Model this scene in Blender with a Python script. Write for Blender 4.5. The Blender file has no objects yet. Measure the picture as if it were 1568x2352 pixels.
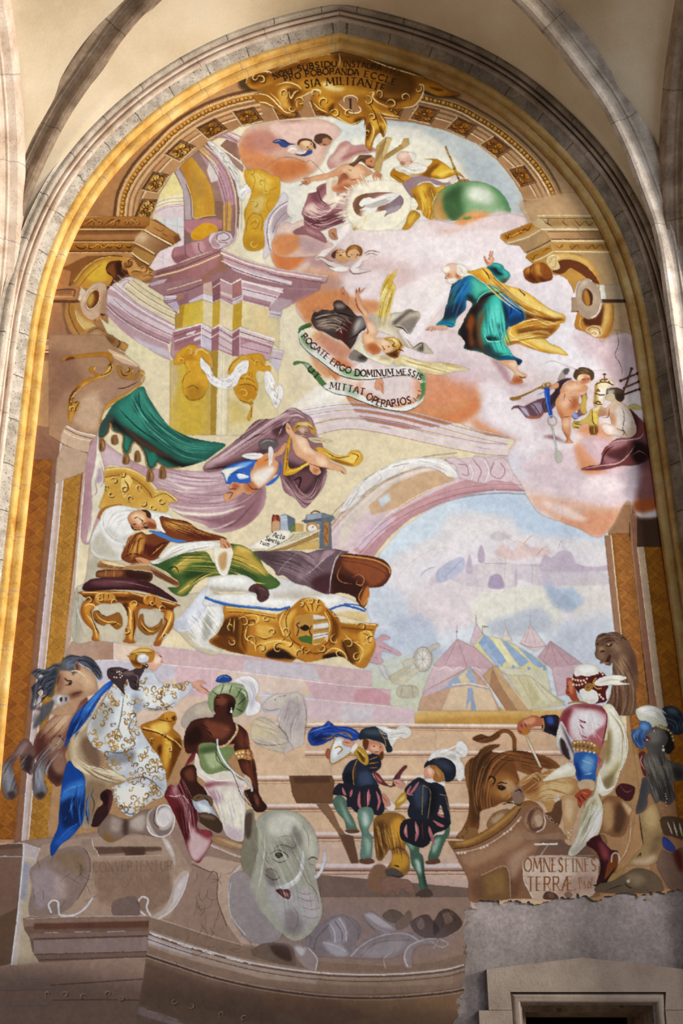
import bpy, math, random, re
import numpy as np
from mathutils import Vector

# ------------------------------------------------------------------ camera, light, exposure
FPX = 2700.0                      # focal length in pixels of the 1568 x 2352 frame
PITCH = math.atan(FPX / 6000.0)   # looking up the wall
EYE = (0.0, -8.0, 1.65)
SC = bpy.context.scene
COL = SC.collection
_cd = bpy.data.cameras.new('camera'); CAM = bpy.data.objects.new('camera', _cd); COL.objects.link(CAM)
CAM.location = EYE; CAM.rotation_euler = (math.pi / 2 + PITCH, 0, 0)
_cd.sensor_fit = 'VERTICAL'; _cd.sensor_height = 36.0; _cd.lens = FPX * 36.0 / 2352.0
_cd.clip_start = 0.05; _cd.clip_end = 200
SC.camera = CAM
SC.view_settings.view_transform = 'Standard'; SC.view_settings.look = 'None'
SC.view_settings.gamma = 1.0; SC.view_settings.use_curve_mapping = False
SC.view_settings.exposure = 0.0
SC.cycles.max_bounces = 6; SC.cycles.diffuse_bounces = 4

W = bpy.data.worlds.new('sky'); SC.world = W; W.use_nodes = True
W.node_tree.nodes['Background'].inputs[0].default_value = (0.52, 0.60, 0.80, 1)
W.node_tree.nodes['Background'].inputs[1].default_value = 0.055

def area(name, loc, target, size, energy, color):
    """daylight falling in through one opening of the cloister arcade"""
    l = bpy.data.lights.new(name, 'AREA'); l.shape = 'RECTANGLE'; l.size, l.size_y = size
    l.energy = energy; l.color = color
    o = bpy.data.objects.new(name, l); COL.objects.link(o); o.location = loc
    o.rotation_euler = (Vector(target) - Vector(loc)).to_track_quat('-Z', 'Y').to_euler()
    return o
area('arcade_daylight_right', (9.4, -7.7, 7.4), (-0.4, 0, 6.4), (2.4, 2.6), 1400, (1.0, 0.93, 0.855))
area('next_bay_daylight', (9.6, -2.5, 4.6), (-1.6, -1.0, 8.9), (1.6, 2.2), 1400, (1.0, 0.90, 0.755))
area('arcade_daylight_front', (6.0, -9.8, 7.0), (0.0, 0, 5.4), (3.0, 2.4), 360, (0.76, 0.87, 1.0))
area('arcade_daylight_cool', (-8.0, -5.0, 4.2), (2.9, -1.4, 8.6), (1.2, 2.0), 50, (0.80, 0.88, 1.0))

# ------------------------------------------------------------------ survey: photo pixel -> point of the wall (y = -fwd)
_cp, _sp = math.cos(PITCH), math.sin(PITCH)
def ray(px, py):
    u, v = (px - 784.0) / FPX, (1176.0 - py) / FPX
    return u, _cp - v * _sp, _sp + v * _cp
def at(px, py, fwd=0.0):
    dx, dy, dz = ray(px, py); t = (-fwd - EYE[1]) / dy
    return (EYE[0] + t * dx, -fwd, EYE[2] + t * dz)
def at_plane(px, py, p0, n):
    d = Vector(ray(px, py)); e = Vector(EYE); n = Vector(n)
    return e + d * ((Vector(p0) - e).dot(n) / d.dot(n))

# ------------------------------------------------------------------ objects
def link(o, parent=None, **kw):
    COL.objects.link(o)
    if parent is not None: o.parent = parent
    for k, v in kw.items(): o[k] = v
    return o
def mesh(name, verts, faces, mat=None, parent=None, uvs=None, smooth=True, **kw):
    me = bpy.data.meshes.new(name); me.from_pydata([tuple(v) for v in verts], [], faces)
    if uvs is not None:
        l = me.uv_layers.new(name='UVMap')
        idx = np.empty(len(me.loops), dtype=np.int32); me.loops.foreach_get('vertex_index', idx)
        l.data.foreach_set('uv', np.asarray(uvs, dtype=np.float32)[idx].ravel())
    me.polygons.foreach_set('use_smooth', [smooth] * len(me.polygons))
    if mat: me.materials.append(mat)
    me.validate(); me.update()
    if smooth: me.set_sharp_from_angle(angle=math.radians(32))
    return link(bpy.data.objects.new(name, me), parent, **kw)
def empty(name, loc=(0, 0, 0), **kw):
    o = bpy.data.objects.new(name, None); o.location = loc; o.empty_display_size = 0.2
    return link(o, None, **kw)

# ------------------------------------------------------------------ materials
class NT:
    def __init__(s, name):
        s.m = bpy.data.materials.new(name); s.m.use_nodes = True; s.t = s.m.node_tree
        s.b = s.t.nodes['Principled BSDF']; s.b.inputs['Roughness'].default_value = 0.9
        s.b.inputs['Specular IOR Level'].default_value = 0.15
    def n(s, typ, **kw):
        x = s.t.nodes.new(typ)
        for k, v in kw.items():
            if k.startswith('_'): setattr(x, k[1:], v)
            else: x.inputs[k].default_value = v
        return x
    def l(s, a, b): s.t.links.new(a, b)
    def noise(s, vec, scale, detail=6, rough=.6):
        x = s.n('ShaderNodeTexNoise', Scale=scale, Detail=detail, Roughness=rough); s.l(vec, x.inputs['Vector']); return x.outputs['Fac']
    def ramp(s, fac, stops):
        x = s.n('ShaderNodeValToRGB'); e = x.color_ramp.elements
        while len(e) < len(stops): e.new(0.5)
        for i, (p, c) in enumerate(stops): e[i].position = p; e[i].color = (*c, 1)
        s.l(fac, x.inputs['Fac']); return x.outputs['Color']
    def mix(s, fac, a, b, mode='MIX'):
        x = s.n('ShaderNodeMix', _data_type='RGBA', _blend_type=mode)
        for sock, v in ((x.inputs['Factor'], fac), (x.inputs['A'], a), (x.inputs['B'], b)):
            if isinstance(v, (int, float)): sock.default_value = v
            elif isinstance(v, tuple): sock.default_value = (*v, 1)
            else: s.l(v, sock)
        return x.outputs['Result']
    def math(s, op, a, b=0.0):
        x = s.n('ShaderNodeMath', _operation=op)
        for i, v in enumerate((a, b)):
            if isinstance(v, (int, float)): x.inputs[i].default_value = v
            else: s.l(v, x.inputs[i])
        return x.outputs[0]
    def bump(s, h, strength=.4, dist=.01):
        x = s.n('ShaderNodeBump', Strength=strength, Distance=dist); s.l(h, x.inputs['Height']); s.l(x.outputs['Normal'], s.b.inputs['Normal'])
    def obj(s): return s.n('ShaderNodeTexCoord').outputs['Object']
def lin(c):
    if isinstance(c, str):
        if len(c) == 3: c = ''.join(k * 2 for k in c)
        c = [int(c[i:i + 2], 16) / 255 for i in (0, 2, 4)]
    return tuple(((v + .055) / 1.055) ** 2.4 if v > .04045 else v / 12.92 for v in c)

def stone(name, stops, joint=0.0, jcol='3a332c', pit=.5, scale=5.0, jmix=.7, soot=0):
    """weathered stone; joint = length of one block along the swept moulding (UV x)"""
    m = NT(name); o = m.obj()
    a = m.noise(o, scale, 8, .65); c = m.ramp(a, [(p, lin(k)) for p, k in stops])
    f = m.noise(o, 60, 4, .7)
    c = m.mix(m.math('MULTIPLY', m.math('LESS_THAN', f, .40), pit), c, lin('4b443c'))
    h = m.math('ADD', m.math('MULTIPLY', f, .5), a)
    if soot:                        # grime, with shade painted into the colour, on the arch's right-hand half
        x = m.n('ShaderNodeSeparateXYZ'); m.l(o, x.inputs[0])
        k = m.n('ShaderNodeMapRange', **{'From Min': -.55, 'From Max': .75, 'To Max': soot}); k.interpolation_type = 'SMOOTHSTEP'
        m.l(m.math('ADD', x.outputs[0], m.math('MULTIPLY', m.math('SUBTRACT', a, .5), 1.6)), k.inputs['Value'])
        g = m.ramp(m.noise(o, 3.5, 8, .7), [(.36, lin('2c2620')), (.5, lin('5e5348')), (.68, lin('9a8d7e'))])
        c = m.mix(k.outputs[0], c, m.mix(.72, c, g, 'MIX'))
    if joint:
        u = m.n('ShaderNodeSeparateXYZ'); tc = m.n('ShaderNodeTexCoord'); m.l(tc.outputs['UV'], u.inputs[0])
        wob = m.math('MULTIPLY', m.noise(o, 14, 2, .5), .03)
        k = m.math('FRACT', m.math('DIVIDE', m.math('ADD', u.outputs[0], wob), joint))
        c = m.mix(m.math('MULTIPLY', m.math('LESS_THAN', k, .010 / joint), jmix), c, lin(jcol))
    m.l(c, m.b.inputs['Base Color']); m.bump(h, .5, .012); return m.m
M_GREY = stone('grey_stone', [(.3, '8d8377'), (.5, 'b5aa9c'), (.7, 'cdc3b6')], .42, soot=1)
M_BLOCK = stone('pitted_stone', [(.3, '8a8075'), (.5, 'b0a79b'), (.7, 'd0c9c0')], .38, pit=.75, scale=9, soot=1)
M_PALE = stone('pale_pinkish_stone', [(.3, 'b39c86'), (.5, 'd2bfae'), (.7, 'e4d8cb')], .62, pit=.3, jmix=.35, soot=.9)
M_RIB = stone('light_rib_stone', [(.3, '8d8278'), (.5, 'b3a79a'), (.7, 'cdc2b8')], .95, pit=.35, jmix=.4)
M_DUSK = stone('brown_grey_stone', [(.3, '6b5a4c'), (.5, '8d7a68'), (.7, 'b09c88')], .95, pit=.35, jmix=.5)
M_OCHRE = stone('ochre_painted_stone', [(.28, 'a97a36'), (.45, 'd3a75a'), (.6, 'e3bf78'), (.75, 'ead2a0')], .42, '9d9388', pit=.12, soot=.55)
M_FRAME = stone('door_stone', [(.3, '8f8078'), (.5, 'a89a90'), (.7, 'b8aca2')], 0, pit=.12, scale=3)

def plaster(name, stops, scale=1.2, fine=.06):
    m = NT(name); o = m.obj()
    c = m.ramp(m.noise(o, scale, 5, .55), [(p, lin(k)) for p, k in stops])
    g = m.noise(o, 45, 5, .7)
    c = m.mix(fine * 4, c, m.ramp(g, [(.3, (.35, .33, .31)), (.7, (.62, .6, .58))]), 'OVERLAY')
    m.l(c, m.b.inputs['Base Color']); m.bump(g, .25, .008); return m.m
M_VAULT = plaster('cream_vault_plaster', [(.3, 'b9a88c'), (.5, 'cbbca2'), (.7, 'd8ccb6')])
M_BARE = plaster('bare_grey_plaster', [(.3, '817b7c'), (.5, 'a09a9e'), (.7, 'bbb5bd')], 2.2, .24)
M_FLOOR = plaster('flagstone_floor', [(.3, '8d857b'), (.5, '9f978c'), (.7, 'b1a99f')], 2.0)
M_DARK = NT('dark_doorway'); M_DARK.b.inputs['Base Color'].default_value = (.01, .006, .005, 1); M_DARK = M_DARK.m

# ------------------------------------------------------------------ the arch: edge of the painting, surveyed on the wall
def catmull(pts, n=12, closed=False):
    p = np.asarray(pts, dtype=float)
    if len(p) < 3: 
        t = np.linspace(0, 1, n + 1)[:, None]; return p[0] * (1 - t) + p[-1] * t if len(p) == 2 else p
    q = np.vstack([p[-1], p, p[0], p[1]]) if closed else np.vstack([2 * p[0] - p[1], p, 2 * p[-1] - p[-2]])
    t = np.linspace(0, 1, n, endpoint=False)[None, :, None]
    a, b, c, d = (q[i:len(q) - 3 + i][:, None, :] for i in range(4))
    r = .5 * (2 * b + (c - a) * t + (2 * a - 5 * b + 4 * c - d) * t ** 2 + (3 * b - a - 3 * c + d) * t ** 3)
    r = r.reshape(-1, p.shape[1])
    return r if closed else np.vstack([r, p[-1]])
def resample(p, n):
    p = np.asarray(p, float); s = np.r_[0, np.cumsum(np.linalg.norm(np.diff(p, axis=0), axis=1))]
    u = np.linspace(0, s[-1], n); return np.stack([np.interp(u, s, p[:, k]) for k in range(p.shape[1])], 1)
def relax(p, it):
    p = p.copy()
    for _ in range(it): p[1:-1] = .25 * p[:-2] + .5 * p[1:-1] + .25 * p[2:]
    return p
EDGE_L = [(2,1800),(19,1600),(36,1447),(52,1290),(64,1172),(78,1049),(88,950),(97,863),(103,797),(114,719),(129,656),(147,600),(165,560),(196,490),(237,431),(281,378),(330,327),(400,272),(479,219),(568,176),(675,140),(778,118)]
EDGE_R = [(1590,1800),(1570,1640),(1555,1510),(1540,1400),(1523,1290),(1508,1172),(1491,1040),(1477,950),(1465,850),(1454,776),(1442,705),(1424,640),(1397,565),(1369,508),(1340,458),(1296,404),(1252,358),(1198,303),(1140,255),(1066,210),(996,179),(900,146),(778,118)]
def edge_curve(px):
    p = np.array([at(*q)[::2] for q in px])                     # (x, z) on the wall
    c = relax(resample(catmull(p), 110), 30)
    down = np.stack([np.full(24, c[0, 0]), np.linspace(0, c[0, 1], 24, endpoint=False)], 1)
    return np.vstack([down, c])
ARCH_L, ARCH_R = edge_curve(EDGE_L), edge_curve(EDGE_R)
APEX = ARCH_L[-1]

def sweep_arch(name, prof, mat, parent, u0):
    """profile (outward from the painting, forward from the wall) carried up both sides of the arch to a mitred point"""
    for side, c in ((1, ARCH_L), (-1, ARCH_R)):
        t = np.gradient(c, axis=0); t /= np.linalg.norm(t, axis=1)[:, None]
        nrm = np.stack([-t[:, 1], t[:, 0]], 1) * side
        s = np.r_[0, np.cumsum(np.linalg.norm(np.diff(c, axis=0), axis=1))]
        k = 1 / max(.5, nrm[-1, 1]); nrm[-1] = (0, k)
        V, F, U = [], [], []; m = len(prof)
        for i in range(len(c)):
            for j, (o, f) in enumerate(prof):
                V.append((c[i, 0] + nrm[i, 0] * o, -f, c[i, 1] + nrm[i, 1] * o)); U.append((s[i] + u0, j / m))
        for i in range(len(c) - 1):
            for j in range(m - 1):
                q = (i * m + j, (i + 1) * m + j, (i + 1) * m + j + 1, i * m + j + 1)
                F.append(q if side > 0 else q[::-1])
        mesh(name, V, F, mat, parent, U)
R2 = .70711
def splay(segs):
    """segs: (u0, u1, bulge) pieces of the 45 degree splay; a positive bulge is a roll, a negative one a hollow"""
    r = []
    for u0, u1, h in segs:
        n = 9 if abs(h) > .008 else 2
        for k in range(n + 1):
            a = k / n; u = u0 + (u1 - u0) * a; b = h * math.sin(math.pi * a)
            r.append(((u - b) * R2, (u + b) * R2 + .002))
    return r
arch = empty('trim_1', (0, 0, 0), kind='structure')
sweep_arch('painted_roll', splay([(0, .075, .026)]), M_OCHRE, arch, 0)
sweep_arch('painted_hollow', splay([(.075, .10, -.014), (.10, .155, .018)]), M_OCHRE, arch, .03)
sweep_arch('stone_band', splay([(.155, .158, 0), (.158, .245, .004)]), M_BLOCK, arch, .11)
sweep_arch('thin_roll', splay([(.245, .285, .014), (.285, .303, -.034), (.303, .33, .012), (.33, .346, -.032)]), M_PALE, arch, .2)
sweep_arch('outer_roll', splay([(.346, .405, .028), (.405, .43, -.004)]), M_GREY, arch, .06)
OUT = .43 * R2                                                    # where the vault plaster begins, outward and forward

# ------------------------------------------------------------------ vault: diagonal and transverse ribs, plaster webs
XC, DIRX, DIRY = 2.62, math.cos(math.radians(32)), math.sin(math.radians(32))   # corner of the bay, plan direction of its diagonals
RIDGE = {-1: [(20,600),(28,561),(51,485),(79,413),(117,332),(158,255),(204,189),(281,79),(352,0)],
         1: [(1512,561),(1497,500),(1470,430),(1449,370),(1423,311),(1380,230),(1321,153),(1262,76),(1193,0)]}
def diag_curve(sd):
    p0 = Vector((sd * XC, -OUT, 0)); d = Vector((-sd * DIRX, -DIRY, 0)); n = Vector((d.y, -d.x, 0))
    pts = []
    for q in RIDGE[sd]:
        w = at_plane(*q, p0, n); pts.append(((w - p0).dot(d), w.z))
    return p0, d, pts
def rib(name, base, curve, d, prof, mat, parent):
    """curve: (s, z) along the plan direction d; prof: (lateral, depth above the ridge)"""
    c = np.array(curve); t = np.gradient(c, axis=0); t /= np.linalg.norm(t, axis=1)[:, None]
    lat = Vector((d.y, -d.x, 0)); V, F, U = [], [], []; m = len(prof)
    s = np.r_[0, np.cumsum(np.linalg.norm(np.diff(c, axis=0), axis=1))]
    for i in range(len(c)):
        nn = (-t[i, 1], t[i, 0])
        for j, (a, h) in enumerate(prof):
            w = base + d * (c[i, 0] + nn[0] * h) + lat * a; V.append((w.x, w.y, c[i, 1] + nn[1] * h)); U.append((s[i], j / m))
    for i in range(len(c) - 1):
        for j in range(m - 1): F.append((i * m + j, i * m + j + 1, (i + 1) * m + j + 1, (i + 1) * m + j))
    return mesh(name, V, F, mat, parent, U)
RIBP = [(-.155, .30), (-.15, .175), (-.135, .15), (-.085, .128), (-.078, .10), (-.062, .10), (-.045, .085), (-.038, .05), (-.042, .03), (-.034, .008), (-.016, -.006)]
RIBP = RIBP + [(-a, h) for a, h in RIBP[::-1]]
def full_arch(pts):
    """shaft up to the springing, then the surveyed arch and on to the crown of the bay"""
    p = sorted(pts, key=lambda q: q[1]); (s0, z0), (s1, z1) = p[0], p[-1]; S = XC / DIRX; g = .62
    s0 = min(s0, p[1][0]) - .01
    ext = [(s1 + (S - s1) * k, z1 + (S - s1) * g * (k - .36 * k * k - .0 * k ** 3) * .62) for k in (.2, .4, .6, .8, 1)]
    c = relax(resample(catmull([(s0, z0 - .5), (s0, z0 - .2)] + p + ext), 80), 6)
    return np.vstack([np.stack([np.full(12, s0), np.linspace(0, z0 - .5, 12, endpoint=False)], 1), c])
crown = None
webs = empty('ceiling', (0, 0, 0), kind='structure')
DIAG, EDGES = {}, {}
for sd, nm in ((-1, 'trim_2'), (1, 'trim_3')):
    p0, d, pts = diag_curve(sd)
    c = full_arch(pts)
    DIAG[sd] = (p0, d, c)
    tr = empty(nm, (sd * XC, -OUT, 0), kind='structure')
    o = rib('diagonal_rib', p0, c, d, RIBP, M_DUSK if sd < 0 else M_RIB, tr)
    o.matrix_parent_inverse = tr.matrix_world.inverted(); o.location = (-sd * XC, OUT, 0)

def loft(name, A, B, bulge, flip):
    A, B = np.asarray(A), np.asarray(B); n, m = len(A), 14; V, F = [], []
    for i in range(n):
        for j in range(m + 1):
            k = j / m; p = A[i] * (1 - k) + B[i] * k; p = p + np.array((0, 0, bulge * math.sin(math.pi * k) * (i / n))); V.append(p)
    for i in range(n - 1):
        for j in range(m):
            q = (i * (m + 1) + j, (i + 1) * (m + 1) + j, (i + 1) * (m + 1) + j + 1, i * (m + 1) + j + 1)
            F.append(q[::-1] if flip else q)
    return mesh(name, V, F, M_VAULT, webs)
for sd in (-1, 1):
    p0, d, c = DIAG[sd]
    arcpts = c[12:]; t = np.gradient(arcpts, axis=0); t /= np.linalg.norm(t, axis=1)[:, None]
    up = .17                                                    # web sits this far above the ridge of the rib
    D3 = np.array([(p0.x + d.x * (q[0] - t[i, 1] * up), p0.y + d.y * (q[0] - t[i, 1] * up), q[1] + t[i, 0] * up) for i, q in enumerate(arcpts)])
    D3 = resample(D3, 60)
    e = ARCH_L if sd < 0 else ARCH_R
    tt = np.gradient(e, axis=0); tt /= np.linalg.norm(tt, axis=1)[:, None]; nr = np.stack([-tt[:, 1], tt[:, 0]], 1) * (-sd)
    nr[-1] = (0, 1.05)
    wo = np.array([(e[i, 0] + nr[i, 0] * (OUT - .03), -OUT + .03, e[i, 1] + nr[i, 1] * (OUT - .03)) for i in range(len(e))])
    k0 = int(np.argmin(abs(wo[:, 2] - D3[0, 2]))); wo = resample(wo[k0:], 60)
    EDGES[sd] = (wo, D3)
    # transverse arch in the plane x = +-XC, from the corner out towards the viewer
    tb = Vector((sd * (XC + .13), -OUT - .10, 0)); td = Vector((0, -1, 0)); L = XC / DIRX * DIRY - .10
    zc = D3[-1, 2] - 1.1; z0 = 6.6
    tc = [(L * (1 - math.cos(a)) , z0 + (zc - z0) * math.sin(a) ** .9) for a in np.linspace(0, math.pi / 2, 60)]
    tcv = np.vstack([np.stack([np.zeros(12), np.linspace(0, z0, 12, endpoint=False)], 1), tc])
    tr = empty('trim_4' if sd < 0 else 'trim_5', (0, 0, 0), kind='structure')
    rib('transverse_rib', tb, tcv, td, [(a * 1.15, h) for a, h in RIBP], M_PALE if sd < 0 else M_DUSK, tr)
    g = np.gradient(tcv, axis=0); g /= np.linalg.norm(g, axis=1)[:, None]
    T3 = np.array([(tb.x, tb.y - (q[0] - g[i + 12, 1] * .2), q[1] + g[i + 12, 0] * .2) for i, q in enumerate(tcv[12:])])
    T3 = resample(T3, 60)
    loft('side_web', D3, T3, .10, sd > 0)
    # far half of the bay, towards the viewer, closes the vault overhead
    my = -OUT - XC / DIRX * DIRY
    mir = lambda P: np.array([(p[0], 2 * my - p[1], p[2]) for p in P])
    loft('side_web', mir(D3), mir(T3), .10, sd < 0)
    mx = lambda P: np.array([(2 * tb.x - p[0], p[1], p[2]) for p in P])   # the neighbouring bay
    loft('side_web', mx(D3), mx(T3), .10, sd < 0)
    mw = mir(wo); loft('front_web', mw, mir(D3), .12, sd < 0)

# the web over the painted wall: one shell, rounded along its ridge
rows = []
for j in range(17):
    k = j / 16; half = {}
    for sd in (-1, 1):
        A, B = EDGES[sd]; t = np.arange(60)[:, None] / 60
        half[sd] = A * (1 - k) + B * k + np.concatenate([t * 0, t * 0, .12 * math.sin(math.pi * k) * t], 1)
    mid = .5 * (half[-1][-1] + half[1][-1])
    r = np.vstack([half[-1][:-1], mid[None], half[1][:-1][::-1]]); rows.append(relax(r, 4 + int(70 * min(1, k * 4))))
n = len(rows[0])
mesh('wall_web', [p for r in rows for p in r], [(j * n + i, (j + 1) * n + i, (j + 1) * n + i + 1, j * n + i + 1) for j in range(16) for i in range(n - 1)], M_VAULT, webs)

# ------------------------------------------------------------------ wall, floor, doorway
DX0, DX1, DZ = at(1200, 2330)[0], at(1502, 2330)[0], at(1340, 2309)[2]
def quad_wall():
    xs = [-8, DX0, DX1, 8]; V = [(x, .012, z) for x in xs for z in (0, DZ, 11.6)]
    F = [(0, 3, 4, 1), (1, 4, 5, 2), (4, 7, 8, 5), (6, 9, 10, 7), (7, 10, 11, 8)]
    return mesh('wall_front', V, F, M_BARE, None, None, False, kind='structure')
quad_wall()
mesh('floor', [(-6, -14, 0), (6, -14, 0), (6, .6, 0), (-6, .6, 0)], [(0, 1, 2, 3)], M_FLOOR, None, None, False, kind='structure')

def parapet(name, a, b, z, t=.35):
    """free-standing wall added out of view to shade the foot of the painting"""
    a, b = Vector(a), Vector(b); n = Vector((b.y - a.y, a.x - b.x)).normalized() * t
    P = [a, b, b + n, a + n]; V = [(p.x, p.y, h) for h in (0, z) for p in P]
    return mesh(name, V, [(3, 2, 1, 0), (4, 5, 6, 7)] + [(i, (i + 1) % 4, 4 + (i + 1) % 4, 4 + i) for i in range(4)], M_GREY, None, None, False, kind='structure')
parapet('wall_right', (6.6, -4.5), (4.0, -7.0), 5.5)  # unseen blocker, added to keep the right-hand lamp off the lowest courses

def door():
    d = empty('door_1', (at(1347, 2340)[0], 0, 0), kind='structure')
    ox = d.location.x
    P = lambda px, py, f: (lambda w: (w[0] - ox, w[1], w[2]))(at(px, py, f))
    def prism(name, pts, f0, f1, mat):
        """outline surveyed on the wall, between two distances in front of it"""
        n = len(pts); q = [P(*k, 0) for k in pts]
        V = [(x, -f0, z) for x, _, z in q] + [(x, -f1, z) for x, _, z in q]
        F = [tuple(range(n))[::-1], tuple(range(n, 2 * n))] + [(i, (i + 1) % n, n + (i + 1) % n, n + i) for i in range(n)]
        return mesh(name, V, F, mat, d, None, False)
    z = lambda px, y0: P(px, y0, 0)
    def column(name, px0, px1, py0, f0, f1, mat):
        a, b = P(px0, py0, 0), P(px1, py0, 0)
        V = [(x, -f, h) for f in (f0, f1) for x, h in ((a[0], 0), (b[0], 0), (b[0], a[2]), (a[0], a[2]))]
        F = [(0, 1, 2, 3), (4, 7, 6, 5), (0, 4, 5, 1), (1, 5, 6, 2), (2, 6, 7, 3), (3, 7, 4, 0)]
        return mesh(name, V, F, mat, d, None, False)
    prism('gabled_lintel', [(1116,2227), (1336,2200), (1578,2228), (1574,2320), (1524,2320), (1526,2279), (1170,2279), (1174,2320), (1121,2320)], -.05, .035, M_FRAME)
    column('jamb_block', 1098, 1174, 2321, -.05, .04, M_FRAME); column('jamb_block', 1524, 1600, 2321, -.05, .04, M_FRAME)
    # moulded frame: a roll mitred round the opening
    def frame(name, px0, px1, py, prof, mat):
        x0, x1, zt = P(px0, py, 0)[0], P(px1, py, 0)[0], P(px0, py, 0)[2]; V, F = [], []; m = len(prof)
        for k in range(4):
            for o, f in prof:
                x = x0 + o if k < 2 else x1 - o; h = 0 if k in (0, 3) else zt - o; V.append((x, -f, h))
        for k in range(3):
            for j in range(m - 1): F.append((k * m + j, k * m + j + 1, (k + 1) * m + j + 1, (k + 1) * m + j))
        return mesh(name, V, F, mat, d)
    roll = [(0, -.03), (.006, .012)] + [(.012 + .05 * (1 - math.cos(a)) / 2, .012 + .02 * math.sin(a)) for a in np.linspace(0, math.pi, 9)] + [(.064, -.10)]
    frame('roll_moulding', 1170, 1526, 2279, roll, M_FRAME)
    frame('inner_frame', 1192, 1504, 2303, [(-.01, -.08), (.0, -.09), (.028, -.09), (.030, -.11), (.05, -.11), (.052, -.26), (.075, -.26), (.077, -.5)], M_DUSK)
    a, b = P(1150, 2250, 0), P(1545, 2250, 0)
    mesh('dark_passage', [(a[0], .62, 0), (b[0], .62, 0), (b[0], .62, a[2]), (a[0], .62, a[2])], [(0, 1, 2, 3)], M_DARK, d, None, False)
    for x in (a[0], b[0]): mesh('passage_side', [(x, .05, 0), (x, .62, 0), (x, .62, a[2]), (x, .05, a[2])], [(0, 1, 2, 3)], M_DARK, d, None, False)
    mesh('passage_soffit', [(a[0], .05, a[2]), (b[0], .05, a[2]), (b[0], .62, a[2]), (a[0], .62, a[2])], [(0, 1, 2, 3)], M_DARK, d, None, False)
door()

# ------------------------------------------------------------------ the fresco: pigment brushed on a canvas that is laid on the wall
# x, y below are survey pixels of the flat wall face (see at()); each brush command adds one stroke or one patch of pigment.
X0, Y0, X1, Y1 = -40, 90, 1610, 2480
CW, CH = X1 - X0, Y1 - Y0
CV = np.full((CH, CW, 3), .6, np.float32)
ID = np.zeros((CH, CW), np.int16)
PARTS = ['']                       # part paths, index = id
CLIP = [None, (0, 0, 0, 0)]
def hexc(c):
    if len(c) == 3: c = c[0] * 2 + c[1] * 2 + c[2] * 2
    return np.array([int(c[i:i + 2], 16) for i in (0, 2, 4)], np.float32) / 255
def raster(poly, pad):
    """exact-in-x antialiased nonzero coverage of a closed polygon; returns mask and its box"""
    p = np.asarray(poly, float) - (X0, Y0)
    x0 = max(0, int(p[:, 0].min()) - pad - 1); x1 = min(CW, int(p[:, 0].max()) + pad + 3)
    y0 = max(0, int(p[:, 1].min()) - pad - 1); y1 = min(CH, int(p[:, 1].max()) + pad + 3)
    if x1 <= x0 or y1 <= y0: return None, None
    SS = 4; w, h = x1 - x0, (y1 - y0) * SS
    a = p - (x0, y0); a[:, 1] *= SS; b = np.roll(a, -1, 0)
    up = b[:, 1] > a[:, 1]; sg = np.where(up, 1., -1.)
    lo = np.where(up[:, None], a, b); hi = np.where(up[:, None], b, a)
    i0 = np.clip(np.ceil(lo[:, 1] - .5), 0, h).astype(int); i1 = np.clip(np.ceil(hi[:, 1] - .5), 0, h).astype(int)
    n = np.maximum(i1 - i0, 0); tot = n.sum()
    acc = np.zeros((h, w + 2), np.float32)
    if tot:
        e = np.repeat(np.arange(len(n)), n); row = np.arange(tot) - np.repeat(np.cumsum(n) - n, n) + i0[e]
        dy = (hi[:, 1] - lo[:, 1]); dy[dy == 0] = 1
        x = lo[e, 0] + (row + .5 - lo[e, 1]) / dy[e] * (hi[e, 0] - lo[e, 0]); x = np.clip(x, 0, w)
        k = x.astype(int); fr = (x - k).astype(np.float32)
        np.add.at(acc, (row, k), sg[e] * (1 - fr)); np.add.at(acc, (row, k + 1), sg[e] * fr)
    m = np.minimum(np.abs(np.cumsum(acc, 1)[:, :w]), 1).reshape(y1 - y0, SS, w).mean(1)
    return m, (x0, y0, x1, y1)
def blur(m, r):
    for ax in (0, 1):
        for _ in range(2):
            k = max(1, int(round(r * .7))); n = m.shape[ax]
            pad = [(0, 0), (0, 0)]; pad[ax] = (k + 1, k)
            c = np.cumsum(np.pad(m, pad), ax, dtype=np.float32)
            m = (np.take(c, np.arange(2 * k + 1, 2 * k + 1 + n), ax) - np.take(c, np.arange(0, n), ax)) / (2 * k + 1)
    return m
def ribbon(c, w, taper):
    c = np.asarray(c, float); t = np.gradient(c, axis=0); t /= np.maximum(np.linalg.norm(t, axis=1), 1e-6)[:, None]
    nr = np.stack([-t[:, 1], t[:, 0]], 1); s = np.linspace(0, 1, len(c))
    h = np.full(len(c), w / 2.) if not taper else np.maximum(.12, np.minimum(1, np.sin(math.pi * np.clip(s, 0, 1)) ** .6)) * w / 2.
    return np.vstack([c + nr * h[:, None], (c - nr * h[:, None])[::-1]])
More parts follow.
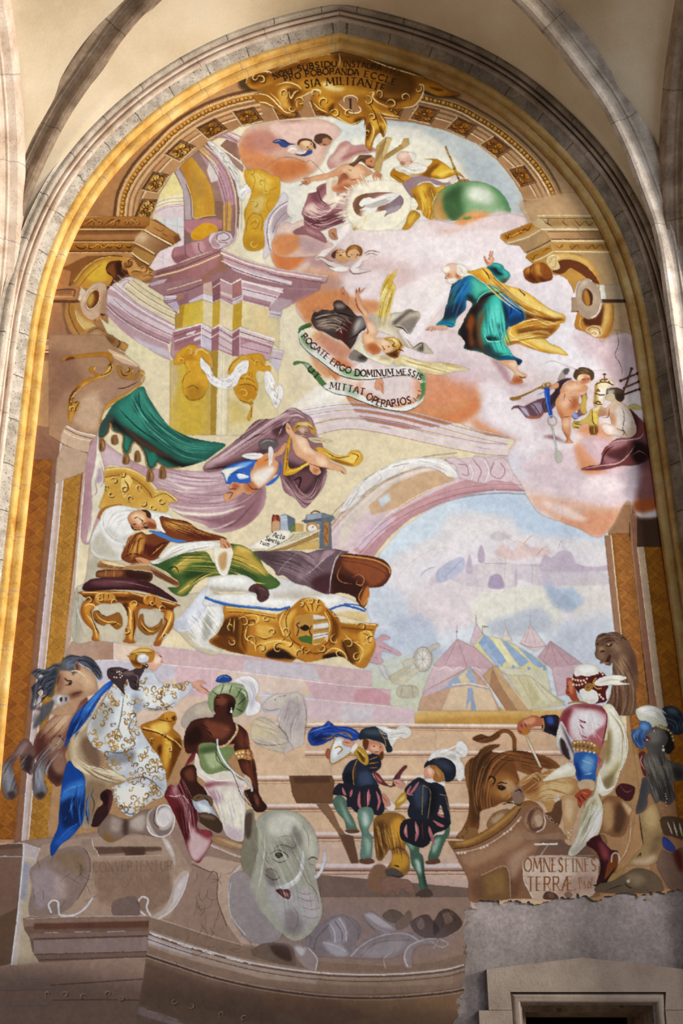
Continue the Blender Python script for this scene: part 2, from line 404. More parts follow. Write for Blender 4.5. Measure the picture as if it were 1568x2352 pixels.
def lay(m, box, col, alpha, grad, clip, soft, setid, setclip, own=False):
    x0, y0, x1, y1 = box
    hard = m
    if soft: m = blur(m, soft)
    if clip and CLIP[0] is not None:
        a, b, c, d = CLIP[1]; u0, v0, u1, v1 = max(a, x0), max(b, y0), min(c, x1), min(d, y1)
        if u1 <= u0 or v1 <= v0: return
        m = m[v0 - y0:v1 - y0, u0 - x0:u1 - x0] * CLIP[0][v0 - b:v1 - b, u0 - a:u1 - a]; x0, y0, x1, y1 = u0, v0, u1, v1
    if own: m = m * (ID[y0:y1, x0:x1] == CUR[0])
    k = (m * alpha)[..., None]; v = CV[y0:y1, x0:x1]
    if grad:
        c2, ax, ay, bx, by = grad
        gx = (np.arange(x0, x1) + X0 - ax)[None, :] * (bx - ax) + (np.arange(y0, y1) + Y0 - ay)[:, None] * (by - ay)
        t = np.clip(gx / ((bx - ax) ** 2 + (by - ay) ** 2 + 1e-6), 0, 1)[..., None]
        col = col * (1 - t) + c2 * t
    v += (col - v) * k
    if setid: 
        b = box; I = ID[b[1]:b[3], b[0]:b[2]]; I[hard > .5] = CUR[0]
    if setclip: CLIP[0], CLIP[1] = hard, box
CUR = [0]
STEP = re.compile(r'[+-][0-9.]+')
FR = [0., 0., 1.]                   # survey sheet: corner and enlargement
LABEL = {}
def part(path, label=None):
    if path not in PARTS: PARTS.append(path)
    CUR[0] = PARTS.index(path)
    if label: LABEL[path] = label
def paint(text):
    """one brush command per line:
    F/P shape (curved/straight) that starts a patch, f/p shade inside the patch, q/r the same without a patch,
    k/s tapered stroke inside/outside the patch, h tapered stroke kept inside the part, C/S even stroke inside/outside, l/L straight lines inside/outside, K even stroke that belongs to the part, D dots, M parallel mouldings"""
    for ln in text.strip().split('\n'):
        tk = ln.split()
        if not tk or tk[0] == '#': continue
        op = tk[0]
        if op == '%': FR[:] = [float(v) for v in tk[1:4]]; continue
        if op == '@':
            body = ln[1:].strip().split('|'); part(body[0].strip(), body[1].strip() if len(body) > 1 else None); continue
        col = hexc(tk[1]); soft, alpha, grad, wd, pts, bands = 0, 1., None, 3., [], []
        at0 = [0, 0]
        for t in tk[2:]:
            ch = t[0]
            if ch == 'b': soft = float(t[1:])
            elif ch == 'a': alpha = float(t[1:])
            elif ch == 'w': wd = float(t[1:])
            elif ch == 'g': 
                c2, r = t[1:].split(':'); r = [float(v) / FR[2] for v in r.split(',')]; grad = (hexc(c2), r[0] + FR[0], r[1] + FR[1], r[2] + FR[0], r[3] + FR[1])
            elif ch == 'm': 
                o, w, c = t[1:].split(':'); bands.append((float(o), float(w), hexc(c)))
            else:                       # x,y or, after the first point, signed steps from the point before
                if ch in '+-' and ',' not in t: q = [float(v) for v in STEP.findall(t)]; q = [(q[i], q[i + 1]) for i in range(0, len(q), 2)]
                else: at0[:] = 0, 0; q = [tuple(map(float, t.split(',')))]
                for a, b in q: at0[0] += a; at0[1] += b; pts.append((FR[0] + at0[0] / FR[2], FR[1] + at0[1] / FR[2]))
        pad = int(soft * 3) + 1
        if op in 'FfqPpr':
            c = catmull(pts, 8, True) if op in 'Ffq' else np.array(pts)
            m, box = raster(c, pad)
            if m is not None: lay(m, box, col, alpha, grad, op in 'fp', soft, op in 'FP', op in 'FP')
        elif op in 'hksCSKLl':
            c = catmull(pts, 8) if op not in 'Ll' else np.array(pts)
            m, box = raster(ribbon(c, wd, op in 'hks'), pad)
            if m is not None: lay(m, box, col, alpha, grad, op in 'kCl', soft, op == 'K', False, op == 'h')
        elif op == 'D':
            for q in pts:
                a = np.linspace(0, 2 * math.pi, 12, endpoint=False); m, box = raster(np.stack([q[0] + wd / 2 * np.cos(a), q[1] + wd / 2 * np.sin(a)], 1), pad)
                if m is not None: lay(m, box, col, alpha, None, False, soft, True, False)
        elif op == 'M':
            c = catmull(pts, 14); t = np.gradient(c, axis=0); t /= np.linalg.norm(t, axis=1)[:, None]; nr = np.stack([t[:, 1], -t[:, 0]], 1)
            for o, w, cc in bands:
                m, box = raster(ribbon(c + nr * o, w, False), pad)
                if m is not None: lay(m, box, cc, alpha, None, False, soft, True, False)

LIGHT = [[1.0] + [0] * 12] * 3
BARE = [(1074,2110),(1082,2078),(1130,2070),(1190,2066),(1230,2070),(1330,2062),(1420,2056),(1500,2052),(1612,2040),(1612,2482),(1046,2482),(1050,2352),(1052,2300),(1058,2230),(1070,2190)]
CV[:] = .5
LIGHT = [[1.287, 0.455, -0.32, -0.317, 0.161, 0.035, -0.548, 0.246, -0.343, 0.661, -0.126, -0.21, -0.694], [1.214, 0.43, -0.292, -0.274, 0.128, -0.004, -0.485, 0.231, -0.307, 0.643, -0.145, -0.188, -0.652], [1.129, 0.396, -0.258, -0.208, 0.09, -0.051, -0.404, 0.2, -0.263, 0.614, -0.165, -0.156, -0.592]]
BARE = [(1074,2110),(1082,2078),(1130,2070),(1190,2066),(1230,2070),(1330,2062),(1420,2056),(1500,2052),(1612,2040),(1612,2482),(1046,2482),(1050,2352),(1052,2300),(1058,2230),(1070,2190)]
rnd = random.Random(4) if 'random' in globals() else __import__('random').Random(4)
paint('''
% 0 0 1
r b08a66 -40,90 1610,90 1610,2480 -40,2480
r a87a50 gb08a62:200,600,700,150 -40,90 1610,90 1610,800 -40,800
r a88a68 a.9 b20 1100,180 1560,180 1560,820 1380,820 1300,500
@ painted_arch_band|brown painted arch of coffers with gilded flowers above the sky
P c29a6e 262,500 272,440 305,380 350,325 400,280 460,245 525,222 590,206 700,196 800,196 950,206 1049,230 1104,258 1154,288 1209,333 1249,378 1279,428 1296,500
p b28860 b6 300,500 310,450 352,380 420,318 500,280 600,252 700,245 800,245 900,252 1000,270 1090,305 1160,350 1210,410 1240,500
p 8a6644 a.6 b30 420,240 800,180 1150,260 1150,330 800,270 500,300
p 7d6248 a.5 b25 900,200 1310,200 1310,500 1240,500 1150,340 1000,262 900,262
# mouldings of the painted arch, left then right
M 000 m0:7:6e4a2e m-9:3:d0a26c m-16:11:a86f30 m-24:2:e2c496 m-30:3:8a6040 m-36:5:cfa67c m-42:2:865c40 m-47:6:c09064 m-53:2:8a6246 m-57:3:e0c29c 262,500 272,440 304,382 350,330 398,284 458,246 524,220 590,205
M 000 m0:5:6e583e m10:3:b99a6c m17:12:7d5a2c m26:3:d2bc92 m31:2:7d5a3e m36:5:b4926c m42:2:7d5c42 m47:6:ae8a64 m53:2:7d5e46 m56:3:d8bd98 1300,500 1286,440 1254,383 1212,336 1158,290 1108,258 1050,228 960,205
''')
def beads(pts, off, step, sgn):
    c = resample_(catmull(pts, 20), step); t = np.gradient(c, axis=0); t /= np.linalg.norm(t, axis=1)[:, None]
    nr = np.stack([t[:, 1], -t[:, 0]], 1) * sgn; c = c + nr * off
    for i, q in enumerate(c):
        w = 9 if i % 2 else 6
        paint('D 5a3810 w%d %.1f,%.1f\nD c08a3c w%.1f %.1f,%.1f\nD e6c078 w2.5 %.1f,%.1f' % (w + 2, q[0] + .8, q[1] + 1, w, q[0], q[1], q[0] - 1, q[1] - 1.5))
        p = q + nr[i] * 9; paint('D ecd8b0 w2.2 %.1f,%.1f %.1f,%.1f' % (p[0], p[1], p[0] + t[i, 0] * step / 2, p[1] + t[i, 1] * step / 2))
def resample_(p, step):
    s = np.r_[0, np.cumsum(np.linalg.norm(np.diff(p, axis=0), axis=1))]; u = np.arange(step / 2, s[-1], step)
    return np.stack([np.interp(u, s, p[:, k]) for k in range(2)], 1)
beads([(262,500),(272,440),(304,382),(350,330),(398,284),(458,246),(524,220),(590,205)], -16, 10, 1)
beads([(1300,500),(1286,440),(1254,383),(1212,336),(1158,290),(1108,258),(1050,228),(960,205)], 17, 10, 1)
def coffer(k, x, y, ang, hw=25, hh=18, dark=0):
    a = math.radians(ang); ux, uy = math.cos(a), math.sin(a); sk = .28 * (1 if x < 780 else -1)
    def q(u, v): u = u + v * sk; return '%.1f,%.1f' % (x + ux * u * hw - uy * v * hh, y + uy * u * hw + ux * v * hh)
    R = lambda s: ' '.join(q(u * s, v * s) for u, v in ((-1, -1), (1, -1), (1, 1), (-1, 1)))
    part('painted_arch_band/coffer#%d' % k)
    paint('P %s %s\np %s %s\n' % ('9a744e' if dark else 'b48c60', R(1), '7a5534' if dark else 'a07a50', R(.86)))
    paint('L 5a3a22 w2.5 %s %s %s\nL e8cfa6 w2 %s %s %s' % (q(-1, -1), q(1, -1), q(1, 1), q(1, 1), q(-1, 1), q(-1, -1)))
    paint('L 4a2e18 w2.5 %s %s %s\nL 6b4628 w2.5 %s %s' % (q(-.84, -.84), q(.84, -.84), q(.84, .84), q(-.84, .84), q(-.84, -.84)))
    for i in range(9):
        b = i * 2 * math.pi / 9 + rnd.random() * .4; r = .5 + rnd.random() * .16
        cx, cy = math.cos(b) * r * 1.05, math.sin(b) * r * .9; c = ('7a4c14', 'a8741f', '8f5f1c')[i % 3] if dark else ('8a5c22', 'c69240', 'd8ae5c')[i % 3]
        w = .26
        paint('q 4a2a0c %s %s %s %s\nq %s %s %s %s %s' % (q(cx - w, cy + .08), q(cx, cy - w + .1), q(cx + w + .06, cy + .1), q(cx, cy + w + .12), c, q(cx - w, cy), q(cx, cy - w), q(cx + w, cy), q(cx, cy + w)))
        paint('s 4a2a0c w1.6 %s %s' % (q(cx * .4, cy * .4), q(cx * 1.3, cy * 1.3)))
    paint('D 5a3410 w9 %s\nD c08a34 w5 %s' % (q(0, 0), q(-.03, -.05)))
    part('painted_arch_band')
for k, (x, y, ang, d) in enumerate([(336,482,-66,0),(357,420,-57,0),(414,347,-43,0),(486,297,-27,1),(569,268,-13,1),(657,258,-6,1),(742,250,0,1),(898,254,5,1),(974,264,13,1),(1059,293,24,1),(1137,338,37,1),(1198,404,54,1),(1226,482,68,1)]):
    coffer(k, x, y, ang, dark=d)
paint('''
% 0 0 1
@ fresco_ground
@ painted_hall|pale yellow and pink painted hall in the middle of the fresco
P e0cfac 350,500 +2-8+15-47+28-45+45-45+55-35+55-28+75-14+75-8+100-2+84+8+65+6+75+18+70+30+50+40+35+45+20+35+12+50+29+100+90+140+90+60+0+450+20+450-1290+0+0-199+22-211+28-230+45-190+5-230+100-80
p e8dcc0 a.8 b30 500,330 +300-40-100+270-60+140+120+60+40+240-180-240-80-200
p ddc78e a.8 b12 380,470 +12-50+48-30+20+40-35+40
f ddd8c9 b10 640,300 +120-30+120+4+80+16+50+30+50+60+20+50+10+50-90+80-300+0-60-140
p bcc2be b4 880,268 +69+12+75+20+70+30+50+40+35+45+20+35+14+50+2+20-125+0-5-90-25-50-50-52-50-32-60-6-40-5
p b0b8bc b14 a.8 1060,330 +70+45+40+45+25+50-75+30-30-80
p c9cdc6 b8 a.8 780,270 +100+4+0+26-80+30-40-30
p e8e2cc b12 a.9 700,400 +60-70+120-20+110+20+70+70+20+50-80+30-240+40-70-40
% 250 230 4
p e0cf90 b4 470,920 +20-90+100-150+50-30+50+190-90+60
p e8dcb4 430,1010 +40-70+90-60+130-20+0+120-130+10
p d9c4c4 420,1060 +20-50+100-40+150-10+0+120-170+10
M 000 m0:1.2:a9868c m4:1.2:b08c90 m10:1.5:b58e90 m18:1:a98488 420,1040 +120-55+150-15
p d0cfcb gdac8c8:560,1100,560,1300 420,1110 +100-25+175-5-5+260-50+0-160-160
p e2cdcd 370,1560 +100-190+110-20+110-60+0+270
C a8a8a4 w1 515,1090 +0+90
C a8a8a4 w1 625,1085 +5+245
C a8a8a4 w1 520,1140 +170+30
C b8a8a8 w1 420,1420 +190+80
C b8a8a8 w1 495,1360 +0+200
@ painted_hall/arched_pier
P 94776c 600,660 +40-30+60-70+80-70+120-90+130+120+100+160+60+170+10+150-10+180-60+120-80+70-360+0+0-370-10-170
p b08a9c 900,420 +110+110+90+150+50+150+20+130-110+20-60-220-100-160-70-120
p ae9ca0 610,660 +30-25+70+105+30+90+30+150+0+120-70+0-10-200-30-130
p c4983a gb07c28:820,560,700,560 655,605 +105-85+100+130+70+130+35+140+5+140-180+35-20-165-50-170
p c08a34 b10 a.8 860,660 +100+220+5+170-85+10
p a88048 b14 a.7 740,560 +160+220-40+160-80-80
p 8a6a58 970,930 +10+130+20+10+0+300+50+0+0-440
p c8a268 820,450 +50-20+130+150-50+60-60-100
p cbbcb4 890,500 +70+60+50+80-10+100-60+20-40-110+20-70
p c89a58 1050,970 +60-50+20+80-10+200-70+0
M 000 m0:2:ead2aa m5:1.5:7d5a52 m-5:1.5:8a6260 m-12:1.2:a07878 m12:1.5:e0c8b8 m-20:1.2:7d5a52 880,410 +120+110+90+130+50+130+25+120+5+160-5+120
C 7a5c50 w1.5 820,460 +110+120+80+140+50+160+15+120+0+200
C d8b880 w1.5 720,780 +40+120+25+180+115-20+85+0
C 6a4c44 w1.5 705,770 +45+130+20+210+110-30+120-10
p b07a88 690,1110 +210-20+140+10+0+80-140+20-140+40-70-10
p 8a6c66 690,1180 +70+60+0+60-70+40
F d39b2a 755,1230 +45-60+80-40+80+10+45+50-45+50-60+40-100+10-40-20
f c08a20 b4 a.6 770,1250 +130-10+0+50-120+0
@ painted_hall/scroll_moulding
F a87880 575,1420 +25-60+80-20+60-30+110-20+80-50+0+90+80+40-110+30-200+70-70+30-40-30
f 8a5c66 b4 590,1450 +110-30+20+40-80+40
f c89aa0 b4 a.8 760,1320 +40-30+60+10+20+100-80+10
C 7a4e58 w2 700,1340 +5+80+35+30
C 7a4e58 w2 820,1310 +10+70+30+30
C 8a5c66 w1.5 600,1370 -10+60+50+60
F cfc0c0 920,1290 +20-60+60-20+80+0+50+30+0+60-70+50-60+20-50-20
f b08c94 b2 940,1290 +40-60+30-10-30+70+40+40-20+30-50-20
C 7d5a66 w2 990,1290 +10-50+60-20+50+40-40+30-40+0
C 8a646c w2 1010,1290 +20+20+60+0
K c0a0a4 w6 1170,1170 -5+70-45+70-80+50
K efe2d2 w2 1180,1170 -2+80-48+80-90+45
@ painted_hall
P a88488 960,340 +150-50+120+50-50+60-80-40
P c8aaa8 1040,320 +70-25+110+50-35+40
S 8a6468 w2 1060,310 +130+75
S efe0d0 w1.5 1090,300 +120+60
P 8d6a5c 1020,420 +60-60+100+40+30+160-60-40
P a08070 1060,470 +100+70+80+70-10+60-80-70
P b89a90 1250,590 +100-20+0+50-100+20
P c8a890 1350,570 +130+40-10+50-130-40
@ painted_hall/plaster_garland
F d6cfc6 905,395 +35-15+70+60+70+60+70+90+50+100-10+80-40-30-60-100-90-120
@ painted_hall/plaster_garland#tail
F dcd6d0 1160,700 +50+90+90-30+20+70-60+30-20+60-50-30-20-90
s f2eee6 w3 930,400 +120+120+80+120+60+100
s a8988e w2 980,440 +100+130+80+130
s a8988e w2 1010,430 -10+50+60+20-10+60+60+20-10+50+50+10
s f4f2ee w3 1200,860 +50-70+50-10
s 9a8a88 w1.5 1210,880 +60-60
''')
paint('''
% 0 0 1
@ painted_view|pale painted view of a besieged town and tents under blue sky, framed by a lilac arch
P d4dae2 850,1330 +20-55+50-60+70-47+70-28+70-13+70+1+200+52+25+480-585+20-10-180
f c8d4de b14 870,1290 +70-85+110-60+130-15+40+30-20+40-200+60-100+50
f bccbdc b14 1050,1145 +130-15+80+50+70+40+60+20+0+20-140-20-130-50
f dcd6d6 b12 1000,1230 +30-45+60-7+80+12+30+35+100+10+90+15+10+80-200-30-150-10-150+40-20-30+60-40
f ded6de b16 850,1360 +110-80+160-40+280+50+10+160-210-30-300+30
f dacdd4 b16 920,1390 +80-50+100-20+40+60-80+60-120+10
f e0dccf b10 1080,1380 +80-30+80-5+50+35-20+60-150+20
f ddd6d0 b8 1280,1350 +100-20+20+90-70+10
f c4cad4 b14 840,1360 +60-10+40+40-20+50-60+0
f b0bacb b10 a.8 900,1430 +60-20+40+30-10+40-70+10
f b0b8c8 b10 a.8 1120,1430 +60-20+60-15+30+45-70+20-70+0
f 9aaac0 b7 a.8 1245,1330 +17-5+13+25+35+15+20+20-20+20-35-10-20-30
f b4c4d6 b5 1270,1360 +30+5+25+25+15-10-30-30
f c4cad6 b16 a.8 1290,1440 +110-30+15+110-75+20-50-40
f bcc4d2 b10 840,1450 +160+20+0+70-150+0
f c4c8bc b8 840,1530 +160-20+0+110-150+20
f c8cab4 b8 850,1570 +130-10+10+70-130+10
f d3ac70 b4 950,1640 +50-10+100-5+150+5+80+2+0+33-390+5
f c0934e b5 960,1655 +190-10+180+15+0+12-370+0
% 780 1000 1.3576
f c4b8c8 b2 a.7 440,400 +80-5+30+5+70+0+80-10+80+30+80-10+0+50-220+10-80-20-20+25-140-5-60-20-60+20+20-40
f d8ccd2 b1 438,395 +82-7+15+82-95+0
f a898b8 b1 470,440 +30-5+12+40-47+0
f b8a8c0 b1 395,400 +10-30+7+30+3+30-20+0
f b5a5be b1 430,370 +11-30+11+30-2+25-18+0
f c0b0c6 b1.5 630,390 +10-20+20+10+30-20+30+5+20+35+60+10+60-10-10+20-210+5
f b8b8cc b2 300,430 +30-30+50-20+10+30-30+30-50+20
s 9aa6bc w2 330,440 +30-30+30-30
s 9aa6bc w2 250,440 +20-20+30-10
s a898b4 w1 440,400 +90+0
s a898b4 w1 560,405 +80+0
s a898b4 w1 550,400 +0+70
s a898b4 w1 600,400 +0+70
s a898b4 w1.2 680,360 +10-30+10+30
f d8b4a8 b4 a.6 480,370 +30-30+30+20+20-30+40+20+40+0+20+20-60+10-60+10
s d09a84 w2 a.8 570,340 +20-20+15-10
s d09a84 w2 a.8 610,380 +20-25+20-10
s c8a0a0 w1 a.8 525,340 -10+60+0+100
s c8a0a0 w1 a.8 525,345 +35-15+40+40+20+80+8+80
s c8a0a0 w1 a.8 545,400 +5+160
s c0a8b0 w1 a.8 175,480 +15-50+70-60+70-20+50+20
s c0a0a8 w1 a.8 470,320 +20-20+50+30+20+15
f b8aebc b3 a.6 470,310 +30-10+40+20-60+10
@ painted_hall/far_arch
P d6bec4 -60,420 +0-90+60-80+60-50+70-50+100-45+100-30+230-15+10+115-90-3-80+13-90+30-90+45-60+50-50+60-10+20-60-20
p d8c8bc 0,250 +130-130+110-25+60+15-120+60-120+90-40+80-20+20
p caa888 b2 90,220 +80-70+90-35+70-10+30+35-80+30-80+50-100+30
p c49aa0 b1 40,360 +80-90+100-55+110-55+70-25+120-5+50+40-110+2-120+28-120+60-70+60-50+65
p b88e98 b1 70,370 +80-80+100-65+100-45+120-20+100+5+0+11-110-2-110+24-120+57-70+60-50+60
p cbb0cc b2 40,340 +60-70+80-20-40+50-70+60
p c8d0d8 b3 120,200 +30-20+10+20-30+25
M 000 m0:2:e8dcc8 m7:1.5:b08a80 m12:1.5:d0a880 m16:1.5:a87c70 m22:2:e4d4c4 m30:1.2:b4908c -40,330 +80-90+110-90+110-40+110-15
M 000 m0:1.5:9a6c78 m-8:1.5:b08890 m12:1.2:a87c84 60,370 +80-80+110-65+120-40+110-15+100+2
s f0e4cc w1.5 40,370 +30-50+30-20+60-60+120-70+140-40
@ painted_hall/plaster_garland#far
F e4ded8 0,240 +20-40+40-50+60-40+80-35+80-5+50+10+40+40+20+10-50+0-40-25-60-5-80+30-70+40-50+50
s f8f6f2 w3 10,220 +50-60+80-50+100-30+80+10+50+35
s b8aca8 w1.2 40,200 +40-20-10-30
s b8aca8 w1.2 100,160 +30-25-10-20
s b8aca8 w1.2 170,125 +30-25-10-15
s b8aca8 w1.2 240,100 +30-10
s b8aca8 w1.2 310,100 +30+15
@ painted_hall/scroll_moulding#far
F d4bcc4 330,75 +30-5+40+20+20-25+30+5+20+30+10-20+30-10+30+40-10+35-50-5-30+10-50-10-30-10-10-35
C a07c8c w2 370,90 +25+5+5+30-20-5
C a07c8c w2 415,75 +25+35-10+35
C a07c8c w2 480,85 -10+35+30+15+15-25-15-25
C f0e6e6 w2 400,85 +15+30-5+25
C f0e6e6 w2 450,75 +15+35-10+35
% 800 1380 1.5448
@ painted_view/tent#spire
P cdb4c4 430,150 +22-70+28+40-10+50
L a88ca0 w1.2 452,80 +0-30
D b096a8 w3 452,62
@ painted_view/tent#cream
P d8ccc0 540,150 +16-55+24+45
L a898a0 w1.2 556,95 +0-30
@ painted_view/tent#pennant
P ddc6c8 608,150 +37-65+55+75-40+20
L c09aa0 w1.2 645,90 -20+60
L c09aa0 w1.2 648,95 +17+65
L a88c98 w1.2 645,85 +0-35
S b890a0 w1.5 608,152 +42+13+50-5
@ painted_view/tent#pink
P c4a3b4 300,230 +85-95+65+30+80+80+30+15-130-15-130+55
P d0b4c2 300,235 +160+0+100+25-80+40-220+30+25-60
p b08aa2 380,140 +20+90-30+0
p b48ea6 385,140 +85+100-30-5
p b08aa2 375,145 -45+90-20+0
p b892a8 400,150 +120+90-20+0
L 98788c w1 385,140 -45+92
L 98788c w1 388,140 +32+95
S e2d2dc w2 296,232 +24+13+25-12+25+15+25-13+25+15+25-14+25+14
L 9a8090 w1.2 384,135 +0-50
D a08a98 w4 384,110
@ painted_view/tent#red
P c2a0b0 670,200 +45-58+55+38+60+45-110+15
P ccb0c0 720,238 +110-13-50+105-40+10
L a07c94 w1.2 715,145 -25+70
L a07c94 w1.2 716,145 +24+85
L a07c94 w1.2 716,145 +64+80
p b08aa4 715,145 +20+80-20+5
p b08aa4 718,145 +72+75-20+5
@ painted_view/tent#blue
P d8cf9e 442,160 +33-40+65+15+60+25+100+65+0+20-140-10-20+15
p 93a9c8 460,150 +20-28+20+8+60+80-15+25
p a4b4cc 470,165 +20-15+50+85-10+5
p 98acc8 540,140 +20+5+80+70-30+25-10-15
p 98acc8 600,165 +30+15+75+55-15+10-30-15
p e4dcb0 510,130 +30+8+60+97-30-5
P d5d0b4 540,240 +160+0+20+90+50+30-130-30-80-68
S d8d0a8 w5 548,225 +42+7+50+10+65-2
D 90a6c6 w8 585,235 640,240 695,242
C e8e4c8 w1.5 545,220 +155+12
L a8987c w1.2 475,122 +0-37
P a89880 478,88 +22+4-22+4
@ painted_view/tent#front
P c3a088 270,320 +160-88+70+78+40+80-295+0+10-40
p d6bca0 365,310 +65-10+70+15+30+75-200+0
p 9eaabe 330,300 +100-65-30+55-30+15-110+35
p d4c29c 390,270 +40-35+0+55-30+5
p a2aec4 415,265 +15-33+30+63-20+5
p c8b0c0 270,320 +110-55-40+45-75+32
L d8d4c8 w3 368,298 +62-5+68+15
L 9aa6bc w1.5 370,305 +60-5+70+16
P 97a3ba 424,310 +16-2+4+37+11+45-19+0-4-40-17+40
@ painted_view/tent#tan
P c2a27e 475,265 +35-33+15-2+35+50+90+110-90+0-40-60
p a98466 510,235 +30+65+60+90-45+0-55-90
p d6c0a0 520,232 +50+58+90+95-20+5
P cfc6a4 555,262 +85+3+80+65+50+40-70+10-60+5-50-75
p c0b892 630,270 +50+80-30+30
p dcd6b8 640,268 +100+87-40+15
L a89c78 w1 600,268 +50+92
L a89c78 w1 660,290 +60+70
@ painted_view/field_gun
F c3bcae 195,215 +45-20+60-40+18-5+4+15-32+15-60+45-30+10
F c0b8ac 230,200 +15-30+30-5+20+25+0+35-20+25-30-5
f d8d4ca b1 245,200 +15-20+20+10+0+40-25+5
S 9a9494 w1.5 232,205 +18-35+25-3+20+33-10+40-30+10-20-25
L 9a9494 w1 263,170 +0+78
L 9a9494 w1 235,210 +59-2
L 9a9494 w1 243,180 +42+58
L 9a9494 w1 285,178 -40+62
P c5bda6 150,290 +90-55+10+15-60+50
P bdb49c 140,270 +70-40+10+10-70+45
F bcb4a0 172,310 +28-10+40+5+5+30-35+10-35-7
L 98907c w1.2 190,303 -5+37
L 98907c w1.2 225,302 +3+40
@ painted_view/gunner
F c09aac 105,130 +15-10+20+5+10+10-20+5-15+5-15+5-5+10-10+0+5-20
F c4a0b0 95,150 +20-5+35+20+35+20-5+10-30-10-30-5-5+20+10+15-15+10-20-3-20-7+5-20
F d4ccd0 112,225 +16+10+7+25+10+12-13+3-14-20-10-20
s 8a6c80 w1.2 100,160 +30+10+40+15
s 8a6c80 w1.2 90,200 +20+5
f d8cedc b6 a.7 170,150 +40-10+10+30-30+10
''')
def weave(poly, c0, c1, cell=25, line='5e3a18', seed=1, dark=0.):
    """painted basket-work: diagonal bundles of straw, hatched across one another"""
    r = __import__('random').Random(seed)
    paint('% 0 0 1'); paint('P %s %s' % (c0, ' '.join('%.1f,%.1f' % p for p in poly)))
    ys = [p[1] for p in poly]; xs = [p[0] for p in poly]; skew = (poly[3][0] - poly[0][0]) / (poly[3][1] - poly[0][1])
    a = np.array((cell * .72, cell * .52)); b = np.array((-cell * .72, cell * .52))
    for i in range(-60, 90):
        for j in range(-60, 90):
            q = a * i + b * j; y = ys[0] + q[1]; x = min(xs) + 40 + q[0] + skew * (y - ys[0]) * 1.0
            if y < min(ys) - cell or y > max(ys) + cell or abs(x - (xs[0] + skew * (y - ys[0])) - 22) > 52: continue
            k = (i + j) % 2
            if (i * 7 + j * 3) % 5 < 2 or k:
                c = '%s' % c1 if r.random() < .6 else c0
                paint('p %s a%.2f %s' % (c, .35 + .4 * r.random(), ' '.join('%.1f,%.1f' % (x + u[0], y + u[1]) for u in (a * 0, a, a + b, b))))
            u, v = (a, b) if k else (b, a)
            for m in range(1, 6):
                f = m / 6.; p0 = v * f + u * .08; p1 = v * f + u * .92
                paint('l %s w1.1 a%.2f %.1f,%.1f %.1f,%.1f' % (line, .25 + .5 * r.random(), x + p0[0], y + p0[1], x + p1[0], y + p1[1]))
            paint('l %s w1.3 a.55 %.1f,%.1f %.1f,%.1f' % (line, x, y, x + u[0], y + u[1]))
part('painted_pilaster#left', 'brown painted pilaster with woven straw panels at the left edge')
paint('''
% 0 0 1
P b58a6e 40,975 200,1000 240,1000 187,1176 150,1501 120,1700 100,1960 -40,1960 -40,1000
P 96705a g8a6450:0,990,0,1050 40,975 150,985 140,1060 40,1055
P 8a6650 120,1050 138,1020 112,1290 87,1530 68,1700 48,1945 30,1945 52,1700 73,1530 97,1270
P cdbcb0 gc0b0b4:0,1050,0,1400 138,1018 150,1020 128,1290 104,1530 85,1700 64,1945 48,1945 68,1700 87,1530 112,1290
p bca08a 143,1018 150,1020 128,1290 104,1530 85,1700 64,1945 58,1945 78,1700 97,1530 120,1290
L e6e2ea w2 149,1060 128,1290 104,1530 85,1700 65,1940
L d8d0d4 w2 133,1080 112,1290 88,1530 70,1700 50,1940
P b89c88 200,1050 215,1050 183,1176 163,1470 150,1501 120,1700 100,1960 80,1960 110,1700 143,1470 165,1290 186,1085
L e8e4ec w2 202,1030 187,1176 164,1470 150,1530 124,1700 110,1900
P 8a5c3c 187,1085 191,1085 171,1290 149,1470 141,1530 120,1700 110,1900 104,1900 114,1700 136,1530 144,1470 166,1290
''')
part('painted_pilaster#left/woven_panel#outer')
weave([(72,1056),(120,1056),(33,1928),(-20,1928)], 'a06a2e', '87542a', 27, '4e2c12', 3)
part('painted_pilaster#left/woven_panel#inner')
weave([(150,1070),(186,1082),(107,1937),(66,1937)], 'b5863e', 'a87a38', 25, '5e3c18', 5)
part('painted_pilaster#right', 'dark brown painted pilaster with woven straw panels at the right edge')
paint('''
% 0 0 1
P 9a7658 1389,1160 1530,1160 1612,1700 1612,2040 1500,2040 1450,1700
P 4e3626 1450,1160 1520,1160 1535,1262 1462,1256
P 96745c 1387,1230 1401,1230 1425,1456 1445,1640 1432,1640 1411,1456
P d8c0a0 1401,1230 1404,1230 1428,1456 1450,1640 1446,1640 1425,1456
P 8a6450 1446,1180 1462,1180 1462,1255 1505,1600 1520,1720 1500,1720 1488,1600
L 3e2818 w2 1445,1200 1447,1255 1470,1456 1488,1600 1500,1720
P b09880 1462,1256 1477,1256 1522,1600 1540,1730 1522,1730 1505,1600
L d8c8b0 w1.5 1477,1256 1522,1600 1538,1730
L d8c8b0 w1.2 1463,1256 1505,1600
''')
part('painted_pilaster#right/woven_panel#inner')
weave([(1404,1225),(1445,1225),(1500,1730),(1455,1730)], 'a8743c', '946432', 24, '4a2c12', 7)
part('painted_pilaster#right/woven_panel#outer')
weave([(1478,1256),(1524,1256),(1612,1930),(1562,1930)], 'a06a1c', '8a5814', 24, '4e2e0c', 9)
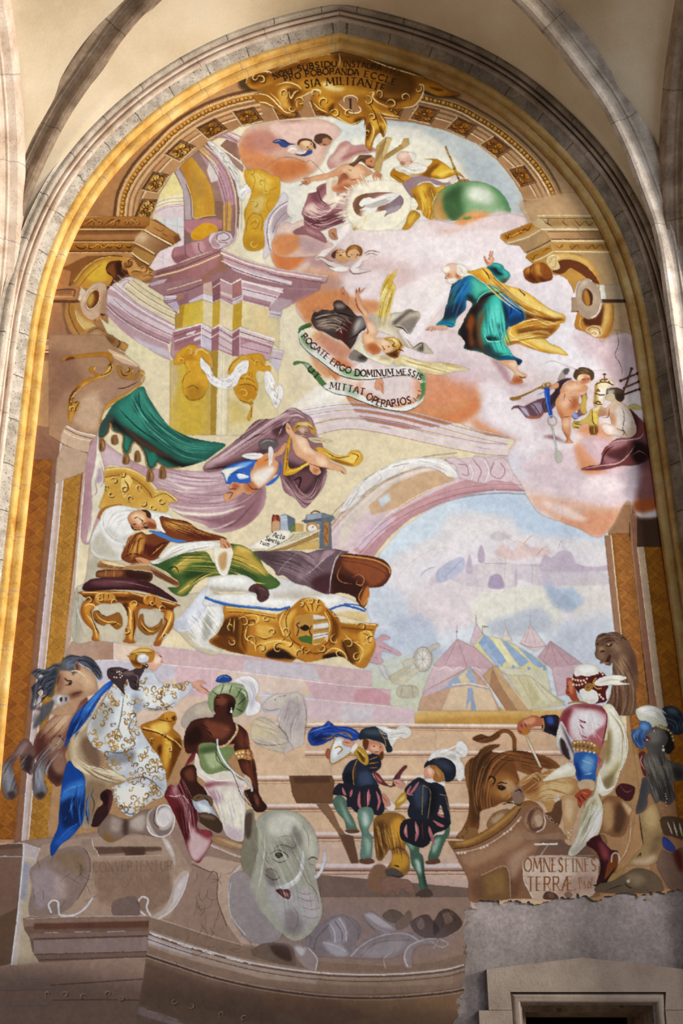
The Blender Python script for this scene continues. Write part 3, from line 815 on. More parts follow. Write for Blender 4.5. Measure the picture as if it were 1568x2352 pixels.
paint('''
% 0 0 1
@ painted_cloud#cherubs|orange and pink painted cloud at the upper left of the sky
F c9a08c b5 548,330 +22-35+50-13+60-6+60+0+42+24-22+30-25+50-30+25-45+15-40-20-40-5-25-25
f c9875c b7 548,340 +27-30+15+35+50+20+60+5+20+20-40+20-40+10-20-20-45-10-23-20
f bd7444 b6 a.8 630,375 +60-3+20+13-50+20-30-5
f 8d6458 b7 645,282 +45-6+25+24-25+12-40-12
f d9b6a8 b6 700,280 +60+5+15+25-45+20-40+0-50-10-20-20+5-15
f b07a6a b8 a.8 560,315 +50-15+40+30-30+20-50-5
f e0c0ae b8 a.8 690,330 +50-10-5+40-20+30-15-25-40-20
s 8a5a40 w1 600,390 +40-25+30-3+30+10+15-2+25+25+17+10
@ painted_cloud#great|large pink and lilac painted cloud under the kneeling man in blue and green
F e0cdc9 b4 622,590 +18-45+50+0+50+15+40-40+50-15+50+20+25+5+40-8+15-14+40-3+40+7+40-17+40-7+60+4+42+18+28+50+40+40+40+40+15+60-5+40+50+30+90-5+50+95+15+140+3+160-78+30-30-40-40+65-30+20-40-20-40-15-50-20-25-30-15-30-30-50-2-35+12-25-60-10-40-15-30-13-50+8-100+5-70-25-30-40-40-60-60-60+40-30-40-30-20-40+40-60-60+0
f e8d9d8 b25 850,540 +150-20+200-10+50+90-250+40-150-20
f e6d3d2 b20 900,640 +120-40-40+120-80-20
f d9bdb8 b16 740,600 +110-10+100+30-50+60-120-20
f ecdfe0 b20 1130,560 +120-20+80+100+0+90-100-30-80-80
f ede4ea b20 1290,730 +110+60+40+70-140+0-100-40
f cdb0b4 b18 1330,750 +90+20+40+100-40+30-40-60
f b99a98 b14 a.9 1420,770 +70+30+10+100-20+0-30-70
f e3d2d4 b20 940,760 +120+40+100+80-40+80-100-60-80-40
f d6c0c8 b18 1100,940 +100-60+60+100-80+30-60-30
f c9a09c b18 a.8 980,830 +80+30+40+30-60+40-60-40
f d08c64 b8 700,740 -10-50+30-40+40+10+40+20-20+20-40+60
f cf7e4e b9 622,590 +18-40+50-2+30+17-20+35-40+30-20-5
f d69a72 b12 a.8 690,620 +70+0+40+40-80+30
f b58c86 b10 a.9 690,560 +70+0+30+40-70+15
f dca890 b12 a.8 1010,495 +70+5+40+0-70+30-50+0
f de9a6c b9 a.9 995,505 +45+0+40-10+50+5-20+12-60+13-50+0
f cf9068 b12 805,930 +25-30+70+30+100-30+60-20+40-5+15+25-30+60-75+25-110+0-70-15
f cc8258 b10 860,950 +100+15+100-25+40-40-10+50-90+35-120+0
f d79270 b12 a.9 960,860 +100+0+50+10-10+30-70+30-70-10
f d29068 b10 1085,960 +35+20+60+30-10+30-40-30-40-25
f cf8258 b9 745,860 +25-40+30+10+30+40-30+60-30-30
f e2c9d0 b14 1170,1060 +10-40+70-20+100+10+70+40+30+60-50+30-100-10-80-10
f d8946c b9 1320,1000 +40-30+40+30+20+60-40+30-45-5
f dc9a74 b10 1330,1010 +70-25-10+55-50+20
f d7cedd b10 1165,1050 +45+10+70+30+50+0+10+10-100+10-65-30
f e4cdd2 b12 1325,1110 +55-15+60+25+15+30-35+25-80-5-30-30
f dcab8e b12 1210,1140 +90+10+100+15+40-5-20+50-50+22-80-32
f e0b4a2 b8 a.9 1230,1150 +70+0+40+25-80+0
f d89a7c b8 1280,1190 +60-10+80+0-20+35-30+17-70-27
f d8d0e0 b10 a.8 1165,1040 +35-20+30+30-30+40-20-10
f 6e4a50 b12 1440,1010 +60-50+12+140-22+40-35-10-15-70
f 8a5c58 b10 1450,1090 +62-10+0+70-52+0
f a25a30 b6 1458,1150 +52-2-2+20-28+10-25-6
f c8b4c0 b10 1400,1020 +50+10+20+70-30+50
f d9b8c0 b10 1330,1010 +70+0+40+60-40+20
f d2bcc4 b14 a.8 1000,800 +100+30+60+50-60+10-80-30
f f0e6ea b10 a.8 1100,880 +60+20+70+90-50+10-60-40
f f0e4e6 b8 a.8 1190,1015 +70-25+80+10-40+30-90+10
f d9c2cc b8 a.9 1200,1060 +100+20+80+30-80+15-80-25
f f0dcdc b6 a.9 1335,1105 +55-10+50+20-40+15-50+10
f efd6cc b6 a.8 1240,1150 +60+15+50+30-50-5
f eadada b12 a.8 780,640 +60-20+60+20-40+60-60-10
f c9a8a4 b10 a.7 760,600 +40-10+30+20-40+20
f f2e8e6 b14 a.7 940,560 +100-10+60+20-80+30
f d8c0c6 b10 a.8 1310,770 +70+10+40+20-70+20
f eee2e8 b8 a.8 690,1000 +30+0+0+10-30+0
s a8887c w1 1240,840 +30-10+60+20+70+0
s 5f5048 w1.4 1408,742 +8+23+4+25-8+25+8+15+8+20-2+20
s 5f5048 w1.4 1430,930 +10+30-4+30+9+20
q f3ece6 b2 a.75 790,520 +10+10-55+60-20+0
q f3ece6 b3 a.5 850,700 +240-110+20+15-210+155
q f6f0f0 b3 a.7 925,770 +65-70+90-80+40-20-120+115-40+60
q f6f0ea b6 a.7 690,960 +110-110+50+0-130+130
q f6f0ea b4 a.6 640,960 +100-80+30+10-90+70
s faf4f0 w2 a.8 780,880 +120-110
s faf4f0 w1.5 a.8 960,770 +130-160
s f6ead8 w1.5 a.8 720,585 +80-80
s f6ead8 w1.5 a.8 735,590 +71-75
@ painted_hall
% 0 0 1
M 000 m0:1.5:b898a6 m5:2:d6c2cc m12:8:d9c4d0 m20:2:b79aa8 m26:6:d2c6d8 m33:1.5:a98e9c m38:2:e0d2d8 700,975 +100-13+100+13+100+25+90+25+70+15
M 000 m-2:2:b094a4 m6:8:d8c6d6 m16:6:dccbd8 m24:2:b094a4 690,1010 +90-25+80+5+140+30+100+20+65+5
''')
paint('''
% 600 250 4.612
@ painted_hall/side_scroll
F d3c8c8 230,890 +50+60-10+150+50+80-120+80-60+70-30+150-50+88-40+0+10-288+30-130+70-110
f b09ca4 b3 200,1050 +80-40+20+140-110+70-60+100-20-70+20-110
C 8a7078 w2 280,980 -100+60-90+110-30+150+20+150+30+90
C f0e8e2 w2 280,1000 -90+60-80+100-30+140+15+140
C 8a7078 w1.5 290,1080 -80+60-60+90-30+90
C 9a858c w1.5 230,1190 -60+60-30+90
@ painted_hall/gilded_console
% 250 230 4
F c99a35 1240,650 +60-15+100+5+100+50+68+30+0+160-48+100-60+80-40+90+10+140-10+70-80+30-80-20-30-80+20-140-10-120+30-70+40-120-50-80
f b58626 b5 a.8 1250,1280 +90-30+90+40-20+80-90+20-70-40
f d8b458 b5 1290,690 +110-10+100+80-60+80-90-40
f cdb070 b6 1320,920 +110-40-30+140-70+20
C 96701e w1.5 1300,1150 +30-30+40+20-10+40-50+0
C 96701e w1.5 1260,1200 +20-110+60-50+70+40-10+120
C a87e24 w1.5 1280,660 +60+60-20+110-60+130-10+140
C a87e24 w1.5 1470,900 -20+80+50+80
C a87e24 w1.5 1430,720 +10+120+100-40
s e2c472 w2 1310,660 +80+60-10+130
% 600 250 4.612
@ painted_cloud#throne|pink painted cloud beside the pierced white halo
F d8b4a4 b2 150,1330 +20-70+90-60+70+20+110-40+30+60+90+60+140+100+60+50-120+50-80+60-360+8-90-108+10-70
f cd8a5c b6 110,1440 +30-70+100-40+140+0+50+70-30+80-140+80-90+0
f b89a98 b8 400,1360 +160+20+140+50-60+70-160+40-60-60
f dfc4b6 b5 170,1290 +130-70+140-20+10+60-120+50
@ painted_person#bare_chest|painted bearded man with bare chest and lilac drape, arm outstretched, beside a wooden cross
F b98a84 b1 700,550 +80-100+50-80+80-25+70+45+100-10+120+40+30+20-90+30-140+30-60+70-90+20-120+50
f d3b0a0 b4 720,560 +110-120+100-60-30+70-70+110
f a06a68 b3 830,540 +120-70+150-30-20+30-120+30
f e0c8a8 b4 760,590 +140-30+100-70+100-20-100+90-140+40
F 9a6a70 480,960 +20-60+80-20+10-50+90-40+10+60+50+50+110-20+110-30+80+30-60+120-80+180-150+70-150+50-130-40-20-100-20-70
f c9a0a0 b5 440,1090 +80-80+80-10+80+60+40+20-80+50-140-10
f e3c4b4 b4 460,1070 +60-60+50+20+50+50-60+30
f 7a4c5c b4 520,910 +80-60+80-50-20+50-60+70+40+80-80-20
f 6b4050 b4 450,1150 +150+0+160-50+170+60-110+60-180+40-140-30
f ead8c0 b3 700,900 +100+20+100-50-80+110-60+80-60-50-60-30
f f0e6d2 b3 740,880 +50+60-30+40-50-30
s ecd6c0 w3 440,1100 +80+50+100-10+100-50+60-90+120-100
s c49aa0 w3 480,1210 +160+20+160-50+140-60
s 5e3644 w3 600,850 +30+110+70+60
s 5e3644 w3 470,1250 +150-50+180-50
F 93666e 340,1300 +40-30+90-30+130+50+60+50+30+80-110-40-100-40-120-10
f b58a8e b3 470,1260 +90+40+80+50-120-30
F e4d4bc 690,780 +50-50+60+10-10+70-30+50+40+40-40+60-60-20
f c4a98c b3 750,760 +50+0-30+80-30+40
F cc9674 500,735 +100-35+100-20+80-40+80-45+100-15+100+10+70+50+50+40-80+50-60+60-80+50-100+40-80+5-35-45+55-50+10-70-70+10-100+30-100+10-30+20
f e2b894 b5 820,620 +140-20+100+40+40+50-120+50-80-40-60-60
f 9a5a3c b4 810,780 +30-70+60-20+30+50-70+20-30+60
f a86848 b4 760,850 +90+20+110-40-60-40-80+40
f daa884 b4 520,745 +160-45+80-30-60+50-140+45
s 7a4630 w2 830,720 +50-30+40+60
s 8a5438 w2 930,760 +110-20
s 8a5438 w1.5 910,640 +50+20
F c48c6a 440,740 +50-15+30+25-5+40-35+20-40-10-40+15+20-20+30-10-30-5+10-15+35+0
s 7a4a34 w1.5 440,770 +30+0+20+30
s 7a4a34 w1.5 430,790 +40+0
F c0865f 1095,540 +35-40+50+10+30+40+5+40-25+40-50-5-40-35
f 8a5a40 b2 1100,590 +40+10+50+30-50+0
s 5a3828 w2 1150,560 +30-5
s 5a3828 w2 1130,600 +40+20+25-10
F 6a4c36 930,590 +50-30+30-30+30-35+70-5+60+5-20+25-40+20-10+40-50-20-40+30-30+25-30-10
s 8a6a4c w2 960,590 +70-60+80-30
s 4a3222 w2 1000,580 +60-40+40+10
F c88e6c 1180,690 +40-30+40+20+25+40-15+45-50-5-40-20
s 8a5a40 w1.5 1200,690 +40+30+0+40
s 8a5a40 w1.5 1215,675 +45+35+5+40
F c48866 1050,790 +40-50+20+50+20-30+5+50-15+50-40-10
s 7a4630 w1.5 1075,760 +25+70
F b8876a 710,1300 +30-30+50+0+10+60+10+50-40+10-50-30
s 6b4434 w2 740,1310 +30+30+20+30
@ painted_cross|painted wooden cross leaning behind the two bearded men
P b99a66 1220,390 +100-90+65+10-65+170+160-100+20-60+60-10+8+70-278+180-30+110-70-20
p a08250 1250,400 +80-90-30+110-100+180-10+50-10-10
p cdb07c 1330,305 +55+7-75+188-40+20
p a58856 1310,490 +180-110+10+40-210+130
L 7d6238 w1 1320,300 -50+220
L 8a6c40 w1 1480,380 -170+120
L e0c890 w1 1385,312 -63+168
@ painted_halo|pierced white painted halo of rays round a flying dove
% 600 250 4.612
P b09048 b1 960,1250 +50-120+100-10-50+140-80+30
F efe6cc b8 900,1020 +30-120+110-100+160-40+180+0+120+50+68+90+12+110-30+120-110+110-140+50-200+0-140-70-60-100
F 8f6a5a 970,1040 +15-80+75-50+120-20+140-5+120+15+60+50+0+60-60+70-100+40-40+20+20-60-120+20-140+40-60-30
f 8a7884 b2 1300,1080 +50-80+130-90+25+50-15+80-90+70-90+30
f a99aa0 b3 1310,1090 +90-50+80-10-80+80
f 7d5a40 b1 1000,980 +60-70+70-10-70+120-20+90-50-20
f c8a0a0 b3 1200,940 +130-45+60-5-130+70
f f3ead0 b6 1060,1120 +70-70+120+50+50+50-150+50
F ebe7dc 1035,1010 +35-50+70-20+60+10+100-40+100-15+70+10-30+30-60+45-80+40-60+20-30+40-70+10-50-20-30+15-15-15+40-20+15-30-40+20
f bdb7ae b2 1080,1030 +120-40+100-30+60+20-120+60-90+10
s f8f5ee w2 1060,980 +140-10+200-60
s 9a948c w1.2 1160,1020 +120-50+100-40
D 4a3a30 w3 1062,1075
L e6c878 w2 1110,1130 -40+120
''')
part('painted_halo')
for i in range(110):
    a = i * 2 * math.pi / 110 + rnd.random() * .05; r0 = 1.02 + rnd.random() * .1; r1 = 1.22 + rnd.random() * .45
    cx, cy, rx, ry = 866, 470, 64, 46
    paint('% 0 0 1')
    paint('s f6ecd0 a.75 w%.1f %.1f,%.1f %.1f,%.1f' % (2 + rnd.random() * 2.5, cx + rx * r0 * math.cos(a), cy + ry * r0 * math.sin(a), cx + rx * r1 * math.cos(a), cy + ry * r1 * math.sin(a)))
paint('''
% 880 260 4.612
@ painted_person#god|painted white bearded man in yellow robe leaning on a green globe
F 9a8088 330,650 480,680 650,740 720,700 700,760 560,760 480,720 360,760 320,900 230,800 200,720 280,690
F b07c20 80,620 120,580 170,600 240,650 340,640 480,560 520,500 430,490 550,485 640,530 720,590 800,630 860,690 780,650 700,680 600,700 480,680 340,660 250,710 190,740 120,700 75,660
f d8a838 b4 480,640 560,560 640,540 720,590 700,640 600,670
f e2bc50 b3 560,640 660,600 740,590 820,640 700,640 620,680
f 7d5416 b3 420,650 520,560 600,540 500,660 600,690 460,680
f d09a30 b3 180,690 270,660 330,650 320,700 230,720
s 6b4614 w2 100,650 180,700 220,730
s f0d070 w2 580,660 680,620 780,620
F b8862c 350,780 420,740 500,740 560,790 640,760 670,790 600,830 560,870 530,930 530,1040 520,1130 430,1090 400,1030 350,1020 370,980 350,930 310,870 300,810
f e0b444 b5 360,800 420,760 470,800 430,850 480,960 440,1010 400,980 400,900
f d8a83c b4 540,780 620,770 660,790 580,830
f 8a5e18 b4 480,780 540,840 520,940 490,900
f 8a5e18 b4 310,860 360,900 360,980 330,980
f c2913a b4 430,1010 500,1060 520,1120 440,1090
F b98a30 260,1080 300,1030 350,1040 390,1090 340,1150 270,1230 200,1230 240,1150
f d8ac4a b3 270,1100 330,1060 340,1110 270,1180
F d9b09a 140,470 170,410 230,405 290,420 330,450 330,490 290,550 230,560 190,550 170,510
f e8c8b4 b4 160,440 220,410 260,450 200,490
f b07860 b2 180,530 230,520 220,550 190,550
s 7a4a38 w2 180,515 215,520
s 8a5a48 w1.5 280,500 300,520 290,540
F e6dfd0 120,590 180,560 240,570 290,540 330,520 400,540 460,570 440,620 360,645 260,640 160,620
f cdbfa8 b3 150,600 250,610 400,630 330,645 200,630
s faf6ee w2 180,580 260,600 360,600
s faf6ee w2 300,560 360,580 440,580
s b8a890 w1.2 200,590 240,625
s b8a890 w1.2 320,570 350,640
F e4dccf 260,430 300,415 340,440 330,500 300,490 280,450
F b87858 780,730 820,700 870,700 910,710 890,740 830,760 800,760
s 6b3a28 w1.5 820,720 850,745
s 6b3a28 w1.5 850,710 880,740
F d8c4b8 700,720 740,670 790,660 770,710 720,740
@ painted_person#god/sceptre
K 9a6c24 w3.5 658,350 690,440 715,490 745,570 790,680 815,745
K b98a38 w6 742,560 775,640
D 7a5218 w5 705,465 752,590 795,690
s e6c878 w1.2 660,360 700,470 760,610
@ painted_globe|green painted globe beside the white bearded man
F 6f9468 525,1010 540,930 580,850 660,780 770,740 880,722 980,722 1100,750 1210,810 1290,900 1330,980 1340,1055 1200,1080 1000,1100 850,1120 720,1145 560,1130 525,1080
f 3f5c38 b10 620,900 680,820 780,770 840,760 820,900 820,1100 720,1140 650,1020
f 4a6a44 b8 620,920 700,900 800,960 840,1080 740,1130 660,1060
f e8ead6 b16 880,830 960,780 1090,810 1170,890 1180,960 1060,960 920,920
f dfe6d0 b10 930,830 1020,810 1110,860 1080,920 980,900
f b8ceaa b12 a.8 860,1000 1000,1010 1200,1000 1300,1010 1250,1060 1000,1060
f 5c8a5c b6 1150,780 1240,830 1310,920 1340,1050 1310,1040 1270,920 1200,840
f b88c50 b7 525,1020 550,920 600,850 640,810 620,920 640,1040 690,1130 560,1130
f c49a60 b5 530,1060 560,950 590,1000 620,1120 550,1120
@ painted_cloud#great
q dfc9c6 b4 500,1150 600,1130 720,1140 760,1170 850,1170 1000,1120 1150,1060 1250,1040 1350,1060 1500,1080 1540,1180 1200,1240 800,1240 500,1250
q e09c68 b5 770,1150 860,1080 960,1040 1140,1060 1080,1100 960,1140 840,1190
q 6b8a54 b3 840,1110 930,1090 920,1125 870,1130
''')
paint('''
@ painted_cartouche|gilded painted cartouche with dark Latin lettering at the point of the arch
% 540 110 3.0154
q 3a2a18 b4 a.8 20,230 +40-50+190-30+350-110+140-20+160+40+300+90+120+60+80+50+160+70-160+20-200-50-600-50-500+50
F 98661f 75,240 +35-50+70-25+60+0+90-35+100-35+90-25+120-25+90-10+100+20+90+15+100+40+100+30+110+35+70+35+100+30+70+50+90+30-80+15-80+0-90-35-20+50-50+50-100+25-80-5+40+40+45+20-105-5-40-25+50+70-20+100-30-30-40+50-20+75-40-45+5-90-15-80-70+35-120-45-60-30-80-40-35-70+15-50-60+20-15+100-45+20-10+35-80-15-60-40-120-45-20-55+70-20-90-15
f 5a3a12 b10 a.9 1000,100 +180+60+70+70-10+90-140+10-100-50+80-80-180-80
f 5e3a10 b5 700,40 +220+35+160+55+100+70-140-30-180-60-160-20
f b98530 b6 430,240 +170-10+300+60+60+30-160+10-240+0
f e6c98c b4 600,250 +40-10+60+30+60+10-40+20-80-10
f 6b4210 b4 240,180 +190-70+90-20-90+60-130+50
f 5a360c b4 110,200 +90-25+40+15-60+40-60+20
f b98636 b3 90,250 +40+30+110-30+10-15-100+35
f c8984a b4 300,300 +60-40+40+40-40+60+20+60-60-20
f 6b420e b3 360,280 +100+20-40+40-20+70-30-50
f c08a2c b5 560,360 +40-30+80+30+20+60+60+50+90+10+30-40-20+70-100+0-120-70
f 5a3408 b4 640,420 +50-40-20+80
f 5a3408 b4 820,500 +50-20+10+40-40+10
f c4902e b4 900,360 +60+40+60+40+70+10+50+25-100-5-100-40
f d4a440 b4 930,500 +30-20+40+40+40+0-20+70-40-30-40+90-10+50-20-40+30-80
f 6b420c b3 920,520 +30+20-30+100-20-40
f 5e3a0c b3 1010,540 +20+60-30-20+0-40
f b9822c b5 950,350 +90+50+120+0+80-50+40-70-10+60-70+60-120+10-100-20
f 5a360c b4 970,330 +90+20+100-10+60-60-20+60-100+50-100-20
f b07c28 b3 1300,250 +100+10+80+50-100+15-70-35
f 6b4812 b2 1340,270 +100+20-40+10
s e6cfa0 w3 75,250 +15-50+70-30+75-5+15+15
s d8b878 w2 280,150 +60-25+90-30+10+15
s d8b878 w2 510,75 +130-30+10+10
s d8b878 w2 720,35 +5+55-10+40
s e0c088 w3 900,70 +100+40+100+35+100+30+110+35
s e8c888 w3 460,290 -30-30-70-20-80+20
s e6c27c w3 370,300 +15+50+25-40+30-15
s e2c080 w3 430,420 -5-50+35-30+80-40+50+0
s f0dca8 w3 530,340 +5-40+25-10+30+10-10+30
s e0bc70 w3 540,380 +40+40+60+30
s e8cc94 w3 930,310 +30+0-10+30+40+40+70+30
s e8d0a0 w4 1270,260 +30+0-5+70-55+70-90+20
s f0dcb0 w2 990,450 +70+15+80+15
s f0d8a0 w2.5 940,520 +20+60-30+100
s e8c880 w2.5 1000,460 +45+80-15+60
s e8cc88 w2.5 880,500 -80+30-80-40-60-40
s f0dcb0 w2.5 130,320 +90+10+80+70+40+40+60+15
s f0dcb0 w2.5 160,375 +60+10+60+35
s e8c880 w2 240,310 +60+60+30+60
s 4a2c08 w2 890,340 +70+100+40+120
s 4a2c08 w2 860,480 +40+10-10+70
F 9a7452 715,385 +45-45+60-5+35+35-15+25+30+25-20+30-50+0-50-30
s f0dcb4 w2.5 755,385 +0-40+45-15+40+15+10+25
s ecd8b0 w3 715,385 +35+35+50+30+50+0+20-20-20-30
P 40301e 778,355 +28-5+0+85-16+3+0-73
''')
# ------------------------------------------------------------------ brushed Roman capitals (unit box, y down)
GL = {'A': '0,1 .5,0 1,1|.2,.65 .8,.65', 'B': '.1,0 .1,1|.1,0 .7,.08 .7,.42 .1,.48|.1,.48 .85,.58 .8,.95 .1,1', 'C': '.95,.15 .5,0 .08,.3 .08,.7 .5,1 .95,.85',
 'D': '.1,0 .1,1|.1,0 .6,.03 .95,.3 .95,.7 .6,.97 .1,1', 'E': '.12,0 .12,1|.12,0 .85,0|.12,.5 .7,.5|.12,1 .9,1', 'F': '.12,0 .12,1|.12,0 .9,0|.12,.5 .7,.5', 'G': '.95,.15 .5,0 .08,.3 .08,.7 .5,1 .92,.9 .92,.55|.65,.55 .95,.55',
 'I': '.5,0 .5,1', 'L': '.15,0 .15,1|.15,1 .9,1', 'M': '.05,1 .15,0|.15,0 .5,.8|.5,.8 .85,0|.85,0 .95,1', 'N': '.1,1 .1,0|.1,0 .9,1|.9,1 .9,0', 'O': '.5,0 .92,.25 .92,.75 .5,1 .08,.75 .08,.25 .5,0 .6,.02',
 'P': '.12,0 .12,1|.12,0 .75,.05 .82,.3 .7,.5 .12,.55', 'R': '.12,0 .12,1|.12,0 .75,.05 .8,.28 .65,.48 .12,.52|.5,.52 .95,1', 'S': '.85,.12 .5,0 .15,.15 .25,.4 .75,.58 .85,.85 .5,1 .1,.88', 'T': '.5,0 .5,1|.05,0 .95,0', 'U': '.1,0 .1,.75 .5,1 .88,.75 .88,0',
 'V': '.05,0 .5,1|.5,1 .95,0', 'X': '.05,0 .95,1|.95,0 .05,1', 'a': '.8,.45 .4,.4 .1,.7 .4,1 .8,.8|.8,.42 .85,1', 'c': '.85,.5 .4,.4 .1,.7 .4,1 .85,.9', 't': '.4,.1 .4,.9 .8,1|.1,.42 .8,.42', 'i': '.5,.42 .5,1|.48,.2 .52,.24', 'n': '.15,.42 .15,1|.15,.55 .5,.4 .8,.55 .82,1', 'o': '.5,.4 .88,.6 .8,.92 .5,1 .14,.85 .16,.55 .5,.4', 'r': '.2,.42 .2,1|.2,.6 .5,.42 .85,.48', 'u': '.12,.42 .15,.85 .5,1 .82,.8|.82,.42 .85,1', 'm': '.08,.42 .08,1|.08,.5 .3,.4 .5,.55 .5,1|.5,.5 .75,.4 .92,.55 .92,1', 's': '.8,.45 .4,.4 .3,.62 .75,.75 .7,.98 .2,1', 'l': '.4,0 .4,.9 .7,1', 'z': '.15,.42 .85,.42|.85,.42 .15,1|.15,1 .85,1',
 '.': '.3,.93 .34,.98', 'Æ': '.0,1 .5,0|.18,.62 .55,.62|.55,0 .55,1|.5,0 1,0|.55,.5 .9,.5|.55,1 1,1', '1': '.5,0 .5,1|.3,.15 .5,0'}
WID = {'I': .42, 'M': 1.25, 'O': 1.08, 'N': 1.05, 'D': 1.05, 'G': 1.05, 'S': .72, 'E': .75, 'F': .72, 'L': .72, '.': .35, ' ': .5, 'Æ': 1.3, 'i': .4, 'l': .4, 'm': 1.1, 't': .55, 'r': .55, 'P': .8, 'B': .8, 'R': .9, 'T': .9}
def letter(txt, path, size, col, thick, free=True, slant=0, ratio=.72, spread=None, alpha=1):
    """letters set along a base line given in survey pixels"""
    c = catmull(path, 24); s = np.r_[0, np.cumsum(np.linalg.norm(np.diff(c, axis=0), axis=1))]
    ws = [WID.get(k, .9 if k.isupper() else .7) * size * ratio for k in txt]; gap = size * .13
    tot = sum(ws) + gap * (len(ws) - 1); k = (s[-1] if spread is None else spread) / tot
    x = 0
    for ch, w in zip(txt, ws):
        w *= k; m = x + w / 2
        if ch in GL:
            px, py = np.interp(m, s, c[:, 0]), np.interp(m, s, c[:, 1]); e = 3
            tx, ty = np.interp(m + e, s, c[:, 0]) - np.interp(m - e, s, c[:, 0]), np.interp(m + e, s, c[:, 1]) - np.interp(m - e, s, c[:, 1]); L = math.hypot(tx, ty) or 1; tx /= L; ty /= L
            for st in GL[ch].split('|'):
                pp = [tuple(map(float, v.split(','))) for v in st.split()]
                a, b = pp[0], pp[-1]; dx, dy = abs(a[0] - b[0]), abs(a[1] - b[1])
                th = thick if (len(pp) > 2 or dy > dx * 1.2 and not (ch in 'AMNVU' and b[1] < a[1])) else thick * .5
                q = ' '.join('%.1f,%.1f' % (px + tx * (u - .5 + slant * (1 - v)) * w - ty * (v - 1) * size, py + ty * (u - .5 + slant * (1 - v)) * w + tx * (v - 1) * size) for u, v in pp)
                paint('% 0 0 1'); paint('%s %s w%.1f a%.2f %s' % ('L' if len(pp) == 2 else 'S', col, th, alpha, q))
                if len(pp) == 2 and dy > .8 and ch not in 'AVX.':
                    for u, v in (a, b):
                        q = ' '.join('%.1f,%.1f' % (px + tx * ((u - .5 + slant * (1 - v)) * w + o) - ty * (v - 1) * size, py + ty * ((u - .5 + slant * (1 - v)) * w + o) + tx * (v - 1) * size) for o in (-thick, thick)); paint('L %s w%.1f a%.2f %s' % (col, thick * .4, alpha, q))
        x += w + gap * k
Z = lambda ox, oy, s, pts: [(ox + x / s, oy + y / s) for x, y in pts]
part('painted_cartouche')
ct = lambda *p: Z(540, 110, 3.0154, p)
letter('NOVI', ct((270,220),(330,195),(400,178)), 13, '2a1a0c', 3)
letter('SUBSIDU', ct((435,165),(560,140),(705,130)), 13, '2a1a0c', 3)
letter('INSTAURA', ct((745,132),(860,137),(1010,160)), 13, '33200e', 3)
letter('TIO', ct((1025,165),(1080,180),(1130,200)), 15, '3a240e', 2.6, alpha=.5)
letter('PRO', ct((345,237),(400,220),(455,210)), 14, '2a1a0c', 3)
letter('ROBORANDA', ct((487,203),(640,185),(855,193)), 14, '2a1a0c', 3)
letter('ECCLE', ct((890,200),(1000,225),(1110,262)), 14, '2e1c0a', 3)
letter('SIA', ct((485,280),(540,272),(590,266)), 17, '241608', 3.2)
letter('MILITANTE.', ct((630,262),(780,256),(920,275),(1055,318)), 17, '241608', 3.2)
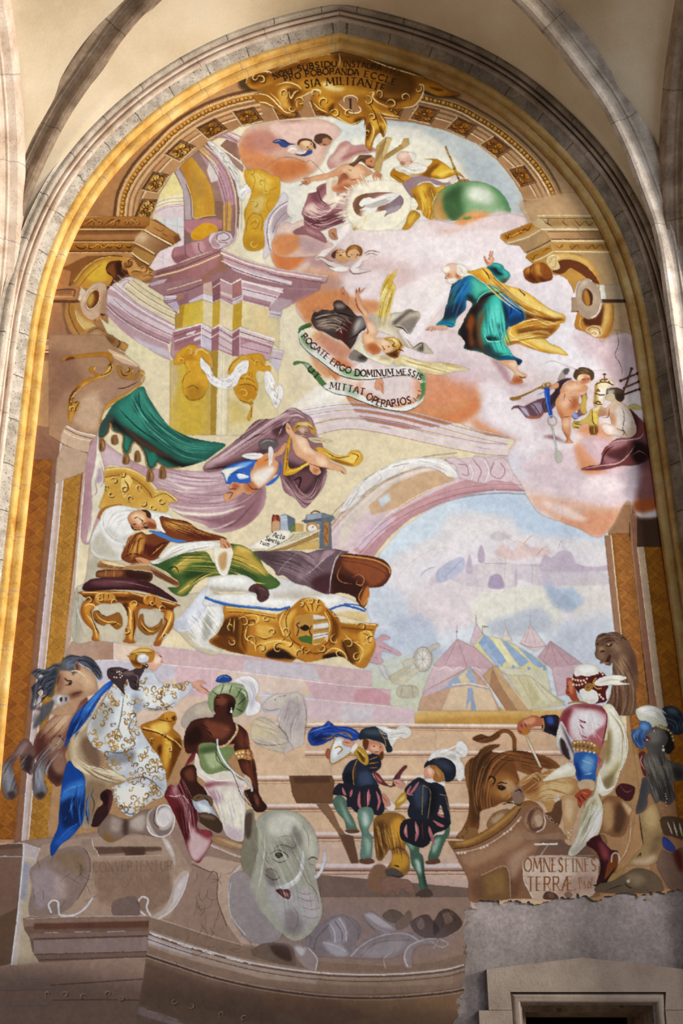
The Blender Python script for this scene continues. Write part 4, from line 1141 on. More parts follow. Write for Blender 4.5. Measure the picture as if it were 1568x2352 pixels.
paint('''
@ painted_entablature#left|brown painted cornice with gilded leaf bands and a scroll, at the left edge
% 90 480 4.48
P 8a5c30 300,75 +800+3+40+32+60+0+240+160+15+50-55+40-30+20-120+50-40+40-20+40-60+90+70+50-10+80-80+40-170-70-250+100-540+0+0-200
p a8743a g96642c:480,80,480,200 300,80 +800+0+40+30-30+85-810+5
p 7d5228 b2 300,170 +810+10-10+30-800-5
p c49664 g9a6a40:500,210,500,330 300,205 +780+5-20+30-60+50-20+40-680-5
p 6e4422 b4 300,235 +750-10-20+30-730+10
C e0bc90 w1.5 400,85 +700-5+350+200
C e2bc8c w2 390,208 +690+4
C 5a3418 w2 370,228 +690-2
C 5a3418 w2 340,330 +640-2
C dcb080 w2 330,340 +645+0
p a8742c g8a5a22:600,350,600,430 300,345 +675+0-15+87-660+0
C 5a3418 w2 300,440 +650+0
C e0b888 w2 290,452 +660-2
p b48658 280,456 +670+0+30+44-280-20-200+0-250+120
p c0905a g9a6a34:1100,100,1440,300 1100,80 +340+185+15+55-55+40-320-155+50-35+10-50
p 7a5020 b2 1380,290 +40-20+30+30-10+40-40+15
C e8cfa8 w4 1080,215 +120+70+170+90
C 5a3c20 w1.5 1085,235 +275+150
p c8a078 g8a6440:1000,280,1240,440 1000,290 +60-50+30+0+260+145-100+35-40+50-235-135
f d4b490 b5 1000,290 +60-40+60+50-70+40
C 4a2e18 w2 985,350 +115+60+100+60
C e8cfa8 w2.5 975,345 +115+60+100+60
p a88048 960,420 +30-30+200+100-10+40-50+50-180-135
C e8cfa8 w3 950,450 +90+70+90+50
C 4a2e18 w1.5 960,475 +80+60+80+50
k 6b441c w2 400,190 +70-60+90-20+80+40
k 5a3412 w2.5 480,170 +80-50+0+60
k 5a3412 w2.5 660,170 +80-55+40-5
k 5a3412 w2.5 700,180 +80-50+50-10-30+50
k 5a3412 w2.5 880,170 +60-55+50+5-70+60
k d8a85c w2 500,140 +40-30+40+30
k d8a85c w2 720,160 +80-50
k d8a85c w2 900,140 +60-30+40+50
k 6b4818 w2 1180,200 +70+30+40-20
k 6b4818 w2 1260,250 +70+40
k 4a2a0c w3 370,370 +30+30+60+10+20-30
k 4a2a0c w3 510,370 +10+40+60-20
k 4a2a0c w3 640,370 +50+30+40-20-10+40
k 4a2a0c w3 780,370 +40+40+40-30
k 4a2a0c w3 880,380 +50+20+30-30
k d09a44 w2 420,380 +50-10+70+30+60-30+70+25+80-25+90+20+80-15
F c08c3c 320,800 +40-70+80-110+120-100+140-40+160+5+70+55+30+60-70+10-20-50-20-10-150+250
f d8ac40 b6 480,700 +100-110+140-50-20+100+0+80-100+40
f 8f6838 b4 300,800 +80-140+120-110+140-60+120-10-200+80-140+140-60+90
C 6b4a2c w6 310,790 +90-150+140-110+160-50+160+0
C e0b060 w2 360,750 +110-140+130-90+140-30
C 7a5a30 w1.5 420,790 +100-120+120-100
F 5e3216 690,590 +50-50+120+0-10+80+80+30-80+60-80+60-80+60+70-115-60-55
f 7d4c24 b3 700,600 +100-40-30+160-70-60
f 3e1e0c b4 780,560 +80-10-10+90+50+20-80+40
C 4a2610 w2.5 700,590 -10+50+75+75-75+75
F c49058 850,545 +50-45+70+20+30+40+30+40+90+20+10+20+60+10+0+70-80+45-50-30-80+0-50-55-30-60-40-20
f 8a5c2c b3 870,560 +60-20+10+60-60+10
f 8f6636 b4 1060,740 +70-20+60-50-10+70-70+25
f a87840 b4 940,680 +80+20+80-40-80-20
k 5a3616 w3 870,600 +70-10+10-40-50-20
k 5a3616 w2 940,660 +60-20+60+20
k 6b4420 w2 1060,700 +60-20+60+10
k e0b880 w2 960,620 +80+10+70+20
k 5a4030 w2 330,540 +40-10+40-15+70+10
k 5a4030 w1.5 330,480 +30+40
k 5a4030 w1.5 300,545 +40+25+30-30
@ painted_wall_strip|brown painted wall with an oval window and moulded block at the left edge
P a9784f gb87f4a:200,600,200,1000 200,600 +130+40-30+160-150+0
r b0805a g9a7258:150,950,150,1340 60,950 +360+0+280+400-670+0
% 90 480 4.48
F b5844e 240,960 +190-20+210+60+0+130-80+30+40+60+80+40+10+90-350+0-70-150
f cfae72 b4 360,980 +60+120+140+80+60-40-20+90-100+10-80-40
f 7d5c44 b3 240,960 +40+0-20+120+40+140+60+110-30+15-70-145
f a87a3c b3 300,970 +60+20+10+110+70+120+40+40-60+20-90-100
C e6cc9a w1.5 370,1040 +30+110+70+90
C 6b4a30 w2 310,970 +0+110+70+160+60+80
C 8a5c30 w3 570,1130 +10+40+20+40
F a07850 490,1270 +50-50+80-5+60+45+10+70-50+15-120-5
f b8946c b5 520,1290 +80-40+40+50-80+20
C 6e4a30 w1.5 510,1270 +80-40+80+30
P b07c50 100,800 +310-10-10+140-310+5
p 96694a 120,835 +220-5-5+50-225+5
C 6b4630 w3 130,838 +225-6-5+73
C e6c8a0 w1.5 130,792 +300-2
C dcb488 w1.5 110,905 +240+0
P 6b4630 80,940 +320-2+20+22-60+10-280-8
P ecd9c4 400,935 +30-135+50+45-50+105
P dcc0a4 430,800 +50+45-10+25-50+60
F c9a78c 480,850 +80-80+80-15+50+35+0+110+10+100-10+90-60-10-30+40-60+20-70-40-40-80+0-90
f d8bca0 b3 440,940 +60-100+80-50-60+110-40+150
f a98468 b4 640,900 +50-50+0+230-60+0
F b89878 460,960 +40-110+80-40+60+60-10+90-60+70-70+20-35-40
C ead6be w2 460,960 +40-110+80-50+60+60
C ead6be w1.5 480,950 +40-90+60-30+40+50-10+80-50+60-50+10-25-40
F 8a5c30 490,950 +40-80+60-35+30+55-20+80-60+55-40-15
f 6e3c18 b2 560,860 +40-20+20+60-30+90-50+30+40-80
f c49a48 b3 495,950 +35-70+30+0-10+80-30+40
C f2e6d6 w2 560,765 +80-10+50+45+0+50
C 5e3c28 w4 460,830 +40-40+60-35+70-5
C 5e341c w6 390,985 +40+95+70+60+80+10
C f0e0cc w2 440,1060 +60+60+60+15+50-25+20-35
P 4a3830 625,1075 +65+10-50+20
@ painted_entablature#cornice|brown painted cornice line below the oval, left edge
P b08a6c g9a7458:200,1350,200,1400 40,1350 +640+0+10+50+30+50-20+30+0+80-660+0
p c49c78 b2 40,1400 +650+0+10+50-660+5
C e6d0b8 w1.5 60,1350 +620+5
C 5e3c28 w2.5 40,1455 +660+0
C e0bc94 w3 40,1472 +660+0
C 6b4430 w3 40,1492 +660-2
p 8f6848 40,1500 +660+0+0+30-660+0
P d6bfaa 680,1355 +40+45+110+60+100+40+30+68-80+0-180-98+20-20-30-30
p ece0d4 680,1355 +40+55+130+80+80+40-10+38-220-98-10-50
p c4a488 720,1400 +110+60+100+40+20+50-110-50
@ painted_entablature#roll|short brown painted roll moulding beside the cornice, left edge
F 9a7044 690,1310 +30-30+70+50+50+30+70+20+0+50-30+40-60-30-80-50
f b88a50 b4 840,1370 +70+20-20+60-40-10
C 5e3818 w3 820,1345 +10+45-30+40
f 7d5830 b3 700,1310 +80+30-20+50-60-30
''')
paint('''
@ painted_hall
% 90 480 4.48
P dcd0a8 620,1110 +200+170+180+100+320+188-400+0-40-88+40-80-100-70-120-50
P d8c8a0 820,770 +110-70+130+40+0+60+220+140+100+100+20+160-400-260
P b898a0 700,840 +80-70+70+60+150+130+400+240-10+140-70+60+30+160-70-20-280-170-140-110-170-170+0-90
p d4c0cc 720,820 +60-40+50+50+160+140+400+240+0+30-410-240-160-130
p d0bcc4 700,880 +120+50+180+130+390+200-5+50-385-200-300-150
p a98890 690,970 +130+120+180+100+340+160-10+40-330-150-180-90-130-120
p c4a0ac 900,1100 +250+130+180+80+0+30-250-110-200-100
p c2b6c4 b3 980,1320 +170+80+190+60+10+80-150-60-200-110
M 000 m0:2:ede0d6 m5:1.2:9a7c86 m16:1.5:e8dcd4 m19:1.5:8a6a76 m30:1.5:ead8d0 m33:1.2:8a6a76 m44:1.2:8a6a76 720,790 +110+90+170+130+200+120+190+90
M 000 m0:1.5:e8d6d0 m3:1.5:7d5e6c m11:1.2:8f7080 m20:1.5:e0d0d0 m23:1.2:8f7080 690,1000 +130+120+180+120+180+90+160+70
C e8dccc w1.5 620,1110 +210+180+170+100+320+170
F d8c8cc 820,770 +40-50+70-20+50+20-80+40-20+70-50-20
C a08088 w1.5 830,760 +50-30+50+10-50+30-20+40
% 340 560 3.564
@ painted_hall/cornice_pier
P 9a747c 0,350 +60-130+170-50+170-60+190-72+130+62+180+60+200+50+375+52-15+58-40+10-20+50-300+160-20+70-90-10+0-70-130-30-90-30-80+40-100-50-60+30-80-35-195+55-25+70-20-40-80-60+0-50
p 8d6462 ga87878:100,200,500,150 60,230 +170-60+170-60+190-65+10+105-40+40-130+80-330+60
p 9a6e5c b6 430,270 +130-80+30-130+50+130+40+40-120+0-80+80-40+20
p c8b4c2 620,140 +280+90+280+80-10+40-270-60-200-70
p c09aa4 600,50 +120+60+180+55+200+50+375+50-25+45-450-60-200-40-180-60
l f0e2cc w3 595,75 +205+85+260+70+360+60
l f0e2cc w2 600,140 +120+60+180+65+270+55
l e8c898 w3 50,275 +200-50+180-65+160-70
l e8c898 w2 155,380 +145-40+140-45
l ecdcc4 w2.5 600,45 +140+65+160+55+200+45+370+55
l 7d5660 w1.5 610,110 +210+80+240+70+370+60
l 7d5660 w2 640,180 +220+80+320+90
l 6e4a50 w2 60,250 +240-65+290-125
l 6e4a50 w2 130,430 +200-50+120-50
p b8a4b4 0,330 +90-30+70-15-30+35-100+25
p b098a4 1060,360 +340+10-300+170-10+60-90-20+0-60+60-80+120+20
p 9a7480 b3 1110,360 +290+15-220+115-10-40-130-10
p b8a8c4 160,490 +70-20+30+50+0+50-40-20
p c0aebc 130,430 +100-10+0+40-90+20
l e8dce0 w2 140,440 +95-10
l 6e5060 w1.5 135,470 +105-15
p c4b4cc 335,470 +115-60+0+40-110+40
p 8d6a74 230,440 +100-40+0+80-70+25
p a07862 240,420 +60-20-10+50-50+10
p d8d0da 450,410 +80+20+0+55-80-30
p c8aa98 450,330 +70-20+10+120-80-20
p 8a6068 525,320 +65-40+0+180-60+25
p b8949a 590,300 +100+30+0+170-100-40
p d6c0b0 590,390 +100+30+0+30-100-40
p a47470 690,330 +70-40+10+150-80+60
p c4b8c8 690,450 +80-30+0+40-80+40
p d8c6cc 765,300 +345+70-50+70-40+50-30+40-220-65
p c0a0aa 770,320 +330+70-40+40-290-80
p a88490 780,420 +230+60-20+45-215-60
l f2e8dc w3 765,300 +135+40+205+60
l f2e8dc w3 590,290 +90+40+80-40
l 8a6470 w2 770,370 +280+70
l 8a6470 w1.5 775,450 +225+60
l 8a6470 w1.5 590,430 +100+40+80-40
l e8d8c8 w2 530,360 +60-40
l 7a5660 w2 530,440 +60-30
l f0e8e4 w1.5 450,445 +80+35+60-25+100+50+80-37+220+60
p c4b8c4 990,550 +100+10-10+55-90-15
l 8a7080 w2 995,570 +90+20
P c9a63a gd2b85a:260,500,450,600 255,510 +195-52+0+192-195+40
p b08a34 255,510 +45-12-20+192-25+0
P ddcaa0 450,458 +80+32-5+200-75-40
P c4a040 530,490 +60-28-5+203-60+25
P e0cca4 590,462 +105+43-5+210-105-50
P bc9a38 695,505 +75-37-5+212-75+35
P e4d0a0 gd8c090:770,500,990,600 770,468 +220+62-2+240-223-90
P d6c49a 988,600 +87+10-5+250-82-90
P b08c44 220,580 +38-10+0+120-38+10
l f4e8c8 w1.5 452,458 +0+192
l f4e8c8 w1.5 590,462 -3+198
l f0e4c8 w1.5 770,470 -2+210
l f4ecd8 w1.5 988,610 +0+160
l f4ecd8 w1.5 1073,610 -3+250
l 9a7c34 w1.5 530,490 -3+200
P b08a96 205,715 +235-67+80+47+60-33+110+63+60-45+290+95-25+85-30+100-235-40-60+5-110-45-60+0-85-30-135+10-90+100-30-60
p a0727e 205,715 +235-65-2+170-218+60
p 9a6c78 520,695 +60-30-5+135+0+70-55+10-5-90
p 96687a 690,725 +60-43+0+233-65+10-5-125
p d6c2cc 440,650 +80+45-2+175-83-40
p c8bcd0 440,760 +78+30+0+90-83-30
p cfb4bc 580,665 +110+60-5+175-107-40
p dcc8d2 320,730 +80-30-30+40-60+10
p d4c8d4 370,780 +65-40-5+40-50+20
p d8c4c0 750,682 +290+93-10+45-280-70
p c8a4b4 750,830 +110-30+140+60-15+90-230-50
l f2e6dc w3 205,720 +235-65+80+45+60-32+110+62+60-42+290+97
l 7d5662 w2 210,760 +230-70+78+45+60-35+107+65+65-45+280+90
l f0e4dc w2 215,800 +225-75+78+45+60-40+107+60+65-40+270+85
l 8a6070 w1.5 220,830 +220-85+78+40+60-30+107+65+65-45+260+75
l 8a6070 w1.5 575,820 +110+60+65-40+240+60
l e8dce4 w1.5 750,700 +0+210
l e8dce4 w1.5 437,655 -2+185
P d2bcc8 1015,860 +90+15-15+85-30+100-60-10+0-90
l f0e8e8 w2 1010,870 +95+15
l 8a6878 w1.5 1000,930 +95+20
p c4bccb 1000,950 +70+20-5+90-60-10
P c9ab5c gbfa060:200,1000,560,1000 180,960 +380-90+0+698-385+0
p c8a848 b10 240,980 +180+20+60+200-20+368-220+0
p cbb384 b6 175,960 +55+0+20+140-50+200-25+0
P a88a3c 515,880 +60-10-5+330-10+368-50+0
P e2d2ae 575,870 +115+50+10+80-50+200-10+368-85+0+10-368
C f0e6cc w2 600,900 -10+300-10+368
C f2ead2 w1.5 620,910 -8+658
P e0cda0 690,920 +300+40+70+100+0+508-410+0+10-368
p d0b878 b12 660,1260 +100+40+80+150-180+30
p cfc294 b10 900,1060 +40+0+40+240-20+70-40-30
@ painted_hall/gilded_shell
F d09a30 210,960 +40-80+80-50+60+0+10+40+30-10+70+20+20+80-20+40-60-70-40+50-100+0-80+10
f c08628 b5 230,960 +100-60+70+60-100+20
@ painted_hall/gilded_shell#low
F d4a038 300,960 +120+0+20+80+50+60-10+100-50+70-90+10-50-60-10-100+40-80
f b88228 b6 340,1200 +80-20-20+70-60+10
f a67c28 b12 a.7 330,1160 +140+20-10+200-90+40-60-40
C 6e4e10 w1.8 320,1180 +50-20+40+30
C 8a6414 w2 310,1240 +30+40+80-10+50-40
C 7a5812 w1.5 280,1140 +20-60+50-40
C 8a6414 w1.5 300,960 +10+80
@ painted_hall/gilded_shell
K d09c50 w7 380,900 +15-35+35-5+60+30+25+70+5+60
K ecd098 w2 385,910 +15-35+40-10+50+35
@ painted_hall/gilded_shell#right
F d09a34 650,1060 +30-80+70-60+60-10+30-10+80+0+40+50+0+50+40+0+0+50-40+0-60-10-20+50+20+70-10+80-30+60-10+100-20+50-20-30+30-90-80-40-50-70-10-80+40-40+60-50+0-80-60+30-40+60
f bb8426 b5 720,1200 +80-50+90+30-10+80-80+30
f e0b054 b5 670,1030 +70-80+60-20-40+50
C 7a5812 w1.8 740,1160 +60-10+70+20+20+50
C 7a5812 w1.8 720,1270 +60+20+60+20+20-10
C 7a5812 w1.5 740,1100 +90+10+50+30
C 8a6418 w1.5 840,930 +30+30+50+10+30+30
C 8a6418 w1.5 830,1050 -5+60
C 8a6418 w1.5 850,1050 +0+50
C 8a6418 w1.5 660,1040 +40-70+80-50
C 7a5812 w1.5 830,1340 +20+20-10+60
@ painted_hall/plaster_garland#swag
F efeae6 430,930 +40+40+40+40+20+60+40+30+70-5+50-45+50-70+80-25-10+95-50+30-40+80-80+30-80-15-60-45-30-70-40-50
@ painted_hall/plaster_garland#drop
F eae4de 950,1060 +50-10+40+80-10+70+50-50+30+70-30+80-40+50-40-90-40-70
@ painted_hall/plaster_garland#swag
s bdb2ac w1.5 450,960 +50+100+60+80+80+20
s bdb2ac w1.5 700,1060 +40-40+60-40
s bdb2ac w1.5 560,1110 +40+30+0+40
s bdb2ac w1.5 650,1110 +40+20-10+40
s bdb2ac w1.5 490,1050 +40+0-10+60
s c0b6b0 w1.5 960,1090 +40+90+40+120
s c0b6b0 w1.5 1070,1180 -20+80+0+70
s fbf8f4 w2.5 440,960 +50+80+40+60+60+30+70-10+70-100+70-50
s fbf8f4 w2.5 960,1080 +50+60+10+100+40+50
s fbf8f4 w2 1080,1170 +20+60
''')
paint('''
@ painted_entablature#right|brown painted cornice with gilded leaf bands above an oval, at the right edge
% 1130 460 4.48
F b49470 b10 340,0 +760+0+400+1000+0+568-40-168-220-70-50+85-90+0+0-515-200-340-340+0-200-360
f a08662 b16 a.7 900,500 +400+100+200+500-400-220
P b39468 470,155 +560+0+60+135+70+110+90+145-610+0-80+45-160+50-60-50+20-40-30-10-50-70-130-15-70-65+10-40+320-125
p b8905c gb08a58:80,380,420,250 90,350 +320-125+70+65-140+70-190+75-70-35
p a8701f b3 100,360 +300-120+40+30-110+70-200+80
p b8a07a 415,230 +65-60+560+10+50+110-610-5-50-20
p 9c7c50 b4 560,190 +480+10+40+80-480-10
C e8d6b4 w2 410,225 +65-65+555+0
C 6b5030 w2 490,185 +550+3
C e6d2b0 w3 500,300 +590+0
C 6b5030 w2 570,325 +530-3
p c09a70 g8a6c4a:560,330,1100,330 560,330 +550-5+40+70-550+5
C 5a4028 w2 600,402 +550+0
C e8d0a8 w3 610,420 +550+0
p b48a4a 610,440 +560+0+40+75-570+5
p 94703c b3 800,450 +380-5+30+65-410+5
C e6d0a4 w2.5 640,528 +580+7
p a48662 500,305 +60+35+40+70-250+130-70-70-130-15+190-75
p b09068 b4 520,340 +40+20+30+50-130+60-40-40
C e2c8a0 w2.5 150,445 +190-55+150-80
C 5e4630 w2.5 350,540 +130-60+120-65
p a87c30 340,590 +30-35+230-95+20+60-220+120
C e2c490 w2.5 390,640 +130-50+110-60
k 5a380c w2.5 130,350 +30+50+10-50+40+40
k 5a380c w2.5 265,305 +25+35+40-40+40+10+30-60
k e0b860 w1.5 150,345 +50+25+80-40+60-10
k 5a4020 w2 520,200 +40+40+60+30
k 5a4020 w2 590,195 -20+35+50+45
k 5a4020 w2 740,195 -10+35+60+40
k 5a4020 w2 840,200 +40+40+20+20+60-45
k 5a4020 w2 950,210 +50+50+40-40
k 6b4818 w2 650,460 +40+35+30-35+0+35
k 6b4818 w2 790,460 +30+40+50-40+30+40
k 6b4818 w2 950,460 +30+40+50-40+30+40+50-40+30+35
k 6b4818 w2 390,590 +30+20+20-40+60-10
k 6b4818 w2 520,540 +40-40+40+0
s 6a6258 w1.2 790,160 +40+80+50+50+20+60+50+40+0+60
F b98c48 400,640 +80-20+80-30+60-40+140-5+140+25+120+70+70+120+20+100-50+0-100-50-80+40-40+110-20-60-60-90-70-40-70-10
f d8b878 b5 640,560 +160+0+100+30+100+70+60+120-100-120-140-60-120+0
F 6b3a1c 620,735 +70-45-10-60+100-20+120+30+100+70+70+90+30+60-50-10-60-30-60-50-80-50-50-20-60+50-50+10
f 8a5a2a b4 760,740 +80-20+120+80-60+30-40+20-60-60-100-20
F d6bc88 560,640 +10-50+50-30+60+10+20+30-30+20+20+40+0+40-40+20-50-20
C f0e0bc w2 560,650 +10-60+70-30
C a88850 w1.5 590,650 +20-50+40-10+0+90-40+10
F 8f5420 320,760 +10-50+60-35+50-25+80-10+70+60+30+70-10+50-70+20-60+10-60+5-70-35
f c88a38 b5 350,690 +40-10+10+60-50+20
f d09a48 b5 440,660 +50+0+10+80+20+50-70-50
f 5e2c10 b5 350,790 +50-30+60+70-40+20
f 5e2c10 b4 480,780 +80+40+50-30-30+50-80+0
C 5e3010 w2 400,670 -10+70+30+60+50+50
C 7a4a1c w1.5 500,650 +0+70+40+60+70-10
@ painted_wall_strip#right|brown painted scroll and oval block at the right edge of the fresco
% 1130 460 4.48
F b5803c 870,1170 +30-50+60+90+80+0+70-60+20-70+50-20+60+10+10+130-10+100-40+90-40+25-100-5-120-60-90-40
f 5a3014 b3 940,1210 +120+0+90-130+0+120-30+90-80+0-80+0
f d2aa68 b4 1160,1080 +50-10+0+130-40+120-50+70+10-90
C 8a6430 w1.5 1240,1080 +0+150-50+140-40+40
C e0c48a w1.5 910,1210 -10+70+20+40
F c8a878 960,1340 +40-40+80-10+50+40+0+60-70+20-60-30
C 6b4824 w1.5 980,1340 +40-30+70+10+20+60
C f0e4c8 w2 1010,1360 +40-20+40+30-30+30-30-20
P a08c74 1100,870 +260+0+30+150-270+0
P d0ccbc 1100,870 +50+0+20+145-50+5
p e0dccc 1105,875 +25+0+10+140-20+3
P 4e3828 1115,1020 +275+0+10+35-260+0
P a48a74 815,1000 +45+0+40-100+0+240-70+5-15+0
F a89480 860,960 +20-90+60-55+60-5+60+60+40+0+10+90+20+100-30+100-80+60-60-5-70-65-20-90
f c2ae9a b4 880,950 +40-100+60-30-20+80-60+100
f 8f7c6c b3 1080,880 +30+120-30-100
C e6e0d8 w2.5 1120,1060 -30+100-70+55
C e4d8c4 w2 1000,815 +60+45+30+30
F b09a84 890,1000 +20-90+60-35+60+45+40+80-10+90-50+55-60-15-50-60
F 7d5c40 920,980 +20-60+40-10+50+60+0+90-30+30-40-10-30-40
f b07c34 b2 945,970 +15-40+30+30+15+80-15+45-30-25
f 4a2a14 b2 975,915 +55+55+0+90-25+25+0-85
C e0d4c4 w2 900,980 +30-80+60-15+60+65+15+70
C e0d4c4 w1.5 1060,1060 -50+80-60-20
C 6b5444 w1.5 880,1010 +30+80+60+60+70-10
C 6e5844 w1.5 1180,895 +165+10
L 5e4a3c w1.6 815,1150 +75-5
''')
paint('''
@ painted_person#kneeling|painted white bearded man in blue and green robe with yellow mantle kneeling on a cloud
% 960 560 4.3556
s f8f2ea w1.6 310,90 +20-25+70+0+100+55+35+60-15+25-80-15-90-50-40-50
q a88088 b5 a.8 720,1150 +100+30+80+110+40+90+140+30-10+20-110-10-70-30-70-100
q b898a0 b4 a.7 200,850 +100+0+100+50-80-30
F e0a83c 480,275 +80-10+90-25+60+20+60+70+60+50+60+40+120+30+110+60+120+90+90+60+120+50+25+40-15+40-40+10-20+50-100+90-30+10+50+50+100+40+80+80-100-15-130-15-170-50-110-40-90+20-55-45+25-75+60-70+70-30+60-40+0-70-60-70-60-80-50-70-50-20-100-40-100-30-80-60-70-30
f b87820 b6 500,290 +120+30+120+80+110+40+50+30+80+120+70+50+20+50+50+10+80+20+150+30-150-5-130-15-50-110-120-140-160-80-140-60
f 6b3c1c b4 1060,640 +90+50+100+40+150+10+60+20-130+30-150-40-120+20+10-70
f edc56a b6 660,250 +60+40+20+70+60+20-30+40-70-60-60-60
f f0cc78 b6 900,430 +140+50+120+80+80+80-40+60-80-60-120-80
f f2d68c b4 1230,610 +100+60+120+45-70+25-120-40
f c68a34 b6 940,830 +120-30+120-40+110+40+130-10-40+60-80+10-100-10-140+20
f 7d4c24 b5 950,860 +110-10+140-10+120+0+70+0-80+90-40+10-40-30-80-10-90+10-80+10+20-40
f e8b650 b5 930,850 +40-10-10+60+40+20-50+30-50-20
f f0d080 b4 890,950 +100-20+110-30+60+10+90+50+60+40+110+50+60+60-130-20-150-60-120-70-120+5
f a86c28 b4 880,980 +110-15+70+25-60+10-100+15
f b87c30 b4 1060,1000 +140+60+130+25+150+25-210-18-170-52
s fae6b0 w3 930,840 -10+60+50+40
s f6dc9c w3 940,820 +120-40+120-20+120+50+140-40
s f8e2a4 w3 1180,690 +30-20+5-40
s f6e0a0 w3 880,985 +100-25+100+40+120+60
s 5e3414 w3 1000,450 +60+60+0+20
s 5e3414 w3 640,250 +50+50+30+70
s 5e3414 w3 870,430 +130+180+80+50+100+60
s 7a4a1c w2 720,350 +40-10+20+40
s fae8b4 w2 730,320 +30+30+10+30
F 2f8f88 470,330 +70-10+100+70+100+30+100+35+60+25+60+60+60+60+40+80+5+80-135+70-30+10-50+140+50+60+50+80+80+40+5+30-35+25-40-50-140+5-100-40-120-50-140-30+10-60-40-60-35-40+55-100+15-50+75-130-55-40-15+90-80+80-20+60-20+30-150-10-15-20+65-60+20-90+20-50+30-130+20-70+40-30
f 0f5f96 b8 380,400 +100-60+60-10-20+90-40+100+0+130-80+80-60+30+0-120+40-80
f 2f7fb0 b8 420,420 +80-60+40+40-60+100-50+20
f 5a3c1c b7 310,470 +40-70+50-20-30+90-40+100-30+50
f 332a2c b8 270,660 +60-40+90-20+20+90-60+30-80+40-60+10
f 17324c b6 300,640 +80-20+0+60-80+60-50+0
f 5cc0a4 b8 530,340 +90+50+100+30+110+40-110+30-100+10-30+70-20-10-10-80-20-60
f 1f2a30 b5 480,510 +60+10+30+40+30+30-40+10-60-30
f 3a2620 b6 560,610 +80-110+100-20+140+0-120+30-80+70-40+80-40+60+0+180+40+120+80+90-120-40-130-20+10-40-80-120+60-130+70-110
f 1c1216 b5 420,860 +60-100+60-120+60-20-40+140+20+140-20+100-40+60-50-20
f 8a4c18 b5 520,700 +50+60-20+90-10+70+20+80-40+30-20-170-20-30
f 7d4a20 b6 590,830 +30-110+60-60-40+140-10+120+30+100+100+120-60-30-90-110
f 4cc0ac b8 740,510 +90+10+10+80+30+100+0+120-10+120-30+30-130-10-50-60+20-120+50-160
f 6ad8c4 b8 700,760 +60-140+60+0-20+140-20+80-60+60-50+0
f 0d5aa0 b6 830,520 +90+0+80+80+50+60+10+90-100+60-50+30-20-100-20-100-30-60
f 1a3a5c b6 900,760 +80-40+70+20+0+30-120+60
f 2a7ec4 b6 850,530 +50+0+60+60-60+30-30-20
f 14222e b4 840,580 +30+40+30+80-10+120+20+30-30+30-10-120
f 20505a b5 780,820 +50-20+20+80-20+70-50-20+40-50
f 101418 b4 680,930 +80+0+70+40-70+10-70-10
f 50c8b0 b5 720,990 +120-10+80+80+20+50-100+0-60-50
f 2a4448 b5 640,1030 +80-30+40+80+100+30+100+40-140+10-120-40
f 0c5c90 b5 830,1140 +120-15+80+35-10+40-60-40-100+5
f 1c3050 b3 950,1160 +85+5-5+30-30+20-30-25
s 8ae8d4 w3 660,890 +30+80+90+10+80-20
s 7adcc8 w3 820,860 +30+40-20+50
s 62ccb4 w3 580,600 +40-70+80-50+140-20
s 101820 w4 890,480 -130+20-100+40-70+60
s 0c2c54 w3 920,600 +10+80-30+40
s 0c2c54 w4 1000,640 +40+60+10+60
s 48b8a8 w3 810,1120 +90-10+50+10
s 0a6ca8 w5 190,800 +70-10+70+10+30+20
s 123858 w3 200,815 +90+10+60+10
F 2c8a8c 685,235 +55-40+60+0+50+25+10+30+50+40+8+40-28+40-30+25-60-15-40-50-40-60
f 4cb8a4 b4 730,210 +70-10+40+30-60+10
f 56c0ac b5 850,260 +55+40-25+50-50-40
f 1c3038 b4 690,240 +90+0+20+40+70+30-70+10-40-20-40-40
f 6a4a2c b4 820,360 +60-10+20+10-40+35
s 101c24 w3 760,240 +40+50+50+20
F d09070 690,215 -30-55-5-40+15+10+15+30+20-15+10-65+10-5+0+55+15-55+8+3-3+52+15+20-15+40-30+30
f e8b898 b3 690,150 +50-10-10+40-30+10
s 8a4e38 w1.5 705,145 +15+20
s 8a4e38 w1.5 660,160 +30+30+30+0
F d8a890 75,860 +35-30+50-5+60-10+70+10-10+30-60+10-50-5-30+15-30-7
s 8a5040 w1.8 120,840 -20+20-15+2
s 8a5040 w1.8 150,840 -20+28
s 8a5040 w1.8 170,840 -10+28
F d8a480 820,1175 +140-10+30+45+10+60+80+40+5+25-45+15+10+40-40+15-70-5-20-10+30-60+10-40-60-50
f f0d0b4 b5 900,1190 +70+0+10+60+60+60+30+15-70+5-40-70
f a8603c b5 930,1380 +50-50+70+20-10+40-80+10
s 7a3c20 w2.5 1000,1320 +40+20+40-10
F e2b898 250,260 +20-40+60-25+70+10+40+35+40+20-10+50-30+40-50+20-40+30-50-10-10-40-25-10+15-20-15-20
f c88a68 b4 290,310 +40+0+0+40-30+0
f e8c8b0 b4 300,230 +80-25+40+35-70+30
f b07050 b3 370,310 +40-10+10+40-30+10
F ece4d4 245,240 +55-15+20+25-20+30-30+10-30-20
F eee6d6 390,210 +40-5+50+35+10+40-30+40-40+0-30-30
F e8dccc 280,360 +50-15+50+5+10+30-40+15-30+5-30-15
f c0b098 b2 250,260 +30+20+20-10
s c4b49c w1.5 420,240 +20+50+30+10
s c4b49c w1.5 400,280 +30+30
s faf4ea w2 400,220 +50+20+30+30
s 5a3020 w2 285,325 +25-3
s 7a4630 w1.5 290,305 +30-5
s 6b3a28 w1.5 280,320 -12+25+22+5
s f8f2e8 w2 300,370 +40-10+30+10
@ painted_cloud#great
r e0cdd4 a.0 0,0 +1+0+0+1
''')
